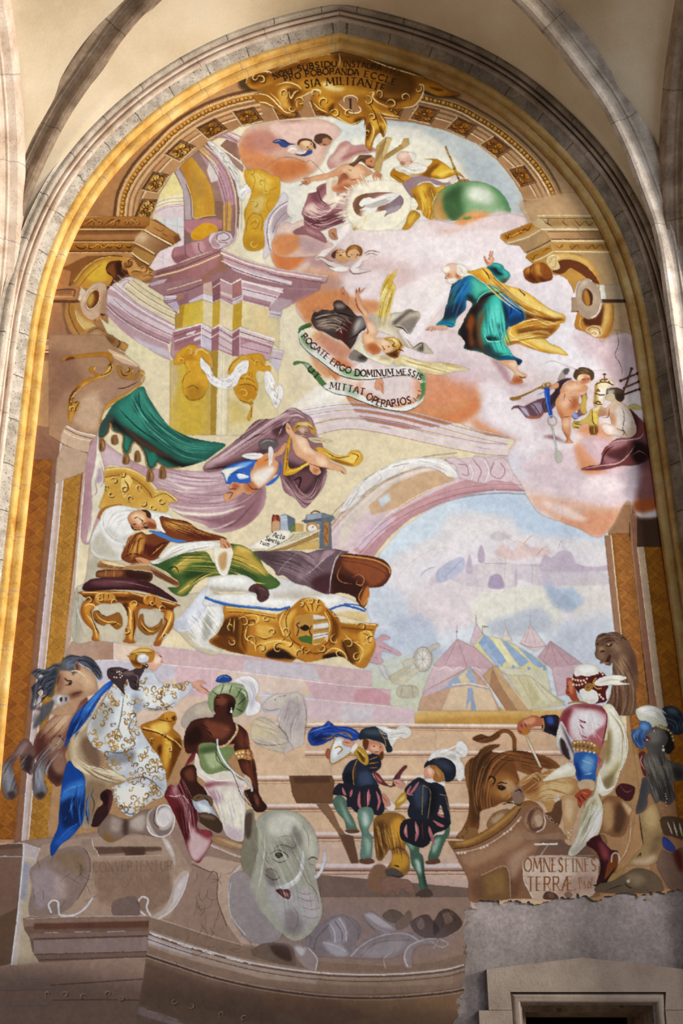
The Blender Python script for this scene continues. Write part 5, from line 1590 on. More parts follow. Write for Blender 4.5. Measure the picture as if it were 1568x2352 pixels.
paint('''
@ painted_cherub#pair|two painted winged cherub heads below the pierced halo
% 660 540 4.48
F d8c8be 285,240 +45-20+70+20+80+40+60+20+60+20+40+0-20+50-80+10-90-20-30-40-40-40-50-30
f f4ece2 b3 440,340 +80-10+100+10-40+35-80+0
s 8a6a54 w2 290,240 +70-10+80+40+40+0
s 8a6a54 w2 390,290 +40+30+70+20
s 7a5c4c w2 410,310 +50+20
F e0cfc8 640,350 +40-50+60-50+40-60+70-25+90+10-20+35-60+10-30+30-50+20-10+50-30+30+120+10-60+25-80+15-60-10
f f4ece4 b3 660,360 +60-70+40-40-20+80-40+50
s 7a5a58 w2 790,190 +70-30+85+20
s 7a5a58 w1.5 800,210 +60-20+70+20
s 8a6a68 w1.5 770,270 -20+50-60+30
s 7a4e44 w2 640,350 +20+40+60+10+140-30
F c99a6c 480,180 +30-25+50-5+40+20+20+50+10+40-40+30-50-10-40-30
f e8c49c b3 540,160 +50+20+10+50-40-30
s 4a2414 w2.5 530,215 +30-10
s 4a2414 w2 500,190 +20-10
s 4a2414 w2 555,180 +20+0
F 5a3c28 450,210 +20-35+50-25-20+30-10+60-30-10
F d4a880 600,200 +30-50+60-10+50+30+0+50-30+40-50+0-40-20
F 8a5826 600,190 +10-50+50-35+60+0+45+35+5+50-30+30+0-40-40-30-50+0-30+30-5+50
f c08a44 b4 640,130 +50-20+40+30-40+10
f f6ead8 b4 670,160 +40+0+0+40-30+0
s 4a2410 w2 620,220 +30+10
s 4a2410 w2 650,200 +20+5
s 5a3018 w2 700,240 +20-40+20+20
@ painted_cherub#blue_wings|two painted cherub heads with blue wings on the cloud at upper left
% 600 250 4.612
F d8c0ae 270,440 +30-50+60-10+30+40+50+30-60+30-80-10
s f2e8dc w3 270,460 +60-40+50+30
F 3a4a78 120,350 +40-25+70+0+60+35+70+20-60+5-40+25-50-10-30-30-40-5
s 26345c w2.5 180,340 +60+0+60+35
s 8a94a8 w2 130,352 +50-12+40+10
F 3f5288 345,475 +55+15+70-20+20-30+40-5+10+30-40+25-80+7
s 1f2c58 w2.5 350,480 +70+16+80-6
s e8e4e4 w2.5 360,460 +70+10+50-20
F cfa078 385,370 +25-40+60-10+60+20+30+40-10+40-40+20-70-10-40-30
f e6c49c b3 440,350 +70+0-10+50-50-10
s 4a2418 w2.5 480,415 +20-15
s 4a2418 w2 520,380 +15-10
s 4a2418 w2 495,425 +25+5
F 5a4030 380,370 +20-40+50-15+70+10+40+35+20+40-10+30-20-30-10-40-60-25-60+15-20+35
F b08060 565,320 +35-20+80+0+60+30-10+40-40+20-60+0-50-30
F 5c4030 560,330 +10-45+50-20+70+5+50+40+10+20-30+0-30-20-40+10-10+40-40+10-30-20
f d8b090 b3 680,310 +40+20-10+30-30-10
s 4a2418 w2 650,375 +40+10
@ painted_cloud#angel|orange painted cloud behind the flying angel
% 660 540 4.48
q d08a5c b5 a.8 80,700 +80-50+160-50+160-30+80-10+60+40+80+40+60+20+180+30+0+90-80+40-160-20-300-40-160+120-110-80
q cc8a5c b8 a.7 300,640 +160-40+100+0+80+120-180+20
q cc8a5e b8 a.7 800,690 +140+0-40+90-100-20
q cc9068 b5 a.8 260,1010 +80-10+120+60+100+40+100+80-20+60-160+0-150-100-60-60
q b88070 b6 a.6 300,1010 +160+70+180+120-60+80-160-80
q d08e64 b5 a.8 240,1230 +60+40+100+90+100+70-80+40-90-40-70-110
q 9c8084 b8 a.5 340,500 +120-70+100+30+0+80-180+40
@ painted_person#angel|painted flying angel with curly fair hair and dark brown robe, upside down above a scroll
F e0c472 880,850 +60-90+10-120+10-80+40-90+40-70+20+10+60-60-10+70-30+50+30+70-20+100-30+120-30+100-70+80-40+0
f c9a23c b5 1000,480 +80-80+20+20-40+120-60+20
f f2dc94 b5 960,600 +70-40+30+80-60+140-40-20
f d4b05c b5 1000,760 +80-120-30+140-90+140
s 8a6c20 w1.5 960,640 +40-120+80-120
s 8a6c20 w1.5 950,760 +60-120+80-180
s 8a6c20 w1.5 980,860 +60-140+60-180
s f8ecb4 w2 960,720 +20-120+60-100
F dcc896 1090,1250 +110-10+100+35+150+35+118+0+132+20+150+40+10+15-160+25-132+30-138-20-130-30-120-40-80-20
f f0e2b8 b4 1180,1260 +120+40+120+30-120+40-100-50
s a88c4c w1.5 1150,1260 +150+60+260+70
s a88c4c w1.5 1200,1250 +200+60+240+40+210+25
s b89c5c w1.5 1140,1320 +160+50+200+50
s f8eccc w2 1290,1290 +40+50-10+30
F bcb09c 850,820 +130+10+120-30+80-10+70-30+60+20+40+10+15+60-45+70-60+100-60-60-60+40+100+90+60+60+90-45+60+45+45+60-15+15-100-15-100-40-60-20-120-100-120-50-100-50
f d8d0c0 b4 1060,830 +120-30+60-20-80+70-80+30
f 5e564e b4 1080,900 +120-100+60-30+70+20-90+20-120+110
f 8a8078 b4 1150,920 +90-60+110-10-90+160-60-50
f e4d8bc b6 930,960 +130+0+80+100-60+20-100-40
f 5a5450 b4 1330,1180 +60-50+0+70
s 3c3632 w3 1100,940 +80+20+60+60
s 3c3632 w2.5 1280,1170 +100-60+10+90
s ece6da w2.5 1150,1010 +70+80+50+70
F 4a3c38 245,860 +25-60+70-30+130+0+0-70+50-30+60+30+70+60+60+70+60+10+40+100-20+40-50+20-40+100-40+60-20+10-80-80-80-30-100-60-80-30-50-70
f a08c7c b8 310,900 +90-30+120-30+80+30-60+60-100+30-100-10
f c4b4a4 b6 340,910 +90-30+50+20-60+30
f 4c1c1c b5 440,790 +120+0+120+40+20+70-60+60-20+120+20+80-80-100-20-100+80-60+80-50-140-50
f 5a2420 b4 500,1000 +40-30+20+70-40+20
f 8a8480 b5 680,920 +60-70+50+0+10+80-80+70-40+60
f c8c0b0 b4 700,940 +40-70+0+50-50+80
f 2c2222 b4 480,700 +80+0+80+60-100+10-70+0
f 8c7c78 b4 480,720 +60-20+60+40-80+20
s 1c1214 w4 260,830 +160-30+140+10+130+40
s 1c1214 w3 580,870 -40+90-40+50
s b8a898 w2.5 280,860 +80-30+110-10
s d0c4b4 w2.5 490,1000 +50-40+20+60
s 1c1214 w3 630,1080 +90-60+80-70
F 8a8078 630,1260 +30-60+60-30+80+60+30+30-40+50-110-20
f 3c3836 b4 720,1260 +70-30+30+40-60+20
F dca07a 700,640 +20-50+20+30+20+90+40+50+30+50+10+60+60+60+30+70-30+50+20+50+40+70-20+50-80+10-60-40-30-80+10-100+40-30-20-100-40-80-50-80
f f0c8a4 b5 720,660 +40+100+50+40+10+50-60-50
f f2d0b0 b5 830,900 +70+40+10+70-70-10
f f0c49c b5 800,1020 +60+20+40+50-40+60-60-50
f b86c40 b4 820,1140 +60-30+80+60-30+50-60+0
f b06840 b4 700,660 +30+120+50+50-40-60
s 8a4428 w2 820,960 +10+40-20+20
s 8a4428 w2 700,640 +20+100+70+90
F d49878 700,620 -5-40+15-20+10+20+15-35+10+0+0+30+45-30+10+0-30+45-40+25
s 8a4428 w1.8 705,545 +10+55
s 8a4428 w1.8 740,540 +0+50
F c88864 545,590 +5-40+25-15+15+35+35+50-5+50-10+50-50-40+0-40
s 8a4428 w2 560,590 +30+30
F d09070 255,780 +10-10+20+20-5-40+15-5+10+35+5-40+12+2+3+33+20-30-5+30-40+20
F e8dcb8 770,1000 -10+90+30+90+60+60+110+0+100-10+25+60-25+50-80-10-120-50-80-50-80-50-20-10+60-110
f f6f0d8 b4 740,1080 +30+70+90+100+100+50-120-30-80-80
f b8a47c b4 940,1250 +100+0+20+40-100-10
s fffae8 w2.5 760,1090 +40+100+100+70
F e0b48c 890,1060 +70+0+50+0+50+30+20+60-20+50-60+10-50-50-40-50
f f2d4b4 b4 960,1080 +60+0+20+50-60+0
s 6b3018 w2.2 980,1170 +30+10
s 6b3018 w2 975,1140 +15+25
s 6b3018 w2 1030,1140 +20+10
F c49448 990,1070 +50-20+80+10+50+40+20+50-20+30-20+50-30+40-60-10-50-40+50-20+30-40-30-50
f ecd090 b4 1060,1070 +60+10+20+50-50-10
f 4a2818 b4 1010,1220 +70-10+60-20-20+70-60-10
s 5a3014 w2.5 1060,1080 +40+30-20+30+40+10
s 5a3014 w2.5 1140,1090 +30+40-20+40+40+20
s 4a2414 w2.5 1050,1230 +50-30+50-20+50+20
s 4a2414 w2.5 1080,1230 +60+30
s f6e4ac w2 1040,1065 +60+10+50+45
@ painted_scroll|painted white and green scroll with dark Latin capitals below the flying angel
% 670 720 2.0837
F 4f7444 30,95 +10-30+35-17+20+2-5+15-30+10-15+15-5+40
f 2f4c2c b3 40,90 +30-30+22+0-32+20
F 587c4c 5,240 +15-12+40+4+20+8+30+30+40+50+30+35-10+15-30-25-30-35-30-35-30-35-35+8
f a8bca4 b3 60,236 +30+14-10+15-20-20
F e8e4dc 35,95 +15-15+12+15+13+45+35+30+50+35+50+35+50+25+60+10+80-3+70-12+60-8+50+6+50+27+15+25-15+30-30-20-40-20-60-2-80+12-80+8-70-8-60-25-60-45-60-45-45-45-15-40
f 7a9a70 b6 50,90 +12+20+48+65-40-10-30-45
f 8aa880 b6 250,262 +80+18+0+30-70-10-30-30
f c8d2c4 b6 120,180 +40+30+20+35-50-30
f 6a8c5c b4 600,270 +40+25+0+35-20-10
F e6e2da 150,350 +60-22+50+12+50+30+60+40+60+20+70+20+50-10+50-20+20-40-8-40+28-10+0+40-15+50-35+30-50+18-70-6-70-17-70-25-60-25-70-15
f 5e8250 b3 612,335 +28-5+0+50-20+30-20+10+15-50
f a0b49a b6 240,340 +60+25+20+30-50-10
s 2c4424 w1.8 30,100 +15+50+45+45+60+45+60+45+60+25+70+8+80-7+80-12+60+1+50+22
s 2c4424 w1.8 150,350 +50+32+70+15+60+24+70+25+70+17+70+6+50-18+35-31
s f8f6f0 w1.5 62,95 +48+75+100+70+110+35+150-15+110-2
F d49a7c 395,350 +10-35+25-3+10+33-2+40-13-15-20-5
s 8a4c38 w1.2 410,330 +20+15+2+35
@ painted_scroll/lettering
''')
part('painted_scroll')
sc = lambda *p: Z(670, 720, 2.0837, p)
letter('ROGATE', sc((44,112),(95,165),(165,222)), 13.5, '3a1410', 2.6)
letter('ERGO', sc((180,238),(225,268),(278,290)), 14, '3a1410', 2.6)
letter('DOMINUM', sc((300,299),(380,303),(486,297)), 15, '3a1410', 3)
letter('MESSIS,', sc((500,297),(560,295),(632,330)), 13, '3a1410', 2.6)
letter('UT', sc((72,268),(120,318)), 13, '2c1410', 2.6)
letter('MITTAT', sc((180,360),(260,372),(345,392)), 15, '3a1410', 2.8)
letter('OPERARIOS.', sc((352,408),(440,448),(585,428)), 16, '3a1410', 2.8)
letter('Luc.10.', sc((592,418),(612,395),(628,350)), 8, '1c2418', 1.2)
paint('''
@ painted_child#key|painted naked child holding a gold key, with lilac drape, on a pink cloud
% 1160 820 2.56
q 7a5058 b4 a.8 220,470 +60-10+60+30+20+15-60-15
F a89a90 310,135 +15-40+20-25+25-5+8+20-23+25-5+20
f 5c5c5c b2 340,80 +30-12+0+22-20+15
F 6c4c5c 300,150 +60-25+30+5-50+30-20+60-20+60-40+40-30+10-30+30-70+0-30-30-30-30-35+10+15-20+25-5+35+5+50-25+50-20+40-10+40-35
f 3c2834 b4 310,150 +60-20-40+50-20+60-30+40-50+20+30-50
f b0a0c0 b3 90,300 +30+0+20+40+10+15-40-20
f 9a88a8 b3 150,280 +50-10+20+30-20+40-30-30
f b87048 b3 120,352 +60-2+60-25-50+37-60+0
s c8bcd4 w2 80,290 +40+30+20+30
s 2c1c2c w2 150,270 +30+30+30+50
s 2c1c2c w2 230,250 -10+40+20+40
F 7d5a70 440,210 +30-10+10+40-10+60+10+30-40+20-30+20-25-30-5-35+40+25+10-40+20-30
f c8a850 b2 460,220 +20+20-5+60+10+30-35+0-10-50
f 8c9cc8 b2 390,310 +40+40-10+15-25-15
F d69870 330,180 +50-40+40+10+50+15+15+20-15+25-30+15-10+35+10+40-40+30-15+40+0+60-5+50+20+25-50+0+10-25-25-50-5-60-20-40-15-50+5-30+20-30
f ecc0a0 b5 350,170 +70-10+30+20-50+20-40+0
f ecb898 b5 330,240 +50+0+0+40-50+20
f b46c48 b5 400,240 +30+20-10+40-40+0
f e8b898 b4 330,370 +40-5+10+35-30+20
f b87048 b4 310,300 +30+40-10+40-10-40
f b87048 b3 350,440 +20+30-10+30-15-50
s 8a4c34 w2 340,355 +45-5
s 8a4c34 w1.5 370,250 +20+15
F e2ac8c 320,240 +10-25+30-10+60+0+50+0+10-20-10+30-40+13-80+7-5+20-15+5
s 8a4c34 w1.5 350,215 -5+35
F d89c78 245,180 +25-15+40-13+0+28-40+10-20+5
F dca882 410,120 +20-40+50-5+30+25-5+40-35+20-40-5
f b87454 b3 450,120 +50+10-30+25-30-5
f f0cca8 b3 420,110 +30-10+10+30-30+10
s 5a2c1c w2 445,135 +25-5
s 5a2c1c w2 480,130 +20-2
F 5c4630 400,115 +10-35+30-18+40+3+35+20+7+35-17+20-10-30-35-10-30+10-10+25
f 8a7050 b3 430,80 +40-8+20+18-40+5
s 2c1c10 w1.5 420,90 +30-10+30+10
@ painted_key#gold|gold painted key held by the child with lilac drape
K 8a6430 w4 30,248 +50-13+50-20+60-30+40-10
s e2c890 w1.5 35,242 +95-34+70-28
F 9a7438 25,245 +20-10+15+10+30-10-5+15-25+5-20+1
F 9a7440 205,180 +20-25+35-5+10+20-20+15-25+5
D d8ccc8 w4 226,168 250,165
s e8d0a0 w1.5 210,170 +30-18+28+13
@ painted_key#silver|pale silver painted key hanging from a blue ribbon
F 2c5ab4 228,190 +22-10+10+10+5+80+13+70-8+18-15-18-15-70
s 6a98e0 w2 235,200 +10+70+17+75
s 1c3a84 w2 250,190 +5+80+17+80
s 7aa4dc w3 185,225 +35-15+15-15
K b4b8a8 w4 270,400 +15+60+15+90+5+50
s ecece0 w1.5 276,420 +19+100+8+70
K b8b8a8 w2.5 248,375 +12-25+25+0+15+25-10+25-28+0-14-25
F c0c0b0 293,560 +32+0+8+50-33+10
D c8b0b4 w2.5 310,580 322,585
@ painted_child#tiara|painted naked child seen from behind, holding a tall three-tiered crown, dark red drape
F 7a4440 720,300 +50+40+50+60+5+50-25+30+40+50+5+70-55+30-50+10-60+0-80+20-100+8-55-8+55-20+55-10+15-70+30-40+60-40+80-10+20-70
f 4a2424 b5 730,310 +50+60-10+70-10+20-20-80
f 2c1414 b6 760,500 +70+20+15+70-55+40-50-50
f a87c80 b4 600,530 +60-40+80-10-40+40-60+20
f 9c6c74 b4 570,580 +70-20+50+0-30+50-60+30
f 5a3038 b4 590,570 +90-30+40-10-30+70-50+0
s d8b0b0 w2.5 450,660 +110-20+100-15+60-45+40-60
s d0a8a8 w2.5 600,520 +60-25+120-15+40-40
s 2c1010 w2.5 560,640 +30-80+50-40
s b07070 w1.5 740,580 +50-25+40+25
F d2b49c 590,300 +50-40+50+10+40+40+30+70+10+60-30+30-50+5-50-15-40+0-30-30-5-30+25-10+30+10-10-50-50+0-20+10-10-40+30-30
f ead8cc b6 660,290 +60+40+20+70-40+30-50-30
f b08468 b5 540,310 +40-10+30+40-30+20-40-10
f c09070 b5 610,320 +40+40-10+50-30-10
f e8d8cc b5 570,400 +50+0+30+30+50+20-60+10-50-20
s 6b4634 w2 610,300 -5+50-35+10
s 6b4634 w2 680,470 +20-30-50-20
s 4a4038 w1.5 690,300 +10+60-10+60+30+50
F c8b070 720,290 +40-15+40+20+15+15-45+0-40-5
F c8b494 590,230 +10-30+40-15+40+15+10+40-20+25-50-5-30-10
F 5a4838 600,190 +40-10+50+15+10+45-20+25-30-15-10-30-30-5-20+10+0-20
f b4aca0 b3 600,200 +40-5-10+25-20+5
f 3c2c24 b3 650,220 +45-5-5+40-30+0
@ painted_tiara|tall painted papal crown in three tiers held on the cloud
F e6d8b0 520,285 +5-95+5-30+30-30+30-5+30+10+20+30-40+15-10+50-10+10-10+45
f f4eee0 b4 550,200 +40-10-10+50-30+10
f b08c50 b3 520,160 +20-10+0+130-20+0
C 6b4418 w3 525,215 +35+10+25-3
C 6b4418 w3 525,165 +35-15+40+0+40+20
C 6b4418 w2.5 520,270 +30+10+20-2
D 6b4418 w4.5 545,192 552,200 538,200 545,262 535,266 555,268 560,140 585,136 610,145
K 6b3c1c w2.5 583,95 +0+35
K 6b3c1c w2.5 572,103 +22+0
F 8a5a24 565,130 +35-2-2+10-30+0
@ painted_crosier|dark painted triple-barred cross staff at the right edge
K 5a3420 w4 690,215 +25-65+27-80
K 5a3420 w3.5 680,140 +95-42
K 5a3420 w4 690,185 +95-40
K 5a3420 w4.5 700,220 +90-32
D 5a3420 w7 742,70 678,140 775,98 783,146 790,190
s a87850 w1.2 700,200 +20-50+20-75
s a87850 w1.2 700,178 +80-35
@ painted_crosier
q 5a3420 a0 0,0 +1+1+1-1
@ painted_cloth|yellow fringed painted cloth hanging by the seated child
F c8ac60 500,310 +20-10+40-10-15+40+0+60-5+60-40+5-10-55-10-10-40+20-40+10-5-35+45-10+40-25
f ece0c4 b3 520,300 +40-15-20+25-20+10
f e8c860 b3 510,330 +30+10+0+50-25-10
f 7a5020 b3 490,410 +50+0+5+45-45+5
s 4a2c10 w2 510,310 +5+70+25+30
s 4a2c10 w2 400,390 +50+10
s 5a3818 w2 400,410 +40+10
s 5a3818 w2 500,420 +0+35
s e0c074 w1.5 520,410 +5+45
s 5a3818 w2 400,380 +40+5
''')
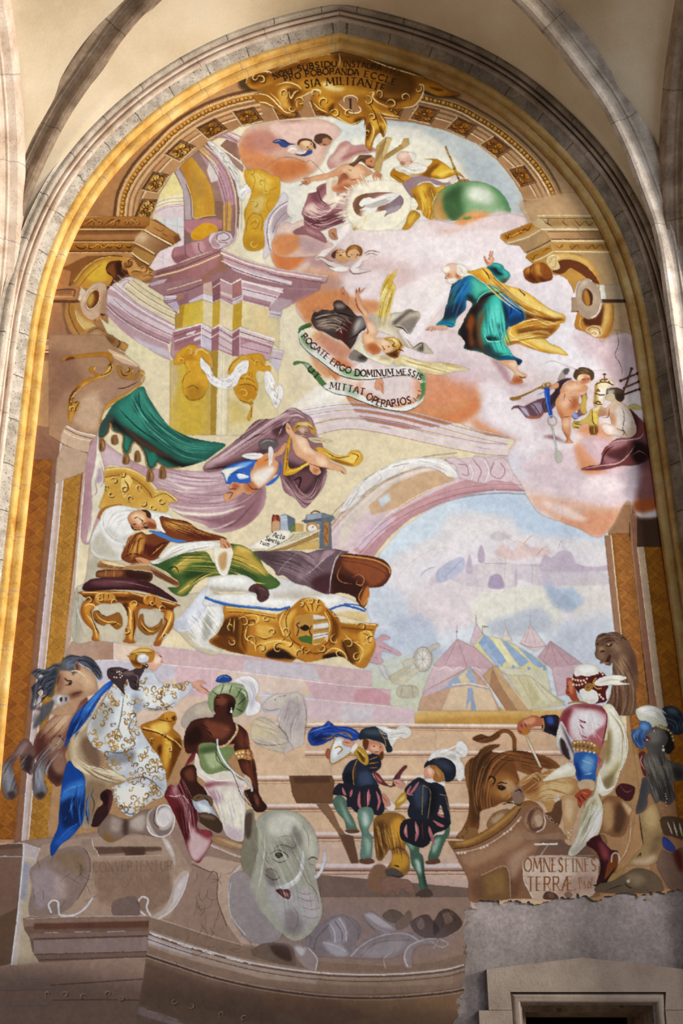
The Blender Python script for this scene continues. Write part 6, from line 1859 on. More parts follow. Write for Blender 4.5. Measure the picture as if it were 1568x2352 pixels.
paint('''
% 140 820 2.1333
@ painted_bracket|brown painted bracket with curling gilded leaf above a pilaster at the left edge
P a88468 -60,-110 +270+0+40+50+130+100+20+50-20+70-180+110-20+120-30+80-20+10-130-60-60-40
p 94705a b8 -60,-40 +120+20+60+140-100+60-80+120
p c4a488 b8 100,200 +80-40+60+10-40+100-20+90-60+0-60-40
p a88670 b6 180,180 +150-120+60+20-60+70-130+90
P d0b090 230,-40 +100+40+55+45-15+5-70-20-60-40
f 7d5a48 b4 150,330 +40-70+10+30-20+100
k e6cfae w3 240,-20 +80+30+65+38
C d4b294 w2 30,335 +60+30+90+20
@ painted_bracket/gilded_leaf
F b07a2c 240,-20 +15+40-5+50-30+25-60+20-60+35-30+30-10+40+0+40-15+60-10-30+0-60+10-40+35-50+50-35+40-10-30-25+0-20+30+0-5+25+30+10+30-25+10-40-20-20-65+0-90+10-40+10-20-10+40-15+120-15
f e0b058 b3 200,90 +50-60-5+50-105+45-60+45-20+20+40-50
f 5a3012 b3 40,200 +40-50+80-40-60+30-40+50-10+50
f 6b3a18 b2 20,15 +40-15+20+40-30+10
F c08c3c 60,230 +30-10-5+30-25+40-10+30-10-5
s f0c878 w2 45,230 +15-40+40-40
s 3e2008 w2.5 250,20 -10+50-50+25
s 3e2008 w2 60,280 +20-40+10-20
F b98a44 400,90 -10+40-60+40-90+45-30+35-15+50-5+30+20-10-10-20+25-45+65-40+80-55+40-50-5-40-25-5+5+25
F a87a3c 270,45 +30+5+0+40+30-35+25+5-5+35+35-25-15+40-40+0-40-10
s 4a2a10 w2.5 275,155 +45-5+60-30
s 4a2a10 w2 290,60 +15+30+25+0
s e8c880 w2 215,250 +85-45+80-65
s e8c880 w2 390,70 +18+20-13+35
@ painted_wall_strip/ring_moulding
F c8aa90 30,335 +60+30+90+20+0+15-35+15-10+55-55-15-75-30-5-35+15-40
C f0e2d4 w2.5 30,340 +60+28+88+20
C 7a5846 w2 20,350 +60+30+80+22
C e6d2bc w2 15,365 +55+30+75+17
C 7a5846 w3 5,425 +65+30+65+18
P b89c86 10,430 +125+45-10+85-155+60+10-120
@ painted_curtain|lilac painted bed curtain behind the lying man
F b8949e 130,480 +50-100+50+50+70+50+120+60+120+10+160+10+160-20+40+60+60-40+40+60-10+120-90+90-120+30-80-40-140-60-110-140-120-70-110-10-10+160-50+196-60+0+10-196
f c8b0b6 b8 190,440 +100+40+40+60-90+5
f d0b8c4 b10 480,600 +160+50+160-10-20-60-220-10
f c0a0b0 b10 550,680 +150+80+160-20+0-80-220+20
f a67e90 b8 120,560 +30-20-20+220-30+120
f b090a4 b8 560,650 +140+40+140-10-40-40-160+10
f 8d6678 b8 700,800 +150-40+130-120-20+140-100+60
f 96707c b7 860,700 +100-120+30+60-50+120-80+60
s ece0c8 w6 b1 470,610 +90+40+140+10+130-20
s ece0c8 w4 b1 530,600 +70+40+100+0
s ece0c8 w7 b1 530,735 +70+30+160+5+140-40
s e4d4c8 w4 b1 530,725 +110+15+120+0
s 8a6478 w4 b2 620,780 +140+20+140-60
s 8a6478 w4 b2 500,630 +140+60+160-10
s 7a5468 w5 b2 700,840 +140-20+120-120
s d8c4c4 w4 b2 640,830 +120+10+100-40
@ painted_curtain/cream_fold
F ddd2b8 180,370 +10+80+25+110+0+80-15+80-30+80-30+96-15+0+25-136+0-100+0-60+15-60+10-90
f b096b0 b3 190,540 +15+60-25+20-10-20
f f0e8d4 b3 180,400 +5+80-20+120-5-40
s a88ca8 w3 195,520 +17+80-22+40
s a88ca8 w3 165,600 +10+60-15+20
s b89cb0 w3 150,780 -10+80
@ painted_headboard|gilded painted headboard of the bed behind the pillow
F d0a858 215,550 +75-10+50+5+60+35+40+30+20+40+50+5+65+50-45+10-10+45-80-10-60-10-180+0-10-20+25-70
f b5883c b4 220,570 +80-10+80+30+60+50+10+60-70-60-80-50-70+0
f c89c4c b5 210,640 +90-30+80+30+50+80-130+10-100-10
C f2dca0 w2 215,555 +85-10+70+20+60+40+30+50
C 7a5420 w2 215,590 +75-10+80+25+60+55+15+30
C 7a5420 w1.5 450,690 +60-20+50+35
C f0d898 w2 460,660 +50+0+60+42
F e0be74 300,590 +30-10+20+30-20+40-20+40-15-50
k 6b4214 w3 310,600 +20+40-25+40
k 5a3410 w3 215,640 +45+10-30+30+50+10
k 5a3410 w3 240,620 +40+20-15+50
k 5a3410 w3 350,650 +50+30-20+40+50+0
k 5a3410 w3 370,640 +30+60-50-10
k e8c878 w2 230,660 +40-20
k e8c878 w2 360,670 +50+20
F a87028 180,780 +35-45+85-10-100+65
@ painted_canopy|green painted canopy with brown fringe and tassels slung from the bracket
F 2e6a5c 400,145 +30+55+90+130+90+55+90+25+105+18-45+42-60+40-100+30-70+5-50-25-10+10-20+20-25-15-15-55-30-50-30+0-10+40-30+10-10-40+0-60-50-20-10-40-10+60-30+15-15-5+5-50+30-50+40-60+70-45
f 4a9a86 b8 340,190 +55-30+35+80+90+100+80+60-120-20-100-80
f 3c8876 b8 280,240 +60-40+60+100+100+80+140+50-80+30-160-80-100-80
f 1c4a46 b6 370,160 +10+100+20+20-40-20
f 26584e b8 420,300 +100+80+140+60+120-10-80+70-140-20-120-80
f 3a7a6c b8 560,420 +100+0+130+12-90+48-100-20
f 211a18 b5 250,290 +50+50+100+60+100+70+100+50+80+0-80+25-100-45-100-70-100-60-60-50
f 5a3c30 b4 300,340 +120+80+100+60+60+20-100-20-100-60
f 41504a b6 190,340 +40-60+30+20-40+60-20+30
f 2f7a68 b3 300,390 +30+10+5+50-20+15
f 2f7a68 b3 430,480 +30-10+5+50-25+20
s 6ab4a0 w2 350,190 +50+100+100+80
s 174038 w3 380,170 +10+80+50+80
s 174038 w3 280,250 +100+100+120+80
s 58a490 w2 620,420 +100+10
S a87c50 w3 185,395 +20+3+27-28+10-45+13+37+45+23+0+55+10+35+25-3+17-47+23+3+30+42+13+60+22+22+25-17+10-15+45+25+70-5
S 4a3020 w1.5 188,388 +17+2+23-25+14-50+20+37+46+26+0+62+10+22+12-7+20-45+35+15+30+45+13+55+17+15+17-20+13-15
@ painted_canopy/tassel#a
F 8d6842 188,405 +24+0+4+45-16+15-14-10
s 4a2c14 w2 195,420 +0+40
s c8a070 w1.5 205,412 +5+38
@ painted_canopy/tassel#b
F 8d6842 250,385 +22-2+10+37-20+12-17-12
s 4a2c14 w2 255,400 +0+28
@ painted_canopy/tassel#c
F 8d6842 308,480 +22-2+8+37-20+13-18-10
s 4a2c14 w2 312,490 -2+34
s c8a070 w1.5 325,490 +3+28
@ painted_canopy/tassel#d
F 8d6842 363,465 +20-2+9+45-18+9-16-10
s 4a2c14 w2 368,475 -2+37
@ painted_canopy/tassel#e
F 8d6842 425,555 +23-2+6+52-18+9-18-9
s 4a2c14 w2 432,565 -2+45
s c8a070 w1.5 445,565 +1+40
@ painted_canopy/tassel#f
F 8d6842 486,540 +22-2+8+52-20+8-16-10
s 4a2c14 w2 492,550 -2+44
% 470 920 2.3579
@ painted_drape|mauve painted drape lifted by two winged children
F 8f6c76 0,345 +100-75+100-80+80-80+100-15+90-55+70+30+40+30+30+90+30+60+20+130-20+90-80+100-30+8-40-48-60-40-30-90-70+40-70-20-20-70-90+15-90+20-60+0
f c0a0a8 b6 0,350 +120-80+120-100+50-50+60-10-70+90-100+80-120+70
f b08e9a b6 280,110 +100-10+90-55-30+65-40+50-60+10
f 5a3c48 b6 40,360 +160-50+100-50+100-60-100+120-140+40
f 4a303a b7 440,330 +80+20+120-20+0+90-60+80-80+0-60-70
f 6b4856 b5 480,400 +80-20+40+40-60+70-60-20
f a88490 b4 420,440 +80+80+40+30+60-30+50-120+10+40-100+135-60-30
f 94727e b5 540,70 +40+40+20+80+40+70-40-30-40-80
f 5a3c4a b4 380,120 +60+0+0+60-40+20-40-30
f 8d6c78 b5 390,390 +30+50-60+100-60+100-60+100+60-140+40-140
s d8bcc0 w4 b1 10,345 +140-85+120-110+30-35
s d4b4bc w4 b1 300,115 +90-15+80-50+70+30
s d4b4bc w3 400,190 +40-80+60-15
s c8a4b0 w4 b1 420,430 +90+100+50+20+60-80+35-70
s c0a0ac w4 b1 560,80 +40+100+30+40
s 3a222c w4 b1 180,230 +30-50
s 3a222c w3 200,240 +80-50+50-10
s 3a222c w4 b1 380,170 +60-40+40-35
s 2c1820 w4 b1 0,375 +160-25+140-50
s 2c1820 w4 470,440 +50-20-20+80
s e0c8c8 w3 450,90 +50-10+40+15
@ painted_child#blue|painted winged child in a blue cloth seen from behind, lifting the mauve drape
F 6a6064 290,230 +40-25+50+10+20+25-30+20-60+5
s a8a0a0 w2 300,235 +40-20+40+10
F 3a68b4 90,385 +50-35+90-25+45+0-5+35-20+10+0+70-70+10-60+0-15-40
f 7aa4dc b2 110,380 +90-40+60-5-60+30-70+10
f ecead8 b2 95,375 +135-20-50+15-50+40-10+30-15-40
f e4e8ec b1 175,400 +35-5+30+20-50+10
s 1c3c78 w2 130,400 +50-10+70+20
F 3f70bc 330,450 +70-50+5-70+10+50-25+50-40+30
F d29a74 280,330 +40-40+70-10+40-50+15+10-25+50-40+20+20+40-30+70-50+40-30+20-50+30-40-10-50+35-30+17-15-12+5-40+40+0-20-20+20-35+50+5+50-5-5-45+15-30
f f0e0cc b5 260,400 +80-40+40+10-50+70-40+30-30-20
f f4e8dc b4 290,420 +50-50+30+10-50+60
f d88a4c b4 280,330 +70-30+20+10-70+50
f b87450 b4 240,500 +50-20-40-50-40+30
f a86448 b3 150,450 +40+10-30+30
s 6b3420 w2.2 230,450 +30+30+40+0
s 6b3420 w2.2 130,480 +40+0
s 6b3420 w2.2 110,505 +40-5-20+40
s 6b3420 w1.5 320,330 +40-20
F e4dcd4 345,260 +15-10+12+25-7+55-15+25-5-45
F e8e2dc 200,300 +40-15+60+0+15+15-35+20-50-5
s 9a8c84 w1.5 220,300 +70+0
@ painted_child#yellow|painted winged child in a yellow cloth holding the mauve drape over its head
F d19c30 430,330 +10-70+20-70+5+40-15+90+20+50+90-40+40-20+5+30-45+10-80+50-50+5-5-25
f f0c860 b2 440,390 +120-55+40-10-80+45
s 6b4210 w2 450,250 -10+130
s 6b4210 w2 470,380 +110-60
F d8a440 600,260 +40-5+60+35+60+10+30-25+40-5+25+30-5+30-40+28-70-13-60-25-40-20
f f0cc70 b3 640,270 +100+35+60-15+40+0-40+50-80-10
f 94641c b3 680,310 +80+20+50+25-90-15
s 7a4e14 w2.5 640,270 +80+40+70-10
s 7a4e14 w2.5 790,285 +40+15-20+40
F dca884 440,130 +10-10+15+20+25+40+50+10+20+30+20+40+60+30+40+40+60+25+25+25-5+20-20-15-80-15-40-10+10+30-30+15-30-25-10-40-50-30-30-40-10-60-30-45
f f0ccac b4 490,200 +50+0+20+50+40+40-60-10
f f0c8a8 b4 600,300 +50+20+10+40-50-20
f b07050 b4 480,240 +20+60+60+30-50-10
f b87850 b4 580,370 +40+0-20+30
s 7a4430 w2 520,190 +40+20
s 7a4430 w2 560,340 +60+20+60+10
s 7a4430 w2 735,380 +20+20
s 7a4430 w1.5 445,140 +15+20
F a88878 500,150 +30-15+30+15-5+30-35+0
f d8b49c b3 510,150 +30+0+0+25-25-5
s 4a2418 w2 535,170 +20+5
F b88c4c 480,140 +30-25+50+0+30+25+15+25-15+25-20-20-10-25-40-5-20+25-20+5
f ecd090 b3 500,125 +50-5+30+25-50-10
s 5a3810 w2 550,130 +40+30
s 5a3810 w2 490,150 +30-20
F d8c4a0 560,205 +40-5+80+15+5+10-45+5-50-2
s 8a6c48 w1.5 570,212 +90+10
''')
paint('''
% 0 0 1
@ painted_steps|pink and cream painted stone platform and stairs below the bed
P d6bca8 165,1472 +97+0+243+28+279+32+70+9+0+39+42+3+0+38+55+7+0+34+389+0+0+438-780+0+0-400-460+0+50-200
p b09280 165,1472 +97+0+0+44-45+2-67+22+0-40
p a88876 b5 215,1480 +47-6+0+42-37+1
p ccaeb0 262,1473 +243+27+349+41+0+39-74-7-280-36-238-21
p dcc4b0 b1 262,1474 +68+6+0+38-68-2
p c6bcc8 b1 560,1515 +160+15+20+35-180-20
p c4bcca b1 170,1519 +92-2+158+13-20+30-120+20-90-20
p d2b0ba b1 400,1530 +100+8+0+62-90+0
p d8c2b4 b1 500,1540 +200+22-10+38-190+0
p ccaab8 700,1565 +196+18+0+38-176-16
p c898a8 b2 820,1585 +40-5+36+20+0+21-86-11
p c8c0cc b1 600,1590 +120+10+0+40-120+0
p d2b8c4 700,1605 +251+23+0+34-261-12
p cfc4d0 b3 784,1620 +76+5-10+35-66-5
L e8dcd8 w2 165,1472 +97+0+243+28+279+32+70+9
L e8dce0 w1.5 217,1518 +45-2+238+22+284+36+112+9
L e8dce0 w1.5 410,1580 +290+25+251+23
L e4d4d8 w1.5 262,1473 +0+43
L e4d4d8 w1.2 854,1541 +0+39
L e4d4d8 w1.2 896,1583 +0+38
L e4d4d8 w1.2 951,1628 +0+34
L dcc8cc w1.2 487,1538 +0+42
L dcc8cc w1.2 680,1560 +0+44
L b49c9c w1 602,1512 +0+33
L b49c9c w1 412,1492 +0+38
p d8b698 560,1662 +780+0+0+438-780+0
p c9a488 a.6 b14 1050,1700 +290+0+0+300-260+60
p cdb0a4 a.7 b20 560,1900 +520+60+0+140-520+0
p c4a8a4 a.8 b16 560,2010 +520+10+0+80-520+0
M 000 m0:5:ecdcd2 m-5:3:c8a48c m-8:3:9c7862 m-13:1.5:a88468 590,1664 +230-1+260+3+230+2
M 000 m0:5:ead6c8 m-5:3:c8a48c m-8:3:987460 m-13:1.5:a88468 700,1727 +300+0+310+0
M 000 m0:6:ead8ce m-6:3:c4a08c m-9:3:94705c m-15:1.5:a88468 590,1785 +250-1+250+0
M 000 m0:6:e8d6ce m-6:3:c09c8a m-9:3:906c5a m-15:1.5:a4806c 590,1850 +250-1+240+0
M 000 m0:7:e2d0cc m-7:4:ba988a m-11:4:8a6858 m-18:2:9c7a68 590,1915 +250-1+240+0
M 000 m0:8:dccccc m-8:4:b09088 m-12:4:846456 m-20:2:94766a 590,1988 +250+0+235+0
M 000 m0:9:d4c6cc m-9:5:a88a86 m-14:4:7d6056 m-24:2:8a7068 560,2066 +280+0+240+0
L c0a08c w1.2 1000,1672 +0+50
L c0a08c w1.2 760,1735 +0+45
% 150 1150 2.2974
@ painted_bed|gilded painted bed with white linen and carved shell frame on the platform
F c4b8a0 50,480 +50-50+20-130+10-70+50-120+80-30+80+120+140+130+140+150+120+0+80+20+20+100-20+200-120-10-100-90-40-40+40-60-120+160-300-20-140-5
f b4ac98 b8 60,480 +60-160+60-20-20+120-60+60
f a8a292 b7 40,500 +50+20-10+200-40+15
f d4ccba b6 160,240 +100+20+20+50-80+10
s dcd6c8 w2 60,520 +10+80+40+100
s dcd6c8 w2 330,650 +70+50
s 8c8674 w2 60,560 +0+120
f b8b2a4 b4 170,680 +160+10-10+50-140+0
f b4ac9c b4 380,580 +120-20+40+120-70+60-70-40
P d8d4cc b1 560,660 +80+30+60-50+40-100+10-100+70+120+20+40-80+160+60+40-120-30-60-80
f ecebe6 b5 700,560 +100+0+20+60-80+120-60-50
f a8a69c b4 750,580 +30+80-40+80-20-40
F c2c4d0 570,650 +50-50+60-70+60-80+5+110-45+80-60+50-40+0
f d8dae2 b4 660,560 +75-80-5+80-50+80-40+30
s f0f0f2 w2 590,685 +60-5+60-60+32-70
@ painted_bed/pillow
F d8d4ca 130,230 +20-70+40-60+40+20+70+110+0+80-80+0-70-20
f bcb6a6 b5 140,240 +40-70+40+50+60+80-80+0
F e2e0da 185,110 +15-50+50-30+80+0+70+20+60+10+80+10+25+20-5+20-80+0-60+20-60+30-30+40-10+35-50-5-60-40
f f2f2f0 b6 210,80 +50-35+70+5+0+60-70+30
f c4c0b4 b5 200,130 +40+50+70+40+20-40-40+20-50-50
f f0eee8 b4 470,70 +70+10+15+20-75+0
s a8a290 w1.5 200,70 +5+70+45+60+60+25
s b4ae9c w1.5 140,220 +20+50+70+30
@ painted_bed/side_rail
% 470 1160 2.0364
F d8d4ce 0,440 +60-20+140-10+130-70+110+30+120+30+120+40+60+40+25+40-5+30-160-40-120-10-180-10-200-20-100+0
f eceae4 b5 20,410 +200+10+180+20+120-10+120+10-80+30-260+0-200-20
f c4bcae b5 300,430 +120-30+140+10-80+30
f d2b888 b3 640,500 +100+0+20+40-60+5-100-25
S 3f68a8 w6 0,432 +60+23+70+15+130+12+80+8+60-12
S 3f68a8 w5 570,495 +70-25+60+10+50+18
S 7094c4 w2 20,436 +100+26+180+22
S 3f68a8 w3 650,462 +70+8+35+20
F b57c30 90,475 +70+5+190+30+100-70+70+0+50+40+40+40+30+30+160+5+0+25-10+40+10+40-20+50-30+50-50-10-60-40-80+10-80+15-50-15-30+15-100-15-110-20-90-20-80-40+40-40+30-60
f 6b3f14 b4 30,640 +60-30+50+30+50+60-90-20
f 2c1a10 b3 290,690 +50-20+60+20+20+30-120-5
f 2c1a10 b3 560,700 +60-10+30+25-90+7
f 5a3410 b4 90,540 +60-20+20+40-10+100-30-40-70-10
f cf9c48 b4 110,480 +220+30+20+35-110+0-40-35-90-10
f d8a854 b4 240,560 +80+10+0+40-60+10
f 8a5818 b4 170,520 +40+20-10+100-10+50-30-50
f dba850 b4 250,640 +80-15+70+15+40+40-20+30-40-30-60-20-50+30
f 94601c b4 640,560 +140+30+0+30-140-40
f d4a048 b4 720,600 +60-10+10+50-30+60-60+40+30-80
f 6b4212 b4 640,640 +60+0+20+60-30+50-30-40
C f0d48c w2.5 100,478 +70+5+170+29
C 6b4010 w2 100,500 +100+5+130+25
C f0d48c w2.5 640,550 +160+10
C 6b4010 w2 640,575 +150+10
k ecc878 w3 180,520 +60-5+10+25-30+20-30+0
k ecc878 w3 200,560 -10+60+40+30+10+40
k 5a340c w3 200,545 +30-5+5+20
k 5a340c w3 160,510 +20+50-5+80+25+50
k ecc878 w3 260,700 +20-50+60-15+60+15+30+40
k 5a340c w3 300,690 +30-20+50+10
k e4b860 w2.5 230,600 +40+20+40-10+20-30
k 5a340c w2 240,610 +40+18+40-13
k e4b860 w2 120,530 -10+60
k e4b860 w2 140,525 -5+75
k 3c220a w2 130,530 -5+70
k ecc878 w3 720,600 +40-10+20+20-10+30-40+10
k 5a340c w2.5 740,600 +30+15-25+20
k ecc878 w3 700,640 +40+40-20+60
k e4b860 w2.5 650,600 +40+40+30+0
k ecc878 w3 560,700 +40-30+50+20+20+50
k 3c220a w2.5 640,630 +20+50+30+60
@ painted_bed/shield
F b07628 350,560 -10-40+40-30+40-10+30-30+50-15+50+15+20+30+30+20+30+40+5+60-25+50-50+40-40+10-50-10-40-40-50-20-30-30
f d8a854 b4 360,540 +40-40+30-10-30+70+0+70-30-30
f 6b3f10 b4 590,520 +35+40-5+60-40+40+20-70
f d09a44 b3 460,460 +40-15+45+15-5+40-60+0
C 6b3f10 w2 400,490 -20+50+20+80+50+40
C f0d088 w2.5 370,500 -20+50+20+60
C f0d088 w2.5 450,460 +30-20+60+5+30+35
C 6b3f10 w2.5 570,490 +30+50-10+80-50+60
C f0d088 w2 560,500 +25+60-15+80
k 5a340c w2 470,455 +20+45
k 5a340c w2 500,445 +5+55
k 5a340c w2 535,455 -15+45
k 5a340c w2 450,670 +70+25+60-25
F c48c3c 430,520 +70-10+60+10+20+40-5+60-35+30-35+5-55-15-30-40+0-50
p b58a48 430,520 +73-8+0+88-78+0
p 4e6a34 432,620 +38-10+33+5+0+39-53-14
p d4d0d4 508,512 +52+10+20+38-5+60-35+30-32+5
p b48c40 508,535 +62-5+8+20-70+10
p b48c40 508,580 +72-8-2+23-70+10
p b48c40 508,630 +62-15-20+30-42+7
L 6a6470 w1.5 508,548 +70-13
L 6a6470 w1.5 508,592 +74-14
L 6a6470 w1.5 508,618 +70-16
F 2c1c14 445,575 +25-15+20+15-20+15
K 4a2a1c w2.5 430,615 +10-35-10-20+15-10
K 4a2a1c w2.5 500,615 -10-25+10-25
C e8cc88 w1.5 463,515 +0+45
@ painted_bed/footboard
F 5a3020 590,370 +10-70+40-70+60+0+80+10+60+20+30+40-5+40-35+40-60+10+0+30-25+60-35-30-10-20-60-20-50+5
f 8a5030 b4 650,250 +130+10+70+40-10+50-60+30-40-40-80-40
f 3c1c14 b5 600,320 +80+20+60+40-20+50-80-20-40+0
f b07038 b3 760,380 +15+20-25+70-20-10+10-50
C c08448 w4 630,235 +90+10+80+15+55+30+13+30
C 6b3a1c w2 640,260 +100+15+90+35+20+30
k a8704a w3 690,340 +30-15+25+20-10+30-25-5+5-20
k a8704a w2.5 640,280 -20+50+20+30+50+10
k d0a060 w2.5 765,390 +5+30-30+55
k c89850 w2 745,380 -25+50+20+40
@ painted_cover|dull purple painted cloth over the table behind the bed
F 6e5866 225,220 +105-5+110+0+40+10+50-15+70-5+50+10+20+5-40+20-20+40-15+60-10+75-65-15-40-20-60-15-50-35-30+0-20-30-40-30
f 8d7484 b5 480,230 +60-5-20+55-50+60-40+10
f a88c9c b4 560,215 +50+0-50+35-30+30
f 54424e b5 240,225 +90+0+50+55-40+20
f 4e2c38 b5 500,350 +90-30-10+90-60-10
s bca4b0 w2.5 610,215 -50+35-40+40-50+40
s e0d0d8 w2 640,215 -30+45-20+80-7+70
s a890a0 w2 430,225 -60+55-30+40
@ painted_blanket|green and gold painted blanket over the legs of the lying man
% 150 1150 2.2974
F 4a6434 440,320 +120-30+80-20+100+0+50+60+50-90+60-10+60+20+60+50+40+70+70+60-20+30-70+10-100-30-70-20-10-30-80+10-50+10-50+40-40+50-50+0-50-40+60-10-60-70
f c0a050 b5 570,340 +30-10+40-40+80-10+40+40-80+0-60+50-40+10
f b89c4c b5 640,440 +60-50+60-30+60+10-80+30-60+40-60+50-30+0
f b89a4a b6 880,250 +80+10+50+50+70+80-80-10-70-30-50-20
f 3c5a2c b6 450,340 +90-20+20+60+40+50-60-30
f 2f4824 b6 620,400 +80-50+60-20+30+30-110+50
f d0b060 b4 900,240 +60+10+30+30-70-10
f 34522c b5 880,390 +80+10+100+50-100-10
f 506c38 b5 1020,400 +100+30-20+25-60-5
s e0c878 w3 560,370 +50-40+80-50
s e0c878 w3 590,490 +90-60+100-55
s d8c070 w3 860,370 +60+20+80+40+60+10
s d8c070 w2.5 930,330 +70+20+60+50
s 22381c w3 540,360 +40-10+20+30
s 22381c w3 720,340 +40-30+20+30
s 22381c w3 650,450 +70-50+50-20
@ painted_bed/sheet
F dad6cc 450,310 +50-10+40-50+80-30+80-5+80+0+50+15-40+20-70+15-100+15-80+30-60+25-40-10
f f0eee6 b4 520,280 +100-50+160-8-80+28-100+20-100+50
f b0aa9c b4 480,320 +80-30+80-20-100+50
F dcdad2 750,450 +10-40+60-10+80-10+60+10+50+40+10+50-20+10-40-20-80+0-80+0-60+20
f f0eee6 b4 780,420 +100-20+80+20-60+30-100-10
f b4ae9e b4 760,450 +80+10+100+10+60+20-120+0-100-10
@ painted_person#lying|painted bearded man in a striped brown jacket lying on the white bed
F 7a4424 295,300 +25-70+20-40+60-25+30+15+40-10+30-10+0-75+60+10+80+15+60+40+60+20+70+20+20+15-50+5-100+5-100+10-40-10-50+55-30+40-50+10-50+10-40+0
f b88440 b4 330,230 +40-50+50+10-10+70-70+30
f b48444 b4 520,110 +80+10+80+40-60+10-80-30
f 5a2418 b4 420,230 +60+10+50-20-50+70-50+0
f c8964c b4 560,120 +80+10+0+20-60+0
f 5c2a1c b4 640,180 +80+0+80+20-100+5
s d0a050 w2.5 340,290 +20-80+40-30
s d0a050 w2.5 390,290 +10-70
s 4a1c14 w2.5 320,290 +25-80+40-35
s 4a1c14 w2.5 375,300 +10-80+15-30
s 4a1c14 w2 415,290 +10-80
s d0a050 w2 450,290 +70-60
s 4a1c14 w2.5 430,280 +70-50+50-10
s 4a1c14 w2 520,100 +100+40+80+35
s 4a1c14 w2 540,130 +60+35+80+25
s d0a050 w2 560,110 +100+30+80+40
s d0a050 w2 640,160 +80+35
s 4a1c14 w2.5 690,150 +30+40
s 4a1c14 w2.5 300,305 +60-25+70+20
s 4a1c14 w2 350,320 +70-20
F ece6da 470,85 +20-5+20+60+20+30-30-10-30-30
F 4f7cb8 440,160 +60+5+60+30+80+20-60+7-60-22
F c68e68 330,100 +5-25+25-20+40-5+30+10+20+30+25+20+5+40-40+0-40+5-30-5-25-20
f e8c4a0 b4 350,80 +40-15+30+25-20+40-30-20
f 8a4e34 b3 440,110 +40+20-10+20-40-10
f 9a5c40 b3 340,110 +20+20+40+15-40+0
s 3c1c10 w2.2 360,95 +25-10
s 3c1c10 w2.2 355,125 +20+0
s 5a2c1c w2 385,90 +25+20-15+15
s 3c1c10 w2.5 405,130 +25-15
s 5a2c1c w2 400,145 +30-5
F 3c2418 345,130 +25+20+30+5-30+3-18-10
F 4a3020 400,50 +30+0+20+20+0+25-20-10-5-20
F 4a3020 410,135 +30+5-15+10
F cc9470 820,200 +30+10+30+35-10+15-30+0-20-20
s 7a4028 w2 830,225 +20+30
s 7a4028 w2 850,220 +20+30
F c89068 370,305 +30-5+50+20-10+12-40-2
s 6b3420 w1.5 380,310 +30+20
F e4dcca 780,270 +20-30+40+15+35-5+10+30-15+60-20+50-30+0-25-40
f b8966a b3 810,290 +40-20+0+70-20+30-20-30
s f8f4ea w2.5 785,280 +15+60+25+48+30-3+25-85
@ painted_person#lying/foot
% 470 1160 2.0364
F 5a3c3c 205,400 +15-25+30-5+40+20+12+25-7+25-30+15-20-15-5-25
f 3c2428 b3 230,390 +20+10+10+40
s 8a6464 w2 250,385 +35+15
s 2c181c w1.5 275,425 +20+15
s 2c181c w1.5 265,435 +15+15
@ painted_book#shelf
F 7a3a2c 315,55 +15-7+20+7+0+70-35+5
f a85c40 b2 322,60 +13+0+0+60-13+0
f c8a07c b1 316,80 +34-2+0+42-34+5
@ painted_book#grey
P 8c94a0 353,50 +17-8+15+3+37+20+3+45-25+15-47-5
p a8b0bc 353,50 +32-5+5+73-37+0
p 6a727c 385,48 +37+18+0+46-32+6
L d4d8dc w1.2 355,58 +33-2
L d4d8dc w1.2 355,70 +33-2
@ painted_book#green
P 6e7c4c 400,100 +25-15+0+40-25+3
P c8a468 425,85 +37+7-2+33-35+0
@ painted_clock|grey painted table clock beside the open book
P 7c828c 450,75 +20-10+5-20+70-10+55+15+10+15-20+15+5+125-60+0+0-115-55+0
p 9aa2ac 475,45 +70-10+0+25-65+12
p 6a7078 545,62 +55-10-10+28+5+125-58+0
p 5c626a 450,75 +95-13+0+13-85+10
F c08c50 475,100 +10-15+30-2+15+17+0+25-50+0
F e8e4dc 482,105 +18-13+20+8+2+18-32+4
L 3c2c20 w1.5 500,110 +10-12
F a87848 558,90 +17-10+5+20-2+80-18+5
C 6b4420 w1.5 560,95 +15+25-13+30+13+28
K 6b4424 w2.5 495,40 +20-12+25+7
@ painted_book#open|large open painted book with black script on the table behind the bed
P 9a7a4c 195,200 +95+15+240-95+5+30-155+60-80+8
F e0d8c4 200,200 +110-65+20-15+60-2+30+17+110-20+0+10-120+55-110+35-30-10
f c8bc9c b3 400,140 +125-22-105+52-40+10
f efe8d8 b3 230,190 +100-60+50-5+10+35-110+45
L b08c50 w1.5 300,215 +100-25+135-50
L b08c50 w1.5 350,210 +185-62
C 8a7448 w1.5 420,135 -30+25-100+53
L 8a8470 w1 430,140 +70-12
L 8a8470 w1 420,152 +70-14
L 8a8470 w1 400,168 +50-13
P c8a868 430,190 +100-30+3+45-133+7
''')
part('painted_book#open')
bk = lambda *p: Z(470, 1160, 2.0364, p)
letter('Acta', bk((316,150),(372,162)), 12, '2c241c', 1.8, slant=.3)
letter('Sancto', bk((282,164),(345,184)), 10.5, '2c241c', 1.6, slant=.3)
letter('rum.', bk((258,182),(305,197)), 11, '2c241c', 1.6, slant=.3)
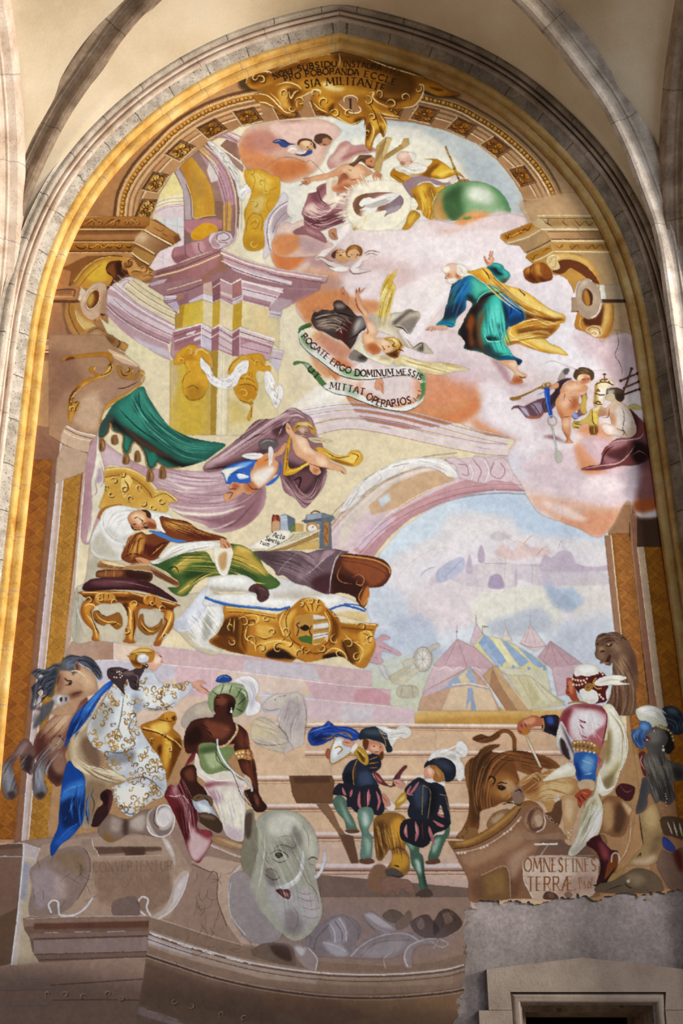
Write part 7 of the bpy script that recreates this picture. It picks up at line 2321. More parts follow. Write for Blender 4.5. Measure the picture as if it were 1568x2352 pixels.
paint('''
% 150 1150 2.2974
@ painted_stool|gilded carved painted stool with a dark red cushion and books beside the bed
F 9a6024 85,480 +255+2+250+63-5+15-15+15+5+45-15+60-40+40-20+45-35-5+25-60+30-60-20-50-80-20-30+10-10+60-10+60+0+50-65-5+5-45+20-60-10-60-30-40-40+5-60+0-40+25-10+40+20+50+20+40+5+38-45-3+5-45-45-50-20-50+10-50+20-20-20-20
q c2b9a4 b1 175,560 +65-10+35+20-25+70-50+20-35-40
q bdb4a2 b1 420,590 +60-20+40+30-20+40-60+20-40-30
q c4b8a2 b1 190,670 +110+0+5+70-120-2-5-38
q b8ae9c b1 375,680 +55+10+70-30-20+60-15+25-95+0
f c88c3c b4 100,545 +50+5-20+40+30+60+20+80-25-10-5-50-40-50
f d49c4c b3 340,540 +40+10-30+50+10+120-20+10-10-90
f d49c4c b3 540,580 +30+20-20+60-50+80+20-60
f 5a3010 b3 290,560 +40-20+0+80-20+110+10-90
f 5a3010 b3 95,500 +235+10+5+20-225-10
f 6b3c12 b3 360,500 +220+60-10+20-220-50
C ecc078 w2.5 90,485 +245+2
C 5a3010 w2.5 95,508 +235+2
C ecc078 w2.5 342,485 +238+63
C 5a3010 w2.5 345,520 +135+40+95+15
k f0cc88 w3 100,560 +25-15+30+10-5+25
k f0cc88 w3 110,600 +40+50+20+80
k 4a280c w3 130,580 +20+60+25+60
k f0cc88 w3 330,560 +15+40-5+130
k 4a280c w3 360,580 +5+70-10+90
k f0cc88 w3 560,590 -15+60-55+90
k 4a280c w3 520,620 +15+20-35+80
F c08840 155,520 +10-30+35-10+40+5+25+25-15+15-50+5-25+15
k 5a3410 w2 175,520 +15-30
k 5a3410 w2 200,520 +5-35
k 5a3410 w2 225,520 +5-30
k f0cc88 w2 160,520 +20-30+60+0
F b87c34 410,530 +10-30+40-5+40+25+10+35-20+10-30-25-30+10
k 5a3410 w2 430,535 +10-35
k 5a3410 w2 470,540 +0-35
k f0cc88 w2 412,530 +18-30+50+5
@ painted_stool/garland
F 8f6028 150,585 +25-5+15+20+30+10+30-10+30-10+20+30+0+40-30+20-40-30-30+10-40-20-15-30
k e0b468 w2.5 160,590 +20+30+40+20+40+0+40+20
k 4a280c w2.5 170,580 +30+25+30+5
k 4a280c w2 150,620 +30+30
k 4a280c w2 240,660 +40-20
F 8f6028 390,610 +20-10+10+50+30+20+40-20+20-30+0+40-30+40-50+10-30-20-20-30
k e0b468 w2.5 395,630 +25+40+40+20+40-40
k 4a280c w2.5 400,660 +30+30
k 4a280c w2 460,690 +40-30
@ painted_stool/cushion
F 44202c 92,470 +8-30+40-25+80-10+100+5+100+15+60+25+60+40+40+30+0+15-100-35-100-25-120-5-130+8
f 6e4450 b5 130,430 +100-15+150+15-60+20-140+0
f 2a1018 b4 100,468 +160-3+160+15+140+48-80-28-140-22-220+0
s 8a6470 w2 200,425 +130+7+140+33
@ painted_book#folio|thick open painted book on the dark red cushion
F 5a3420 162,400 +3-25+35-10+100+0+40+0+110+15+10+30-20+20-40-10-100-10-120-5
f 8a5a34 b3 170,380 +80-10+50+2-10+28-110+0
f 3c1c18 b3 330,370 +110+20-10+30-100-15
C b88c5c w1.5 215,370 -5+30
C b88c5c w1.5 260,368 -5+34
F a47c54 170,350 +20-35+50+5+80+20+40-5+80+5+60+30+90+50+10+30-20+0-100-50-40-30-110-8-80+3
f dcc094 b2 190,320 +70+5+60+20-60+5
f 7a4e30 b2 470,370 +120+60-10+15-100-45
L 5a3820 w1.5 180,335 +130+20
L 5a3820 w1.5 175,345 +125+15
L 5a3820 w1.5 455,350 +135+85
L 5a3820 w1.5 450,362 +120+76
L e0c8a0 w1.5 440,340 +155+85
L e0c8a0 w1.5 190,316 +130+27+120-5
''')
paint('''
% 0 0 1
r 7d6a60 -40,1940 +1120+100-20+440-1100+0
@ painted_socle|worn brown painted socle of scrolls and curved mouldings across the bottom of the fresco
P 9a8276 60,1930 +440-50+100+120+100+60+380+0+0+70-16+60-14+110-4+180-1086+0+0-530
% 40 1860 1.6
p 6b5446 -80,120 +100+0-5+55-25+385-70+20
p 7d6458 b2 -80,150 +100-10-20+220-80+40
p c2b4b0 22,125 +83+25-5+35-40+25-10+40-10+140-40+180-20+0+20-170+15-140
p b8a890 b4 30,180 +40+10-30+190+20+90+30+90-90+10
p 9c98a8 b4 20,190 +30+10-20+130-20+0
L d8d8e4 w3 24,125 -4+75-20+200-22+170
L d8d0d8 w1.5 -80,125 +102-2+83+27
L ccc8cc w1.5 -80,172 +100+0+80+14
p a89080 90,130 +150-30+320-10+80+130-80+180-500+0-15-150
p 927a6a b6 270,190 +290+0+10+140-90+50-180-40
F 8f7c74 45,220 +55-45+70-35+70-5+25+45-3+70-42+80-60+50-100+10-20-30+15-80
f a89490 b6 80,250 +80-10+20+80-80+0
f 8a7460 b5 140,170 +90-20+20+80-70-10
f 9c8c90 b6 60,230 +70+0-10+100-50+30
S 5e4a40 w1.5 240,135 +25+45-3+70-42+80
P 9c8878 235,105 +40+3+5+27+250+0+0+30-240+7-55-37
p 6b5248 b1 280,136 +150-1+100+2+0+13-230+15
p 5a4238 b3 380,138 +90-1+0+33-70+0
L d8ccc8 w2 275,108 +2+26
S c8b4a8 w2 277,136 +13+14+10+22
L b8a498 w1.5 300,173 +230-5
F b8a8a0 530,100 +30+20+20+60-5+80+25-30+30+0-20+70-40+70-50+35-30-10+50-35+30-70+5-90-30-60
f d0c4c4 b2 580,290 +40-50-20+70-60+80+30-50
f dcd4d8 b3 535,105 +25+25+15+40-15-20
S d4ccd0 w3 628,235 -18+65-40+65-55+38
p b0a098 160,390 +70-20+50-45+60+0+20+15-10+50
S d4d0dc w4 125,380 -10-30+15-17+20+7+2+30+8+18+50-2+40-26+27-38
S d4d0dc w4 490,390 -15-30+5-30-20-10-17+20+7+30+20+18
F 7d6a64 350,340 +50-20+40+5+5+65-90+0
f 6b5650 b3 440,340 +40+0+50+50-40-2
p 9c8070 630,230 +100+5+5+95+55+150-90-30-160-50+60-80
p ae9484 b5 650,240 +70+0+5+60-65+0
p a08474 b5 700,200 +160-20+100+60-130+60-90-60
P b8a090 640,190 +60-20+120+20+30+20-50+50-25+80+25+80+80+60+80+40-140-30-50-70-35-90+0-90-35-15
S cfc4c8 w3 820,205 -40+55-2+80+22+70+60+60
S 6b5448 w2 640,200 +60+25+35+15+0+90+35+100
p 9a7c6a 640,180 +80-60+110+60+10+20-140-30
P 9c7c60 720,90 +140+40+0+30-140-50
S b09078 w4 700,120 +80+35+60+23
D d8c8c0 w5 712,130 722,136 800,170 812,172 824,176
P 7a6256 20,400 +20-5+445-5+0+50-10+100-395+20-25-40-10-50-20-30
p 8f786a 20,402 +465-12+0+22-465+18
p 6b4a3e b1 60,418 +425-10+0+24-425+8
p 857068 b1 45,455 +435-10+0+17-430+10
p 8f7c78 60,480 +418-12-3+52-415+10
p 7a665e 60,530 +416-10-4+20-392+12
S c0b0ac w1.5 30,400 +220-7+235-3
S 584438 w2 60,475 +418-12
S 584438 w1.5 60,532 +418-11
S 5a463c w2 80,552 +394-12
L b0a0a0 w2 100,452 +50-1
L b0a0a0 w2 210,449 +60-1
L b0a0a0 w2 330,448 +70-2
p 6e5c54 b2 90,560 +382-18-17+158-325-70
p 66564c b2 120,630 +340-10-10+100-330-20
p 5c4e48 -80,620 +205+0+0+100-205+10
p 6b6874 b3 -80,620 +200+0+0+100-200+10
p 5a4e48 b4 -80,575 +150-5+20+50-170+0
p 554841 b3 -80,730 +530-15+0+185-530+0
S 7d7c88 w3 -80,628 +200-6
S 787480 w3 -80,665 +200-5
S 7a7680 w2.5 -80,725 +200-7
S 483a32 w2 125,700 +175-2+150+2
S 483a32 w2 120,645 +340-23
P 8c7668 485,395 +115+35+120+40+110+30+130+30+170+30+220+15+180-15+150-40-20+380-1220+0+5-180+30-190
p a08c80 485,440 +75+25+160+55+180+40+200+30+0+50-200-20-200-50-140-40-80-30
p b8acb0 b3 480,460 +50+20+110+40+0+20-100-30-60-20
p a89488 b3 640,510 +260+70+200+30+0+30-200-20-240-70
p 9a8474 b3 1100,590 +250+10+250-20+0+60-250+10-250-10
p 7d6658 475,530 +85+30+160+50+180+40+300+30+300-10+140-20+0+250-1200+0+10-200
p 6e584c b5 470,560 +230+80+250+50+0+110-250-60-240-60
p 8a6e56 b6 1100,690 +540-20+0+230-340-50
p 7a5e4c b4 900,670 +250+20+150+70-200+40-200-80
M 000 m0:3:d4ccd0 m-5:3:6b564c m-10:2:a89890 m-16:2:6b564c 485,450 +115+40+120+35+180+45+230+30+220+5+200-15+90-20
M 000 m0:2:a89894 m-4:4:5a4438 m-8:2:9a8a80 475,530 +105+35+140+45+180+40+230+30+220+5+200-15+90-15
M 000 m0:1.5:8a7466 m3:1.5:c0ac9c 485,395 +115+37+120+40+110+30
D d8d0d4 w3.5 520,468 526,470 560,480 590,492 596,494 650,510 656,512 720,532 770,545 776,547 850,565 856,566
L e0dce0 w2.5 495,458 +20+7
L e0dce0 w2.5 600,497 +40+11
L e0dce0 w2.5 680,520 +35+10
L e0dce0 w2.5 780,548 +50+12
P 857268 440,715 +30+5+130+50+160+40+0+90-325+0
p b0a4a8 b2 445,722 +55+23+120+45-20+10-100-30-60-20
D d0c8cc w3.5 460,728 470,732 530,752 540,756
L d0c8cc w2.5 480,738 +40+12
L d0c8cc w2.5 550,760 +40+14
k 3c2c20 w3 130,660 +50-5+40+10+50-15+30+10
k 3c2c20 w2.5 230,640 +50+50+40-40
k 8a7058 w2 240,690 +80-50
k 3c2c20 w3 310,690 +70+5+50-15
k 8a7058 w2 150,650 +60+10
k 3c2418 w3 480,680 +80+10+60+30+80+20
k 3c2418 w2.5 540,670 +60+30+60+10
k 8a6c54 w2 500,690 +80+10+60+30
k 3c2418 w3 700,730 +60+30+80+10
k 8a6c54 w2 720,750 +70-10
% 500 1820 1.4933
@ painted_socle/armour
F 877a80 300,510 +30-40+40-30+50-20+50+20+20+40-20+40+10+40-160+0
f a49ca8 b3 380,450 +40-20+20+30+0+50-40+0
f b0aab4 b4 360,515 +60+5+30+40-50+0
S d0ccd4 w3 385,450 +15+30+2+35
S d0ccd4 w3 415,430 +23+40+2+40
S d0ccd4 w2.5 360,515 +40+10+40+20
S 5c5058 w2 330,540 +10-40+40-45
S 5c5058 w2 400,440 +25+40+0+35
S 6b6068 w2 440,425 +40+45+0+40
F a09098 500,415 +30-5+40+30+40+30-50+20-50-50
f c0b8c0 b2 505,420 +35+0+60+45-40-5
S 6b5c5c w1.5 500,440 +40+30+30+15
F 94858a 450,565 +30-35+60-35+80-13+60+8+10+30-50+30-60+20
f a89ca4 b4 490,550 +70-35+80-5-20+35-80+20
S c8c0c8 w3 455,563 +45-43+60-28+80-8+50+26
S 6b5e5c w1.5 490,560 +60-45+110-10
F 9c8c8c 640,600 -5-40+20-35+45-20+60+0-20+15-50+5-25+35+0+40
S d0c8d0 w3 650,598 -10-38+20-35+50-20+40-3
S c0b4bc w2 575,605 -5-35+30-25
S c8c0c8 w1.5 730,510 +20+15+20+5+20-10-30-15-20+30
@ painted_socle/fruit
F 6a584a 565,420 +25-18+30+6+20+22-20+20-40-10
F 7a6656 640,420 +15-15+10+25-15+30-30+10-10-20
F 5c4a44 660,450 +30-25+30-5+20+20+20-30+30-10+40+30+5+30-35+30-60+10-50-10
f 7d6860 b2 680,440 +20-10+10+30-20+10
f 7d6860 b2 770,420 +30-10+5+30-25+10
f 3c2e2c b2 740,445 +20+25-20+20
S 3c2e2c w1.5 760,415 +15+25-10+25
S 3c2e2c w1.5 790,405 +25+35
S 4a3a34 w1.5 690,430 -10+30+20+20
S a89890 w3 780,500 +50-30+25-40
@ painted_socle
F 77655a 150,520 +90+0+25+40-10+35-135-35
f 4e3c34 b3 180,525 +60+5+10+50-50-20
F 9c8c8c 262,525 +48+5+30+35-5+45-35-10-25-30
f cfc8c8 b3 265,530 +35+5-10+25-15-10
S d0c8d0 w2.5 310,532 +30+38-5+42
% 0 0 1
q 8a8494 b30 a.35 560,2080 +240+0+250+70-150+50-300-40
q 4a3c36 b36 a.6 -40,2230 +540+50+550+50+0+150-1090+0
''')
part('painted_socle')
lp = lambda *p: Z(40, 1860, 1.6, p)
letter('CONVERTENTUR', lp((278,230),(420,226),(570,224)), 23, '5e4636', 1.8, alpha=.38)
letter('AD DOMINUM', lp((270,290),(420,284),(560,280)), 23, '5e4636', 1.6, alpha=.2)
r17 = __import__('random').Random(17)
# fine craquelure of the worn plaster
for (x0, y0, x1, y1, n) in ((560, 2000, 740, 2160, 34), (430, 2010, 520, 2150, 22), (70, 1960, 210, 2070, 14), (330, 2140, 560, 2200, 6)):
    for i in range(n):
        x, y = r17.uniform(x0, x1), r17.uniform(y0, y1); a = r17.choice((0, 1.57)) + r17.uniform(-.5, .5); q = []
        for k in range(5):
            q.append('%.1f,%.1f' % (x, y)); a += r17.uniform(-.6, .6); x += math.cos(a) * 9; y += math.sin(a) * 9
        paint('s 4e423e w1.2 a.6 ' + ' '.join(q))
paint('''
% 0 1250 6.03
@ painted_horse#brown|rearing pale brown painted horse with dark mane at the left edge
% 0 1600 5.227
F 6e5450 20,860 +40-80+90-90+50-80+50-80+50-25+50+25+40+50+20+60+10+100+0+120-40+80-60-30-60-50-15-80+5-80-50+60-40+60+5+80+35+150+15+80-25+80-60+30-70-30-40-110-10-120
f 8d7470 b4 160,740 +70-120+70-70+40+20-80+110
f 6a6a70 b5 20,880 +100-80+30+100+40+180+10+100-70+50-70-40-40-140
f 8c8c94 b4 60,900 +50-20+40+180-50+90
f 3c2a2a b4 260,760 +80-60+60+40+0+120-40+60-80-60
f 4a3a38 b3 90,1160 +70-20+30+60-60+35
F 7a5044 400,600 +40-140+100-120+80-80+100-90+130-110+150-60+50+60-150+240-70+260-50+140+20+100-20+180-80+100-100-70-60-110+10-100+10-100-80+60-60-20
f a88870 b10 560,330 +180-150+160-100+60-40-110+220-70+180-140+20-100+20
f c4a488 b8 640,320 +160-150+100-70-80+200-120+120
f 5a342c b6 420,600 +60-160+80+60-20+140-70+100
f 4e2e28 b6 560,820 +80-60+120+200-60+100-110-70
f 8d6c5c b5 620,740 +100-100+70+120+0+100-70+80-80-70
F 7a6660 390,1100 +5-140+15-130+70-110+80-80+40-80+40-70+80-15+50+55-30+90-60+20-80+80-40+80-30+100+0+100+40+120-30+80-60+40-60-40
f a08870 b4 600,600 +60-90+80+0-20+90-80+50
f 707078 b5 400,960 +60-130+80-90-20+160-10+120+50+100-80+100-70-70
f 9494a0 b4 430,960 +50-80+20+160-40+60
f 4a3a34 b3 430,1180 +70-40+40+40-50+55
s 2c1c1c w2.5 600,570 +40-80+80-15+50+65
s 4a302c w2 640,600 +50-30
s 3c2828 w3 540,620 -100+160
@ painted_horse#brown/head
% 0 1250 6.03
F b08d72 815,1760 +85-80+140+10+70-10+90+40+100+80+50+150+0+100-110+50-120+80-120+172-300+0+100-122-70-50-10-60+60-100+20-120
f c8a488 b10 900,1740 +160-20+80+80-80+100-100-40
f d0b090 b12 1100,1760 +140+60+60+140-120+40
f 8a6450 b6 800,1800 +60-20+20+180-90+100
f 6b4434 b5 960,2080 +100-40+90+0-70+70-100+20
F a8a09c 725,2130 +55-40+80-10+80+20+20+40-40+60-70+40-70-10-50-50
f d0ccca b3 800,2110 +50-10-10+100-40+0
f 4a3a38 b2 905,2130 +25-10-10+60-15-10
F 4a3c3c 830,2130 +30-10+5+40-25+30-15-30
f 2c1c1c b1 850,2125 +18+25-23+40+10-40
F 2c1810 945,1925 +30-20+25+20-15+20-25+0
s 4a2c20 w3 900,1850 +30+40+70+0
s 4a2c20 w2 880,1960 +60-10+50+10
s 5a382c w3 830,1800 -20+80-20+80
D f0e8e0 w1.6 970,1918
s 4a2c20 w2.5 990,2090 +70-30+80-10
F 8a6a58 1045,1780 -5-140+15-35+45+55+20+60-40+50
f 4a302c b2 1050,1640 +30+50-10+70
@ painted_horse#brown/mane
F 4e5058 a.85 b2 690,1700 +70-50+70+10+50-80+100-50+100+30+100-10+90+40+70+70+60+100+15+90-45+30-60-80-70-80-80-40-60-40-50-30-20+90+10+80-30+30-30-50-100-10-50+10-40+120-40+140-20+90-90-10-50-70-30-70-40+100+70+70+10+30-80+70-50+70-50-40+30-160-10-120+80-80-40-80-40-40+80-60+80+20
f 6c7c94 b4 920,1640 +80-40+80+0-50+80-70+20-20+60
f 2a2e3a b6 600,1960 +100-200+80-20-40+180-40+140-80+0
f 50525c b6 480,1760 +120+0+100-60+20+80-140+80
f 54565f b5 1180,1580 +120+60+80+140-50-20-90-100
s 2c2e38 w5 700,1760 -100+40-80-40-70+20
s 3c3e4a w5 760,1820 -120+80-100+0-70+80
s 2c2e38 w5 740,1900 -100+100-80+0-60+80
s 5c6070 w4 720,1960 -120+120-80+120-80+90
s 2c2e38 w4 700,2060 -100+80-60+80
s 6c7080 w3 880,1640 -100+20-80+80-100+0
s 6c7080 w3 1000,1560 +120+20+120+60+100+120
s 20222c w4 1150,1600 +120+60+80+120+50+60
s 343640 w3 860,1600 +140-50+180+40+140+110
s 343640 w3 700,1720 +60-40+90+20
s 343640 w3 460,1960 +140-60+120-20
s 8c98a8 w2 960,1680 +60-40+60+20
q c8c0b0 b2 515,1810 +55-10+20+40-60+10
q c4b8b0 b2 530,2100 +50-10-10+90-90+60-10-30
% 0 1600 5.227
q 5c5a60 b3 420,150 +120-60+100-50+0+90-60+100-80+90-100+70+20-100+60-110
q 6b6868 b4 a.7 380,260 +60-60+0+100-50+10
% 140 1460 2.4889
@ painted_person#brocade|painted woman in white and gold brocade with a jewelled headdress and blue cloak, arm stretched out
F 1f4f98 20,640 +30-130+40-70+80-80+80-80+50-25-10+35-60+60-50+90-70+90-50+50
f 4a80c8 b4 120,420 +80-90+80-65-30+45-90+110
f 123468 b4 50,520 +60-50+10+40-80+90
F 184a90 40,720 +40+20+50+60+10+60-5+140-5+60-70+90-60+45-50+65-10-60+40-100+10-100+10-100+10-80
f 3c74bc b6 20,870 +110-50-10+80-120+60
f 0e2c5c b6 0,960 +80-40+50+40-20+100-90+40-20-60
f 2a5ca8 b5 -40,1180 +100-80+20+30-80+65
s 5c94d8 w2.5 10,900 +50-30+70-20
s 3468b0 w3 20,1060 +40-80+30-60
s 3a6cb4 w2.5 -20,1180 +60-70+80-50
s 0c2448 w3 60,940 -20+80-20+80
F a8937a 60,580 +60-50+70-90+70-110+60-70+40+20-30+140-70+100-60+40-20+40+60+100+0+50+60+20+70+30+10+30-80+20-40+30-60+120-20+90-60+10+20-100+0-140-10-70-60-50-30-80
f 7a6250 b6 130,580 +70+40+30+120-50+10-60-90
f 8d765e b6 150,840 +110+20-50+100-30+100-40+0
f d8ccb0 b3 90,560 +90-110+20-20-60+90
f dccca8 b3 60,700 +70+50+110+20+120+30+10+30-120-30-110-10-60-40
f c8b494 b4 60,600 +40-30-10+110+30+60-50-20
s f0e8d4 w2.5 130,740 +110+25+100+30
s 5e4838 w3 170,900 +20+60-10+60
@ painted_person#brocade/gown
F c4c8d0 380,260 +60-30+40-20+50+0+30+50+80+20+80-20+30+20-10+40-60+50-60+50-100+10-50-10-40+50+40+90+50+60+60+70+20+90+5+70-5+60-60+30-40+20-60+50-40+25-50-25-40-60-20-70+10-20+60-20+20-20-50-30-70-60-20-60-60-40-30-70+20-80+70-100+50-90+40-30
f dfe6f2 b6 330,380 +70-50+40+110-60+80+60+80-100+60-60-20
f e4eaf4 b6 470,300 +130+0+80+20-80+70-100+10
f 9aa0ac b6 420,330 +50+70-40+50-30-50
f 8a8c90 b6 250,680 +170-20+30+40-150+40
f e0e6f0 b6 440,650 +100+10+40+100-60+40-80-40
f 8c9098 b6 400,800 +160+40+30+40-30-30-80-30
f e8ecf4 b6 320,870 +120-20+60+50-80+80-80-20
f a8a8a4 b6 180,480 +80-100+40+20-60+160-60+0
f a0947c b4 430,470 +80-40+90+0-80+40-50+30
s 6b7484 w3 360,330 -20+150-40+140
s 6b7484 w3 440,430 -50+90+30+80
s f4f8fc w3 420,340 -30+140-60+160
s f4f8fc w3 480,280 +120+30+90-10
s 6b7484 w3 470,410 +90+10+100-40
s 5c6470 w3 250,660 +90+10+90-30
s 5c6470 w3 380,830 +100-20+110+80
s f4f8fc w3 310,900 +90+60+80-10
s 6b7484 w2.5 330,960 +60+60+60-30
''')
# scrolling gold leaves of the brocade, inside the gown only
r18 = __import__('random').Random(8)
paint('% 140 1460 2.4889')
for i in range(260):
    x, y = r18.uniform(150, 745), r18.uniform(225, 1020)
    s = r18.uniform(.8, 1.5) * 27; a = r18.uniform(0, 6.28); f = r18.choice((-1, 1)); c = r18.choice(('8a6428', 'a87c38', '74501f', 'b48c48'))
    pts = [(0, 0), (.5, -.35 * f), (1.0, -.2 * f), (1.15, .25 * f), (.85, .5 * f), (.6, .3 * f), (.75, .1 * f)]
    q = ' '.join('%.1f,%.1f' % (x + s * (u * math.cos(a) - v * math.sin(a)), y + s * (u * math.sin(a) + v * math.cos(a))) for u, v in pts)
    paint('k %s w%.1f a.85 %s' % (c, r18.uniform(2.2, 3.8), q))
    pts = [(.3, -.25 * f), (.2, -.6 * f), (.5, -.75 * f)]
    q = ' '.join('%.1f,%.1f' % (x + s * (u * math.cos(a) - v * math.sin(a)), y + s * (u * math.sin(a) + v * math.cos(a))) for u, v in pts)
    paint('k %s w2.6 a.85 %s' % (c, q))
paint('''
@ painted_person#brocade/head
F d8a890 505,140 540,95 565,110 580,145 580,160 560,175 545,195 520,200 500,180
f f0d0bc b3 530,120 565,120 570,150 540,160
s 6b2c20 w2 560,112 578,125
s 8a4030 w1.5 568,148 582,152
F 46343c 400,200 480,160 500,180 470,210 450,250 440,310 400,300 380,250 360,300 365,340 330,300 290,260 265,230 270,190 320,180 370,190
f 6e5a60 b3 300,195 370,200 420,210 380,230
s 241418 w3 280,200 340,210 390,190
s 241418 w3 400,260 430,270 420,310
s 8a7880 w2 410,220 440,240 430,290
D e0d0b8 w3.5 320,210 332,206 344,212 336,222 350,230 340,240 318,240 305,238 480,165 490,172 485,190 492,200 478,195 500,185
F b07c34 390,130 400,95 440,70 490,65 530,80 535,120 520,150 470,160 460,185 420,180
f d8b870 b3 410,95 460,75 510,80 500,95 430,105
f 6b4414 b3 400,140 420,170 460,175 440,150
F c8ccd8 440,120 470,105 500,120 495,145 460,155 440,145
f f0f2f8 b2 450,115 480,110 480,125 460,130
S 5a380c w1.5 400,110 450,95 520,100
S 5a380c w1.5 430,110 430,150 460,165
S f0d890 w1.5 400,95 440,72 490,66 530,82
K b07c34 w3 380,115 400,125
F d8a088 745,275 790,255 825,268 830,275 800,275 815,300 845,315 850,335 825,330 790,320 760,295
s 8a4a3c w1.5 790,285 830,310 845,330
@ painted_person#brocade/boot
F 3c2024 175,1080 200,1000 240,960 225,930 230,900 260,880 290,890 295,940 275,1010 230,1080 190,1095
f 2a1418 b3 230,910 260,895 270,950 250,970
f 6b3c3c b3 285,890 300,920 285,990 270,1000
@ painted_vessel|gilded domed painted vessel held beside the woman in brocade
F a87228 455,530 480,500 540,480 580,450 600,440 640,435 660,460 655,500 640,530 680,570 690,620 685,660 650,740 610,830 595,770 560,690 520,640
f e0b860 b4 510,520 600,490 620,540 560,570
f d8a848 b5 590,580 640,600 620,700 590,760
f 6b4010 b4 640,600 690,600 670,700 610,820 630,700
f 5a340c b3 500,590 520,610 520,630
f 5a340c b3 550,640 575,625 570,690 555,670
S 5e380c w3 465,535 560,560 640,610 685,655
S f0d080 w2 470,525 560,550 650,600 688,640
S 5e380c w2 560,480 620,490 660,480
F c08c38 590,445 620,432 655,445 650,480 600,485
f 5a340c b2 630,470 655,460 650,490
S 5a340c w1.5 600,480 605,470 612,485
S f0d48c w1.5 600,610 630,630 625,700
@ painted_volute|grey brown painted volute stone under the woman in brocade
F 847066 210,1110 240,1060 280,1020 330,1040 400,1045 460,1000 520,990 600,980 640,1000 650,1060 640,1110 600,1140 540,1150 480,1140 400,1130 300,1180 240,1160
f a89890 b6 290,1040 340,1060 330,1120 290,1110
f b8aaa0 b6 400,1060 480,1020 470,1110 400,1100
f 54443c b4 360,1050 385,1060 380,1140 355,1130
f 8a6a3c b4 250,1120 300,1160 360,1160 260,1180
F bfb2ac 490,1080 500,1010 560,970 620,970 650,1020 645,1090 600,1140 540,1150 500,1120
f 8a7a74 b2 500,1040 540,980 600,975 560,1000 540,1060 570,1110 620,1100 640,1060 620,1130 550,1140
f dcd4d4 b3 550,1040 580,985 625,1000 630,1060 600,1085 560,1080
S f0ecec w2.5 490,1090 520,1135 580,1150 630,1120 650,1060 640,1000 600,968 560,980 545,1020 555,1070 590,1090 615,1060
S 5a4a44 w2 540,1000 530,1060 560,1100
''')
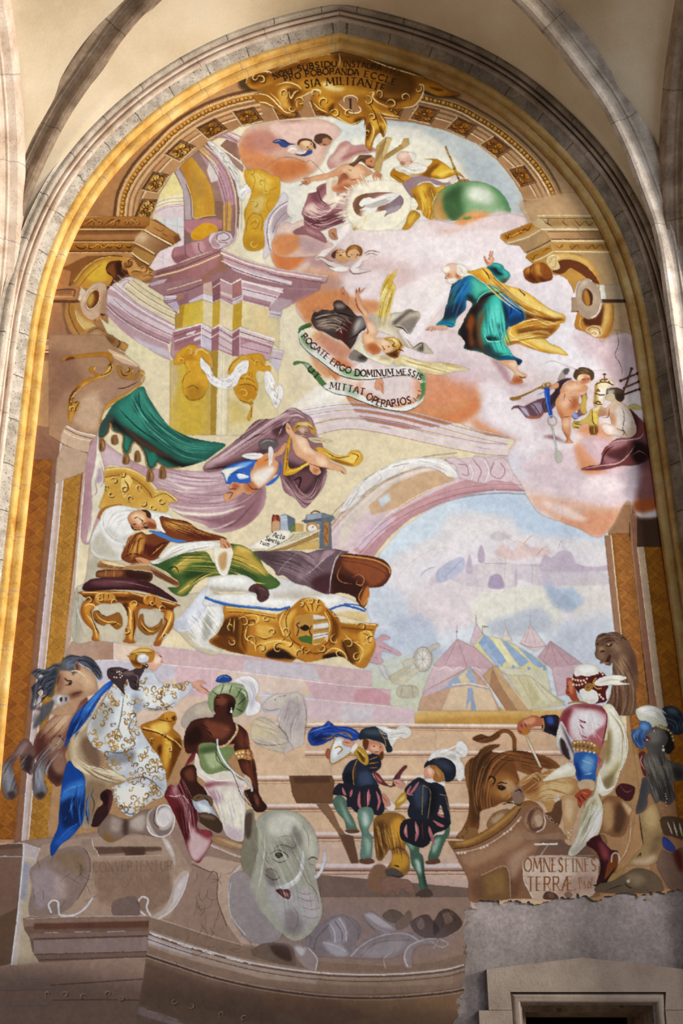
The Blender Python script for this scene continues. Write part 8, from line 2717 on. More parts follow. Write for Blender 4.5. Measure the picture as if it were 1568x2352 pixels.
paint('''
% 370 1530 2.6353
@ painted_camel#pale|faint pale grey painted camel hump behind the man in the green turban
F b0a498 120,350 +20-60+50-50+50-20+50+0+30+80-80+10-50+20-30+50
f c4b4a0 b4 200,260 +80-30+20+50-80+20
@ painted_camel#resting|faint cream painted camel body behind the white plume
F c4b6a6 540,420 +20-90+60-20+60+30+40+40+40+40+20+40-40+60-100-20-60-30
f d0c0a0 b6 540,340 +60-10+80+40+20+60-100+0-60-10
@ painted_camel#looking|faint grey painted camel with raised head above the stairs
F c6bab4 610,240 +30-40+50-30+70-5+60-10+40+35+20+70-10+100-10+110-60+30-60+30+20-90-40-70-20-50+20-40+0-20-60+15-35+0
f ccc4b4 b5 650,210 +110-30+80-10-10+50-90+20
f b0a4a4 b8 760,200 +90+30+0+130-70+40-40-70
s 7a7070 w2 560,460 +80+20+120-10
s 7a7070 w2 700,350 +60+70+10+50
s 8a8080 w2 860,200 +20+100-15+140
s 7d7470 w1.5 615,255 +45+15+55-15
s 7d7470 w1.5 700,180 +40+5+20-20
D 4a4440 w3 690,205
s 9a8e88 w1.5 780,190 -20+90-20+60
s 9a8e88 w1.5 820,180 +10+100-30+100
s 9a8e88 w1.5 740,420 +50+60+10+40
s e4d8c8 w2 640,215 +60-35+80-15
@ painted_person#turban|painted dark man in a green turban with bow, red cloak and white skirt
F ece8ea 440,90 +40-25+60-5+40+35+10+55-20+50+30+30-10+50-50+20-30-10+10-90-20-80
f c8c4d0 b5 520,100 +60+10+0+90-40+70
s fafafa w2.5 460,80 +80-10+40+50
s a8a4b0 w1.5 540,110 +20+70-20+80
F 2a4c8c 330,90 +15-25+35-13+40+13+5+25-35+10-40+0
s 7a9cd0 w2 340,85 +30-23+40+8
F 6e2438 100,720 +50-130+50-90+20-80+20+20-20+100-60+60-40+40+30+100+40+80+40+10+0+70-10+80+80+20+10+60-40+70-40+60-40-20-30-60-30-90-50-120-40-80-20-40+30-60
f b08090 b5 60,760 +60-120+60-60+30-40-20+40-60+80-30+120+50+10+40+90-10+80-30-80-40-70
f d0b0b4 b5 160,1080 +20-120+40+50+80+20-20+80-60+70-40-20
f 4a1424 b6 110,680 +40-60+10+140+50+70+0+150-20-80-60-100
f 4a1424 b6 90,860 +60+40+20+140-30+0
f 8a3c50 b5 220,980 +80+10-10+60-50-30
s e0c8cc w3 30,780 +50+10+50-5+45+65-5+110+20+100
F 4a261c 140,420 +40-80+60-25+70-5+20-20+90+10+20+40+40+20+40+40+10+40+10+70+20+50+15+60+10+100+5+60-30-20-20-80-50-40-30-80-20-60+0-30-80+20-30-20-100+0-20+50-60+0
f 7a4632 b6 260,330 +70+10+90+30-40+70-80-20
f 2c140e b6 150,420 +70-60+30+70-30+40-60+10
f 6e3c2a b5 470,390 +50+50+0+50-50-10
f 6e3c2a b5 490,600 +50+0+30+100-10+40
f 26100c b5 420,440 +30+40-10+20-10-20
s 26100c w2.5 240,370 +50+30+20+25
s 26100c w2 230,350 +60+30
s 8a5440 w2.5 370,380 +50+10
F 4a261a 320,200 +20-25+40-10+50+15+25+40-5+50-20+40-70+10-35-40-10-40
f 7d4834 b4 330,190 +50-10+20+40-50+20
f 24100c b4 410,220 +40+10-20+60-30+0
s 1c0a08 w2 330,195 +30-5
s 1c0a08 w2 375,188 +25+4
s 1c0a08 w2 325,245 +30-5
F 8c9a74 285,220 +5-50+40-45+60-25+60+5+50+20+25+45+0+60-25+50-40+25-30-5+15-50+5-50-30-25-40-10-40+10-20+25-5+70-20-10
f b8c0a0 b5 330,140 +70-30+40+20-40+25-60+10
f 5e6c4c b5 470,140 +50+40-10+80-40+30+10-70
s 2c2820 w2 310,150 +30+30-10+20
s 2c2820 w2 380,110 -20+55
s 2c2820 w2 430,108 -20+62
s 2c2820 w2 490,125 -40+75
s 2c2820 w2 525,180 -65+60
s 2c2820 w2 500,280 -50-25
D ece4d8 w5 425,270 426,278
D ece4d8 w3 425,255
F 7a8a60 225,520 +15-50+80-5+20+25+60+0+40+10-10+40-30+40+20+40-60+20-70+15-40-35
f a4b088 b4 260,520 +70+10+50+50-80+40
f 54643c b4 230,500 +100-20+10+30-90+20
s c0cca4 w2 300,600 +20+10-10-30
s 3c4a2c w2 330,520 +20+40+30+50
F e0d6c8 210,530 +20+30+10+50+50+45+90-20+50+5+40+40+40+20+10+30-20+30+10+100+0+100-20+100-90-30-40-90-40-90-60-90+0-60-60-60
f ece6d0 b6 320,800 +100-40+70+100-10+120-80-20-60-100
f 8a4c68 b5 250,710 +110-10+120+20+10+30-30-30-120+0-60+20
f b898a8 b6 280,760 +50-10+50+50-50+30
f ccb8c4 b6 390,960 +90+40+0+60-80-30
s fbf6ec w3 230,640 +100+50+110+0
s fbf6ec w2.5 440,760 +50+90+10+110
s a88898 w2.5 260,720 +60+80+40+100
F 3e2018 115,650 +35-45+50-5+15+50+5+50+40+40+20+40-10+30-80+0-40-70
f 6e4030 b4 140,640 +50-20+10+70-40+0
F a8b0bc 190,810 +80+0+40+50+35+60-35-20-70-10-30-20
f dce2ea b3 220,830 +60+20+20+30-50+0
F 6e5844 190,800 +40-25+70+15+15+40-15+20-30-40-60+10
s 2c1c14 w2 210,800 +30-10
s 2c1c14 w2 260,790 +40+40
F 4e3a2c 220,900 +40-15+60+15+40+40+15+40-25+30-50-20-70-50
f 7a6450 b3 230,900 +70+0+30+30-70-10
K c8a87c w5 455,350 +5+40-30+50-40+40-40+10
D f0e0c8 w3 458,370 452,400 436,430 410,455 380,480
F b8884c 445,520 +55-15+45+5+13+45-18+15-50-10-30+5
D f0dcb8 w5 455,530 475,525 495,522 515,524 535,528 470,548 490,545 515,548 540,555
F 3c2018 500,760 +60-15+30+25+20+40+30+40-20+30-50+0-30-50
s 1c0c08 w2.5 560,800 +40+20
s 1c0c08 w2.5 550,820 +40+30
s 1c0c08 w2.5 520,760 -20+20
f 7a4a38 b3 560,770 +30+30+0+50-20-20
K c4ccd4 w4.5 340,440 +5+60+45+90+60+60+60+40+35+40+5+30
s f4f8fc w2 342,460 +18+80+80+100+80+55
K 2c2420 w1.2 335,470 +0+90+50+50+40+30+25+50+40+100+80+80
@ painted_pedestal_edge
F a08060 310,1030 +90+10+80+30+70+10-5+40-85-10-100-25-50-25
f c4a888 b3 340,1040 +120+35+80+15-80+5
S cbb8b0 w3 300,1085 +60+25+70+30+70+20
D dcd0cc w5 315,1092 330,1098 345,1104 440,1143 452,1147 480,1155
% 500 1820 1.4933
@ painted_elephant|grey green painted elephant head with tusks on the socle
F 8a8474 95,70 +25-10+10+40+30+30-5+70-15+100-20+80-20+20-25-70+15-40-12-70+12-70
f b4b8a0 b3 138,110 +20+30+0+80-18+100-12+10+12-110
f 5a4a40 b3 93,85 +25-13-6+78-16+0
F 9c9294 40,300 +35-30+35+20+20+40+40+90+50+50-20+40-80+5-50-45-28-70
F aaa89a 130,110 +20-35+50-15+60+5+40+25+30+40+15+50+0+40-10+40+10+70+13+60-8+50-40+50-48+20-47-30-55-60-40-40-10-50+20-100+22-80
f cfcdc0 b8 180,85 +70-10+35+45-55+30-55-10
f c6c4b4 b7 290,130 +40+30+0+60-30-20
f 8d8880 b6 262,110 +28+60-30+30-10-40
f 8f8a82 b6 200,170 +60+20+2+25-52-20
f b2aeb0 b10 170,300 +80+30+80+30+10+70-60+50-80-50
f 8f8688 b8 240,400 +50+40-10+50-50-20
f bab0b8 b8 290,330 +45+20+10+70-35+10
f 9a9094 b8 60,320 +50+10+40+100-50+20
f 847c78 b5 160,262 +35+13+5+45-30-10
s 5a5048 w2 190,195 +30-15+42+10+8-40
s 4a443c w2.5 178,212 +27-14+30+14+7+16
s 4a443c w2 185,226 +25+14+30-8
s 6b625a w1.5 170,200 -5+30+20+20
F 3c342c 195,212 +15-7+14+11-16+11
D d0c8c0 w2 206,212
s 5a5248 w3 308,232 +17-10+20+8
s 6b605a w1.5 312,245 +18+5
s 5a504a w3 158,278 +32+22+25-10
s 5a504a w2 165,270 +15-8+25+13
F 5a3038 198,335 +27-5+23+8-2+27-18-3-16-12
f a87078 b2 222,345 +18+0+2+15
F d4d4d6 205,325 +45-20+28-30+10-55+5-20+4+45-17+55-40+30
f f0f0f2 b2 230,322 +38-34+18-48-8+50
F ccccd4 330,288 +20-20+10-46+7-27+5+35-12+40-18+25
f f0f0f4 b2 340,285 +21-45-7+30
s 6b645c w1.5 300,300 +35+40+13+60
s 7a7068 w1.5 255,385 +20+45-20+70
s 7a7068 w1.2 270,340 +30+10+30-5
s 7a7068 w1.2 275,360 +35+12+35-4
s 7a7068 w1.2 280,390 +40+12+32-7
s 7a7068 w1.2 285,420 +35+12+30-7
s 7a7068 w1.2 200,160 +30-10+30+5
s 7a7068 w1.2 290,110 +20+40+2+40
s 7a7068 w1.2 120,180 +10+60-12+60
s d4d4c4 w2.5 160,140 +0+60-12+90-10+40
s d4d4c4 w2 205,90 +45-5+30+25
S c8c4c8 w2.5 45,310 -7+60+12+60+45+60
''')
paint('''
% 690 1630 2.24
@ painted_shadow|dark painted shadow of the two boys across the stairs
P 74543c -60,340 +220-2+15+32-10+110-5+5-180-3-20-42
p 5e4230 b3 -40,345 +190+0+5+30-185+5
P 8a6a52 80,485 +60+0+30+45+30+70+30+40+40+10+20+90+10+50-40+0-30-70-40-90-50-70
p 6e5040 b2 200,640 +70+10+30+140-35+0-35-80
q 8a6a56 b2 350,850 +30-50+50+0+20+50-10+90-60-5-35-35
@ painted_dog|yellow brown painted dog on the stairs between the two boys
F 8f6a34 375,600 +5-40+40-25+70-5+50+30+5+60-5+70+0+30+20+40+0+60-20+30-40+20-50-10-15-30+35-60-10-50-30+40-20+20-20-20-10-80
f d0983c b5 470,580 +50-20+10+80-10+50-40+10
f 5e4024 b5 380,600 +50-20+20+60-20+100-30+20
f c8983c b5 460,750 +70-10+25+50-55+40-30-30
F 5a5050 435,830 +45-15+50+35-30+22-40-2
s 2c1c10 w3 480,800 +30+10
s 2c1c10 w2 465,850 +35+10+30-10
F 8a6c60 420,870 +50-10+50+10+40+10+30+50-30+20-40-30-20+40-30-30-40+30-15-30
K 6b4438 w4 470,720 +30-10+35+12
@ painted_person#helmet|painted boy in a plumed dark hat carrying a blue plumed helmet on the stairs
F 274a98 38,130 +22-35+50-10+30-25+20+10+20+15+70+5+50+30+0+30-40+10-60-20-50+20-40+20-50+5-20-25
f 14306c b3 50,120 +50-10+30+40-50+20
s 5c80c8 w2.5 60,110 +70-20+30-20
s 5c80c8 w2 190,95 +60+10+40+25
s 0c1c44 w2.5 50,160 +50-20+60-20
F c8ccd0 150,190 +20-40+50+0+30+30+10+30-30+30-50+30-30+15-5-45
f eceef0 b3 170,170 +40-5-10+55-35+30
K a87828 w4 105,150 +45-5+30-20+50-5+35+25
K b88834 w3.5 180,140 -20+50-10+50+10+40+60-30+40-30
S a87828 w2.5 175,200 +25-10+15+15-25+25
F a06048 128,220 +12-20+15+10-5+40-15+0
F 283040 215,330 +35-60+50-20+60-20+50+30+0+40-40+30+30+70-100+20-30+10-45-50
f 44506a b5 300,330 +50-10+20+60-60+10
f 181c28 b4 220,340 +40-20+20+80-40+0
F 24283a 345,250 +35-30+30+30-2+50-38+25-30-25
s a87838 w2.5 350,260 +50-20
s a87838 w2.5 345,280 +60-10
s a87838 w2 350,300 +50-2
F b8923c 270,200 +30-10+40+30+10+50-20+15-40-35
f 5e4414 b2 290,210 +40+40-10+20
s f0d890 w1.5 290,200 +50+50
S b88c48 w2 290,260 -20+60+5+70
S 6b3c20 w3 280,290 +0+60
F 6b3438 370,320 +30+10+40+50+30+10+10-40+50-60+18+5-28+35-30+60-40+5-50-20
f 2c3448 b2 440,370 +50-60+0+60-30+20
f c87c7c b2 380,330 +40+40-20-5
F 262634 165,430 +25-45+60-5+50+15+60-10+40+15+25+60+5+60-30+25-50-15-60+0-30-30-30+0+5-50-55-10
s b8707c w6 215,400 +10+30+10+10
s b8707c w6 265,410 -10+40
s b8707c w7 305,420 -5+60+15+40
s b8707c w7 350,410 +0+50-5+40
s b8707c w6 390,420 +15+50-10+50
s 5a2c38 w3 330,420 +0+90
s e0a8ac w2 345,420 +0+60
@ painted_person#helmet/leg#left
F 5a7466 165,470 +35-30+35+30+5+40+30+50+15+40+5+20-50+0-15-50-35-40
f 98b0a4 b4 200,460 +20+40+30+60+20+40-40-40
F 6b4c38 230,620 +60-2+10+14-50+4
@ painted_person#helmet/leg#right
F 6a8478 295,520 +35-20+40+10+5+50-25+60+20+40+0+60-10+50-50+0+0-70+5-60-15-50
f c4d4cc b5 320,530 +25+10+5+50-25+10
f 9cb4a8 b4 330,660 +30+30-15+60
f 34483c b4 300,560 +15+80-7+0
F 6b4c3c 305,770 +55-5+20+20-30+10-40-5
@ painted_person#helmet/head
F c88a70 325,190 +15-25+50-5+30+25+5+30-25+15-30-5-25-20
f e8b89c b3 360,185 +40+0+0+30-30-5
s 5a2418 w2 370,190 +15-2
s 5a2418 w2 405,192 +11+3
s 8a3c30 w2 380,218 +20-2
F 6b3c1c 320,180 +5-30+25+10-5+40-10+10
F 6b3c1c 405,230 +20-15+0+35-15+10
F 26303c 300,130 +20-30+50-12+50+7+40+35+10+60+0+25-25+3-15-38-30-15-60-15-35+5
f 45525e b4 320,110 +70-10+40+30-80+0
F e4e0da 385,85 +45+0+50+15+40-20+40+15+10+30-30+25-30-10-20+20-20+30-20-40-10-30
s fafaf8 w2.5 400,88 +70+22+80-15
s b0a8a0 w1.5 460,130 +60-10+30+10
s fafaf8 w2 470,150 +50-5
K a87838 w2 400,100 +30+50+10+40
F d09880 215,165 +25-15+45+25-5+20-40-5-20-10
s 7a4030 w1.5 220,165 +40+10
F e8e2da 255,210 +30-40+10+20-25+30
@ painted_person#black_hat|painted boy seen from behind in black slashed doublet and plumed hat on the stairs
F 4e6a5a 530,670 +40-15+45+15-5+60+20+30+10+100+15+70-35+5-20-85-30-60-10-70
f c0d4c8 b4 590,770 +25+20+5+60-20-30
f 82a08c b4 545,680 +35-10+0+50-20-10
f 283c30 b3 620,760 +20+100+10+60-18-40
F 5a4a44 595,945 +55-25+30+30-20+15-60-3
F 4e6a5a 690,650 +45-10+15-40+15-10+0+50-25+40-30+80-30+15-25-5+15-60
f 98b4a4 b4 680,680 +40-20-20+60-20+20
F 6b4c3c 645,780 +55-15+18+20-28+10-40+0
F 20222c 510,620 +10-40+40-20+80+0+60-20+60+10+10+40-30+30-50+20-30+50-40+20-80-30-25-20
s b06c80 w8 545,590 -5+40+10+30
s b06c80 w8 590,575 +10+55-10+50
s b06c80 w8 660,600 +10+40+20+60
s d8a0ac w2.5 590,590 +10+50
s d8a0ac w2.5 540,600 +0+40
s b06c80 w7 680,570 +40+25+20+5
s b06c80 w6 700,535 +40+20
s 5a2c3c w3 625,580 +5+90
F 222838 535,410 +35-40+40-20+40+15+70+10+25+45+15+60+10+80+0+30-30-45-20-55-20+50-60+20-70+0-20-30+10-50-20-30
f 3c4658 b6 580,400 +60-10+20+70-60+50
f 12141c b5 660,400 +40+20-10+100-30+20
s b06c7c w6 570,390 -20+40+30+10
s b06c7c w6 610,370 -50+70
K 8a7858 w2 630,390 -5+150
K 8a7858 w2 630,390 +38+35-13+135
K 8a7858 w2 715,435 +35+10
K 8a7858 w1.5 745,450 +23+90
F b8903c 480,490 +40-60+20+0+5+30-25+30-30+20
f e0c070 b2 495,480 +35-40+5+20
F e4dcd8 440,500 +20-30+25+20-5+30-25+0
F c88c78 418,440 +12-8+25+33+10+25-20+10-20-20
s 7a3c30 w1.5 420,445 +30+35
F d0988a 475,365 +25-7+30+17+5+20-15+10-30-15
s 7a3c30 w1.5 480,370 +30+15
F e4dcd8 530,370 +20-5-5+20
F e8e4e0 640,360 +30-10+50+15+25+15-5+15-40-20-40+0
@ painted_person#black_hat/head
F d09880 635,330 +5-25+25-15+25+20+0+35-30+10-20-5
f f0c4ac b3 650,305 +25+0-5+35
F a0703c 665,290 +35-5+30+35+5+45-35+7-20-17+10-35
f c8985c b3 690,300 +25+20+0+30
F 1f2634 635,300 +15-35+50-15+60+2+35+33+5+45-20+35-35+5-10-40-35-40-35-5
f 3a4454 b5 680,265 +70+0+30+45-40+0
F e8e4e0 655,265 +25-45+60-20+50+10+10-35+30-15+30+40-10+40-30+10+20+40+0+50-20+30-20-20+0-40-10-30-40-30-50-5
f c4beb8 b3 720,230 +70+0+10+30-50-15
s fdfdfb w2.5 680,230 +80-25+70-35
s fdfdfb w2.5 800,240 +40-30
s fdfdfb w2.5 810,270 +25+60
s a8a09c w1.5 790,220 +40+10
''')
paint('''
% 1308 1250 6.03
@ painted_camel#brown|brown painted camel with long neck and open mouth at the right edge
F 6e5544 345,1520 +15-80-10-60+30-100+70-45+70-5+80-15+80+15+60+40+60+60+50+90+50+100+25+120+20+160-15+160-20+140-10+252-500+0+80-102+80-150+30-200+0-140+0-120-30+40-60-10-30-30-50+10+0-40-50-30
f 8f7460 b8 560,1330 +120+50+40+100-80+20-60-60
f a88a70 b8 690,1580 +70-20+20+200-40+140+20+200-40+200-40-300
f 4a3228 b8 400,1260 +140-20+120+10-60+50-150+10
f 4a3228 b8 820,1420 +80+180+30+200-50-20-40-220
f 5e3c2c b10 560,2000 +140+0+0+300-200+30
f a8895c b4 400,1430 +60-10+20+40-60+40
f 8a6e58 b5 380,1500 +80+0+20+90-80-10
s 2c1a14 w4 370,1390 +30-10
s 2c1a14 w4 500,1400 +50+10+50-40
s 2c1a14 w3 480,1370 +80-40+70+10
D c8987c w5 535,1388
s 3c2018 w4 420,1500 +30-20+40+10
F 4a2420 510,1590 +40-60+20+30-30+80-50+20
s b08870 w3 430,1640 +60+10+50-10
s 3c2820 w3 700,1340 +30-50+50+40
f 8d7c70 b4 710,1310 +50+0+20+60-60+0
% 1030 1500 2.0364
f a07c58 b6 840,400 +50+80+0+160-30+100-30-140
@ painted_lion|brown painted lion with dark mane biting at a pelt on the curved ledge
F 8a5c34 230,480 +70-25+100+15+70+20+50+40-20+20-60-10-20+40-70-20-50-20
f 6b4224 b5 300,460 +120+20+80+50-80-10
K 80522c w9 190,405 +50-35+40-2+25+32+5+60+30+60+60+40
F 6b4424 110,400 +40-20+40+10+40-20+10+20-40+25-50+5
s 3c2414 w2 110,410 +60-15+50-10
F 7a4e2a 95,500 +35-20+20-30+40-20+50+0-40+30+50+10+50+30+20+60+10+40-20+40-10+50-50+10-40+20-60+20-5+40-5+40-20+30-60+20-25-10+25-30+30-70+5-80-15-80-5-60
f 9c6c3c b8 180,600 +80-40+50+40-10+60-60+20-50-20
f 4e3018 b6 100,500 +80-30+0+90-40+80-40-20
f 5a3a1e b6 100,640 +70+10-10+110-50+40
f b08454 b6 230,640 +50-20+20+30-40+30
F 8a7468 290,660 +30-40+30+30+0+40-30+15
f a8948c b3 310,640 +30+10+0+40
F 3c2418 230,630 +20-10+15+12-20+10
s 2c1810 w3 180,600 +20-20+15+20-20+25
s 2c1810 w3 225,620 +45+5
s 2c1810 w3 250,710 +40-10+40+15
D e8e0d0 w3 270,706 285,704 300,705
s 3c2414 w2.5 110,520 +40-20+50-30
s 3c2414 w2.5 100,580 +50-40+70+0
s 3c2414 w2.5 110,650 +40-50+20-40
s a87c48 w2 150,480 +50-30+40-10
s a87c48 w2 130,560 +50-40
s 3c2414 w2 120,700 +30-10
F 8f7054 180,790 +30-40+50-20+40+10-10+40-50+20-40+20-20-5
f b09478 b3 200,780 +40-30+20+10-40+40
F 8c6844 40,850 +40-30+50+0+0+40-60+12
s 4a2c18 w2 60,850 +10+18
@ painted_pelt|tan painted pelt and saddle under the man with the staff
F b88c5c 330,600 +70-40+40+0+60-20+60+40+40+20+10+50-50+20-30+10-10+60-40+20-40-60-40-10-60-30
f d8b888 b6 430,640 +70-40+80+20-20+40-80+30-40+0
f 8a5c34 b5 340,620 +60-30+20+50-60+20
f d0a878 b4 500,560 +80+30-60+10
s 5a3418 w2.5 400,560 +30+30-20+20
s 5a3418 w2.5 390,580 +30+20
F dcd4d0 490,680 +20-15+10+25-15+15
F 6b4c38 500,700 +30-10+0+70-20+50-30-40-30-20+30-10
s 2c1c14 w3 460,760 +40+40
D d8c8b8 w3 475,775 490,790 505,800
@ painted_pedestal|brown painted curved pedestal with scroll and lettered tablet at the lower right
F 8f6c54 0,880 +60+5+90-35+90-60+70-70+70-30+50+30+30+50+70+60+30+70+140-50+40+30-20+70-20+150-10+40-210+10-180+0-190+15-20-105-30-60-30-60
f a8866c b8 60,950 +140-50+130-80+20+60-100+60-140+60
f 7a5844 b8 120,1060 +160-60+50-40+10+140-40+50-170+0
f b0907c b8 280,960 +100-60+40-20-60+80-60+100
P 7d6040 150,1040 +120-40+20+140-130+15
p 8f7048 b5 170,1040 +90-20+10+100-90+10
S c0a48c w1.5 150,1040 +120-40+20+145
F 8c6438 0,880 +60+0+90-40+90-60+70-65+60-25+50+20-80+10-70+80-90+70-100+40-60+0
f b08850 b3 30,890 +120-40+110-80+90-70-100+100-150+90
S 4a3018 w2 20,915 +80-10+90-40+90-65+60-75
S c4a898 w3 30,935 +90-15+90-40+80-60+50-55
D dcc8b8 w6 45,935 60,935 75,934 150,912 165,908 180,900 260,845 275,835 290,825 325,785
F a08068 355,800 +10-50+35-30+40+20+15+50-15+40-40+10
f 6e5040 b2 370,780 +10-40+40-10-20+15-15+45+15+30+40-10-10+25-45-5
f bca08c b2 400,770 +25-15+15+35-20+25
S e8dcd4 w2 440,745 +12+45-12+32-30+16
S 5a4030 w1.5 365,800 +15-55+30-20+30+25+0+50-30+20-15-20
F 9a7c68 350,830 +70+20+100-10+30+30-110+0-80+0
F c8b0a0 345,1000 +15-40+60-15+140+5+130+10+10+50-10+70-30+60-180+10-80+0-30-50
f d8c4b4 b6 360,1010 +120-40+120+10-40+80-140+0
f b89c8c b6 560,1060 +120-20-20+80-160+10
P 7c6254 430,880 +90-10+40+30+90+0+40+60-130-12-130-3-30+5
L ece4e0 w4 400,895 +110-2
L c8b8a8 w1.5 470,890 -40+55
L b8a494 w1.5 430,946 +250+2
S e0d4cc w2.5 350,1000 +2+60+23+50+20+40
F 5c4438 445,1150 +5-30+25-5+30+15+5+22
f 7a5c4c b2 465,1125 +20-5+10+25-25+0
F 8a7060 540,1130 +20-15+20+15-20+20
''')
part('painted_pedestal')
rp = lambda *p: Z(1030, 1500, 2.0364, p)
letter('OMNES', rp((352,1022),(440,1022),(535,1023)), 31, '8a5a3c', 3.4)
letter('FINES', rp((545,1023),(610,1022),(690,1020)), 29, '9a6c50', 3)
letter('TERRÆ.', rp((365,1112),(480,1112),(600,1110)), 32, '8a5a3c', 3.4)
letter('Psal', rp((612,1104),(640,1100),(668,1102)), 26, '94664a', 1.8, slant=.25)
letter('Z88', rp((378,1146),(405,1147),(430,1147)), 10, 'a08070', 1.4, alpha=.0)
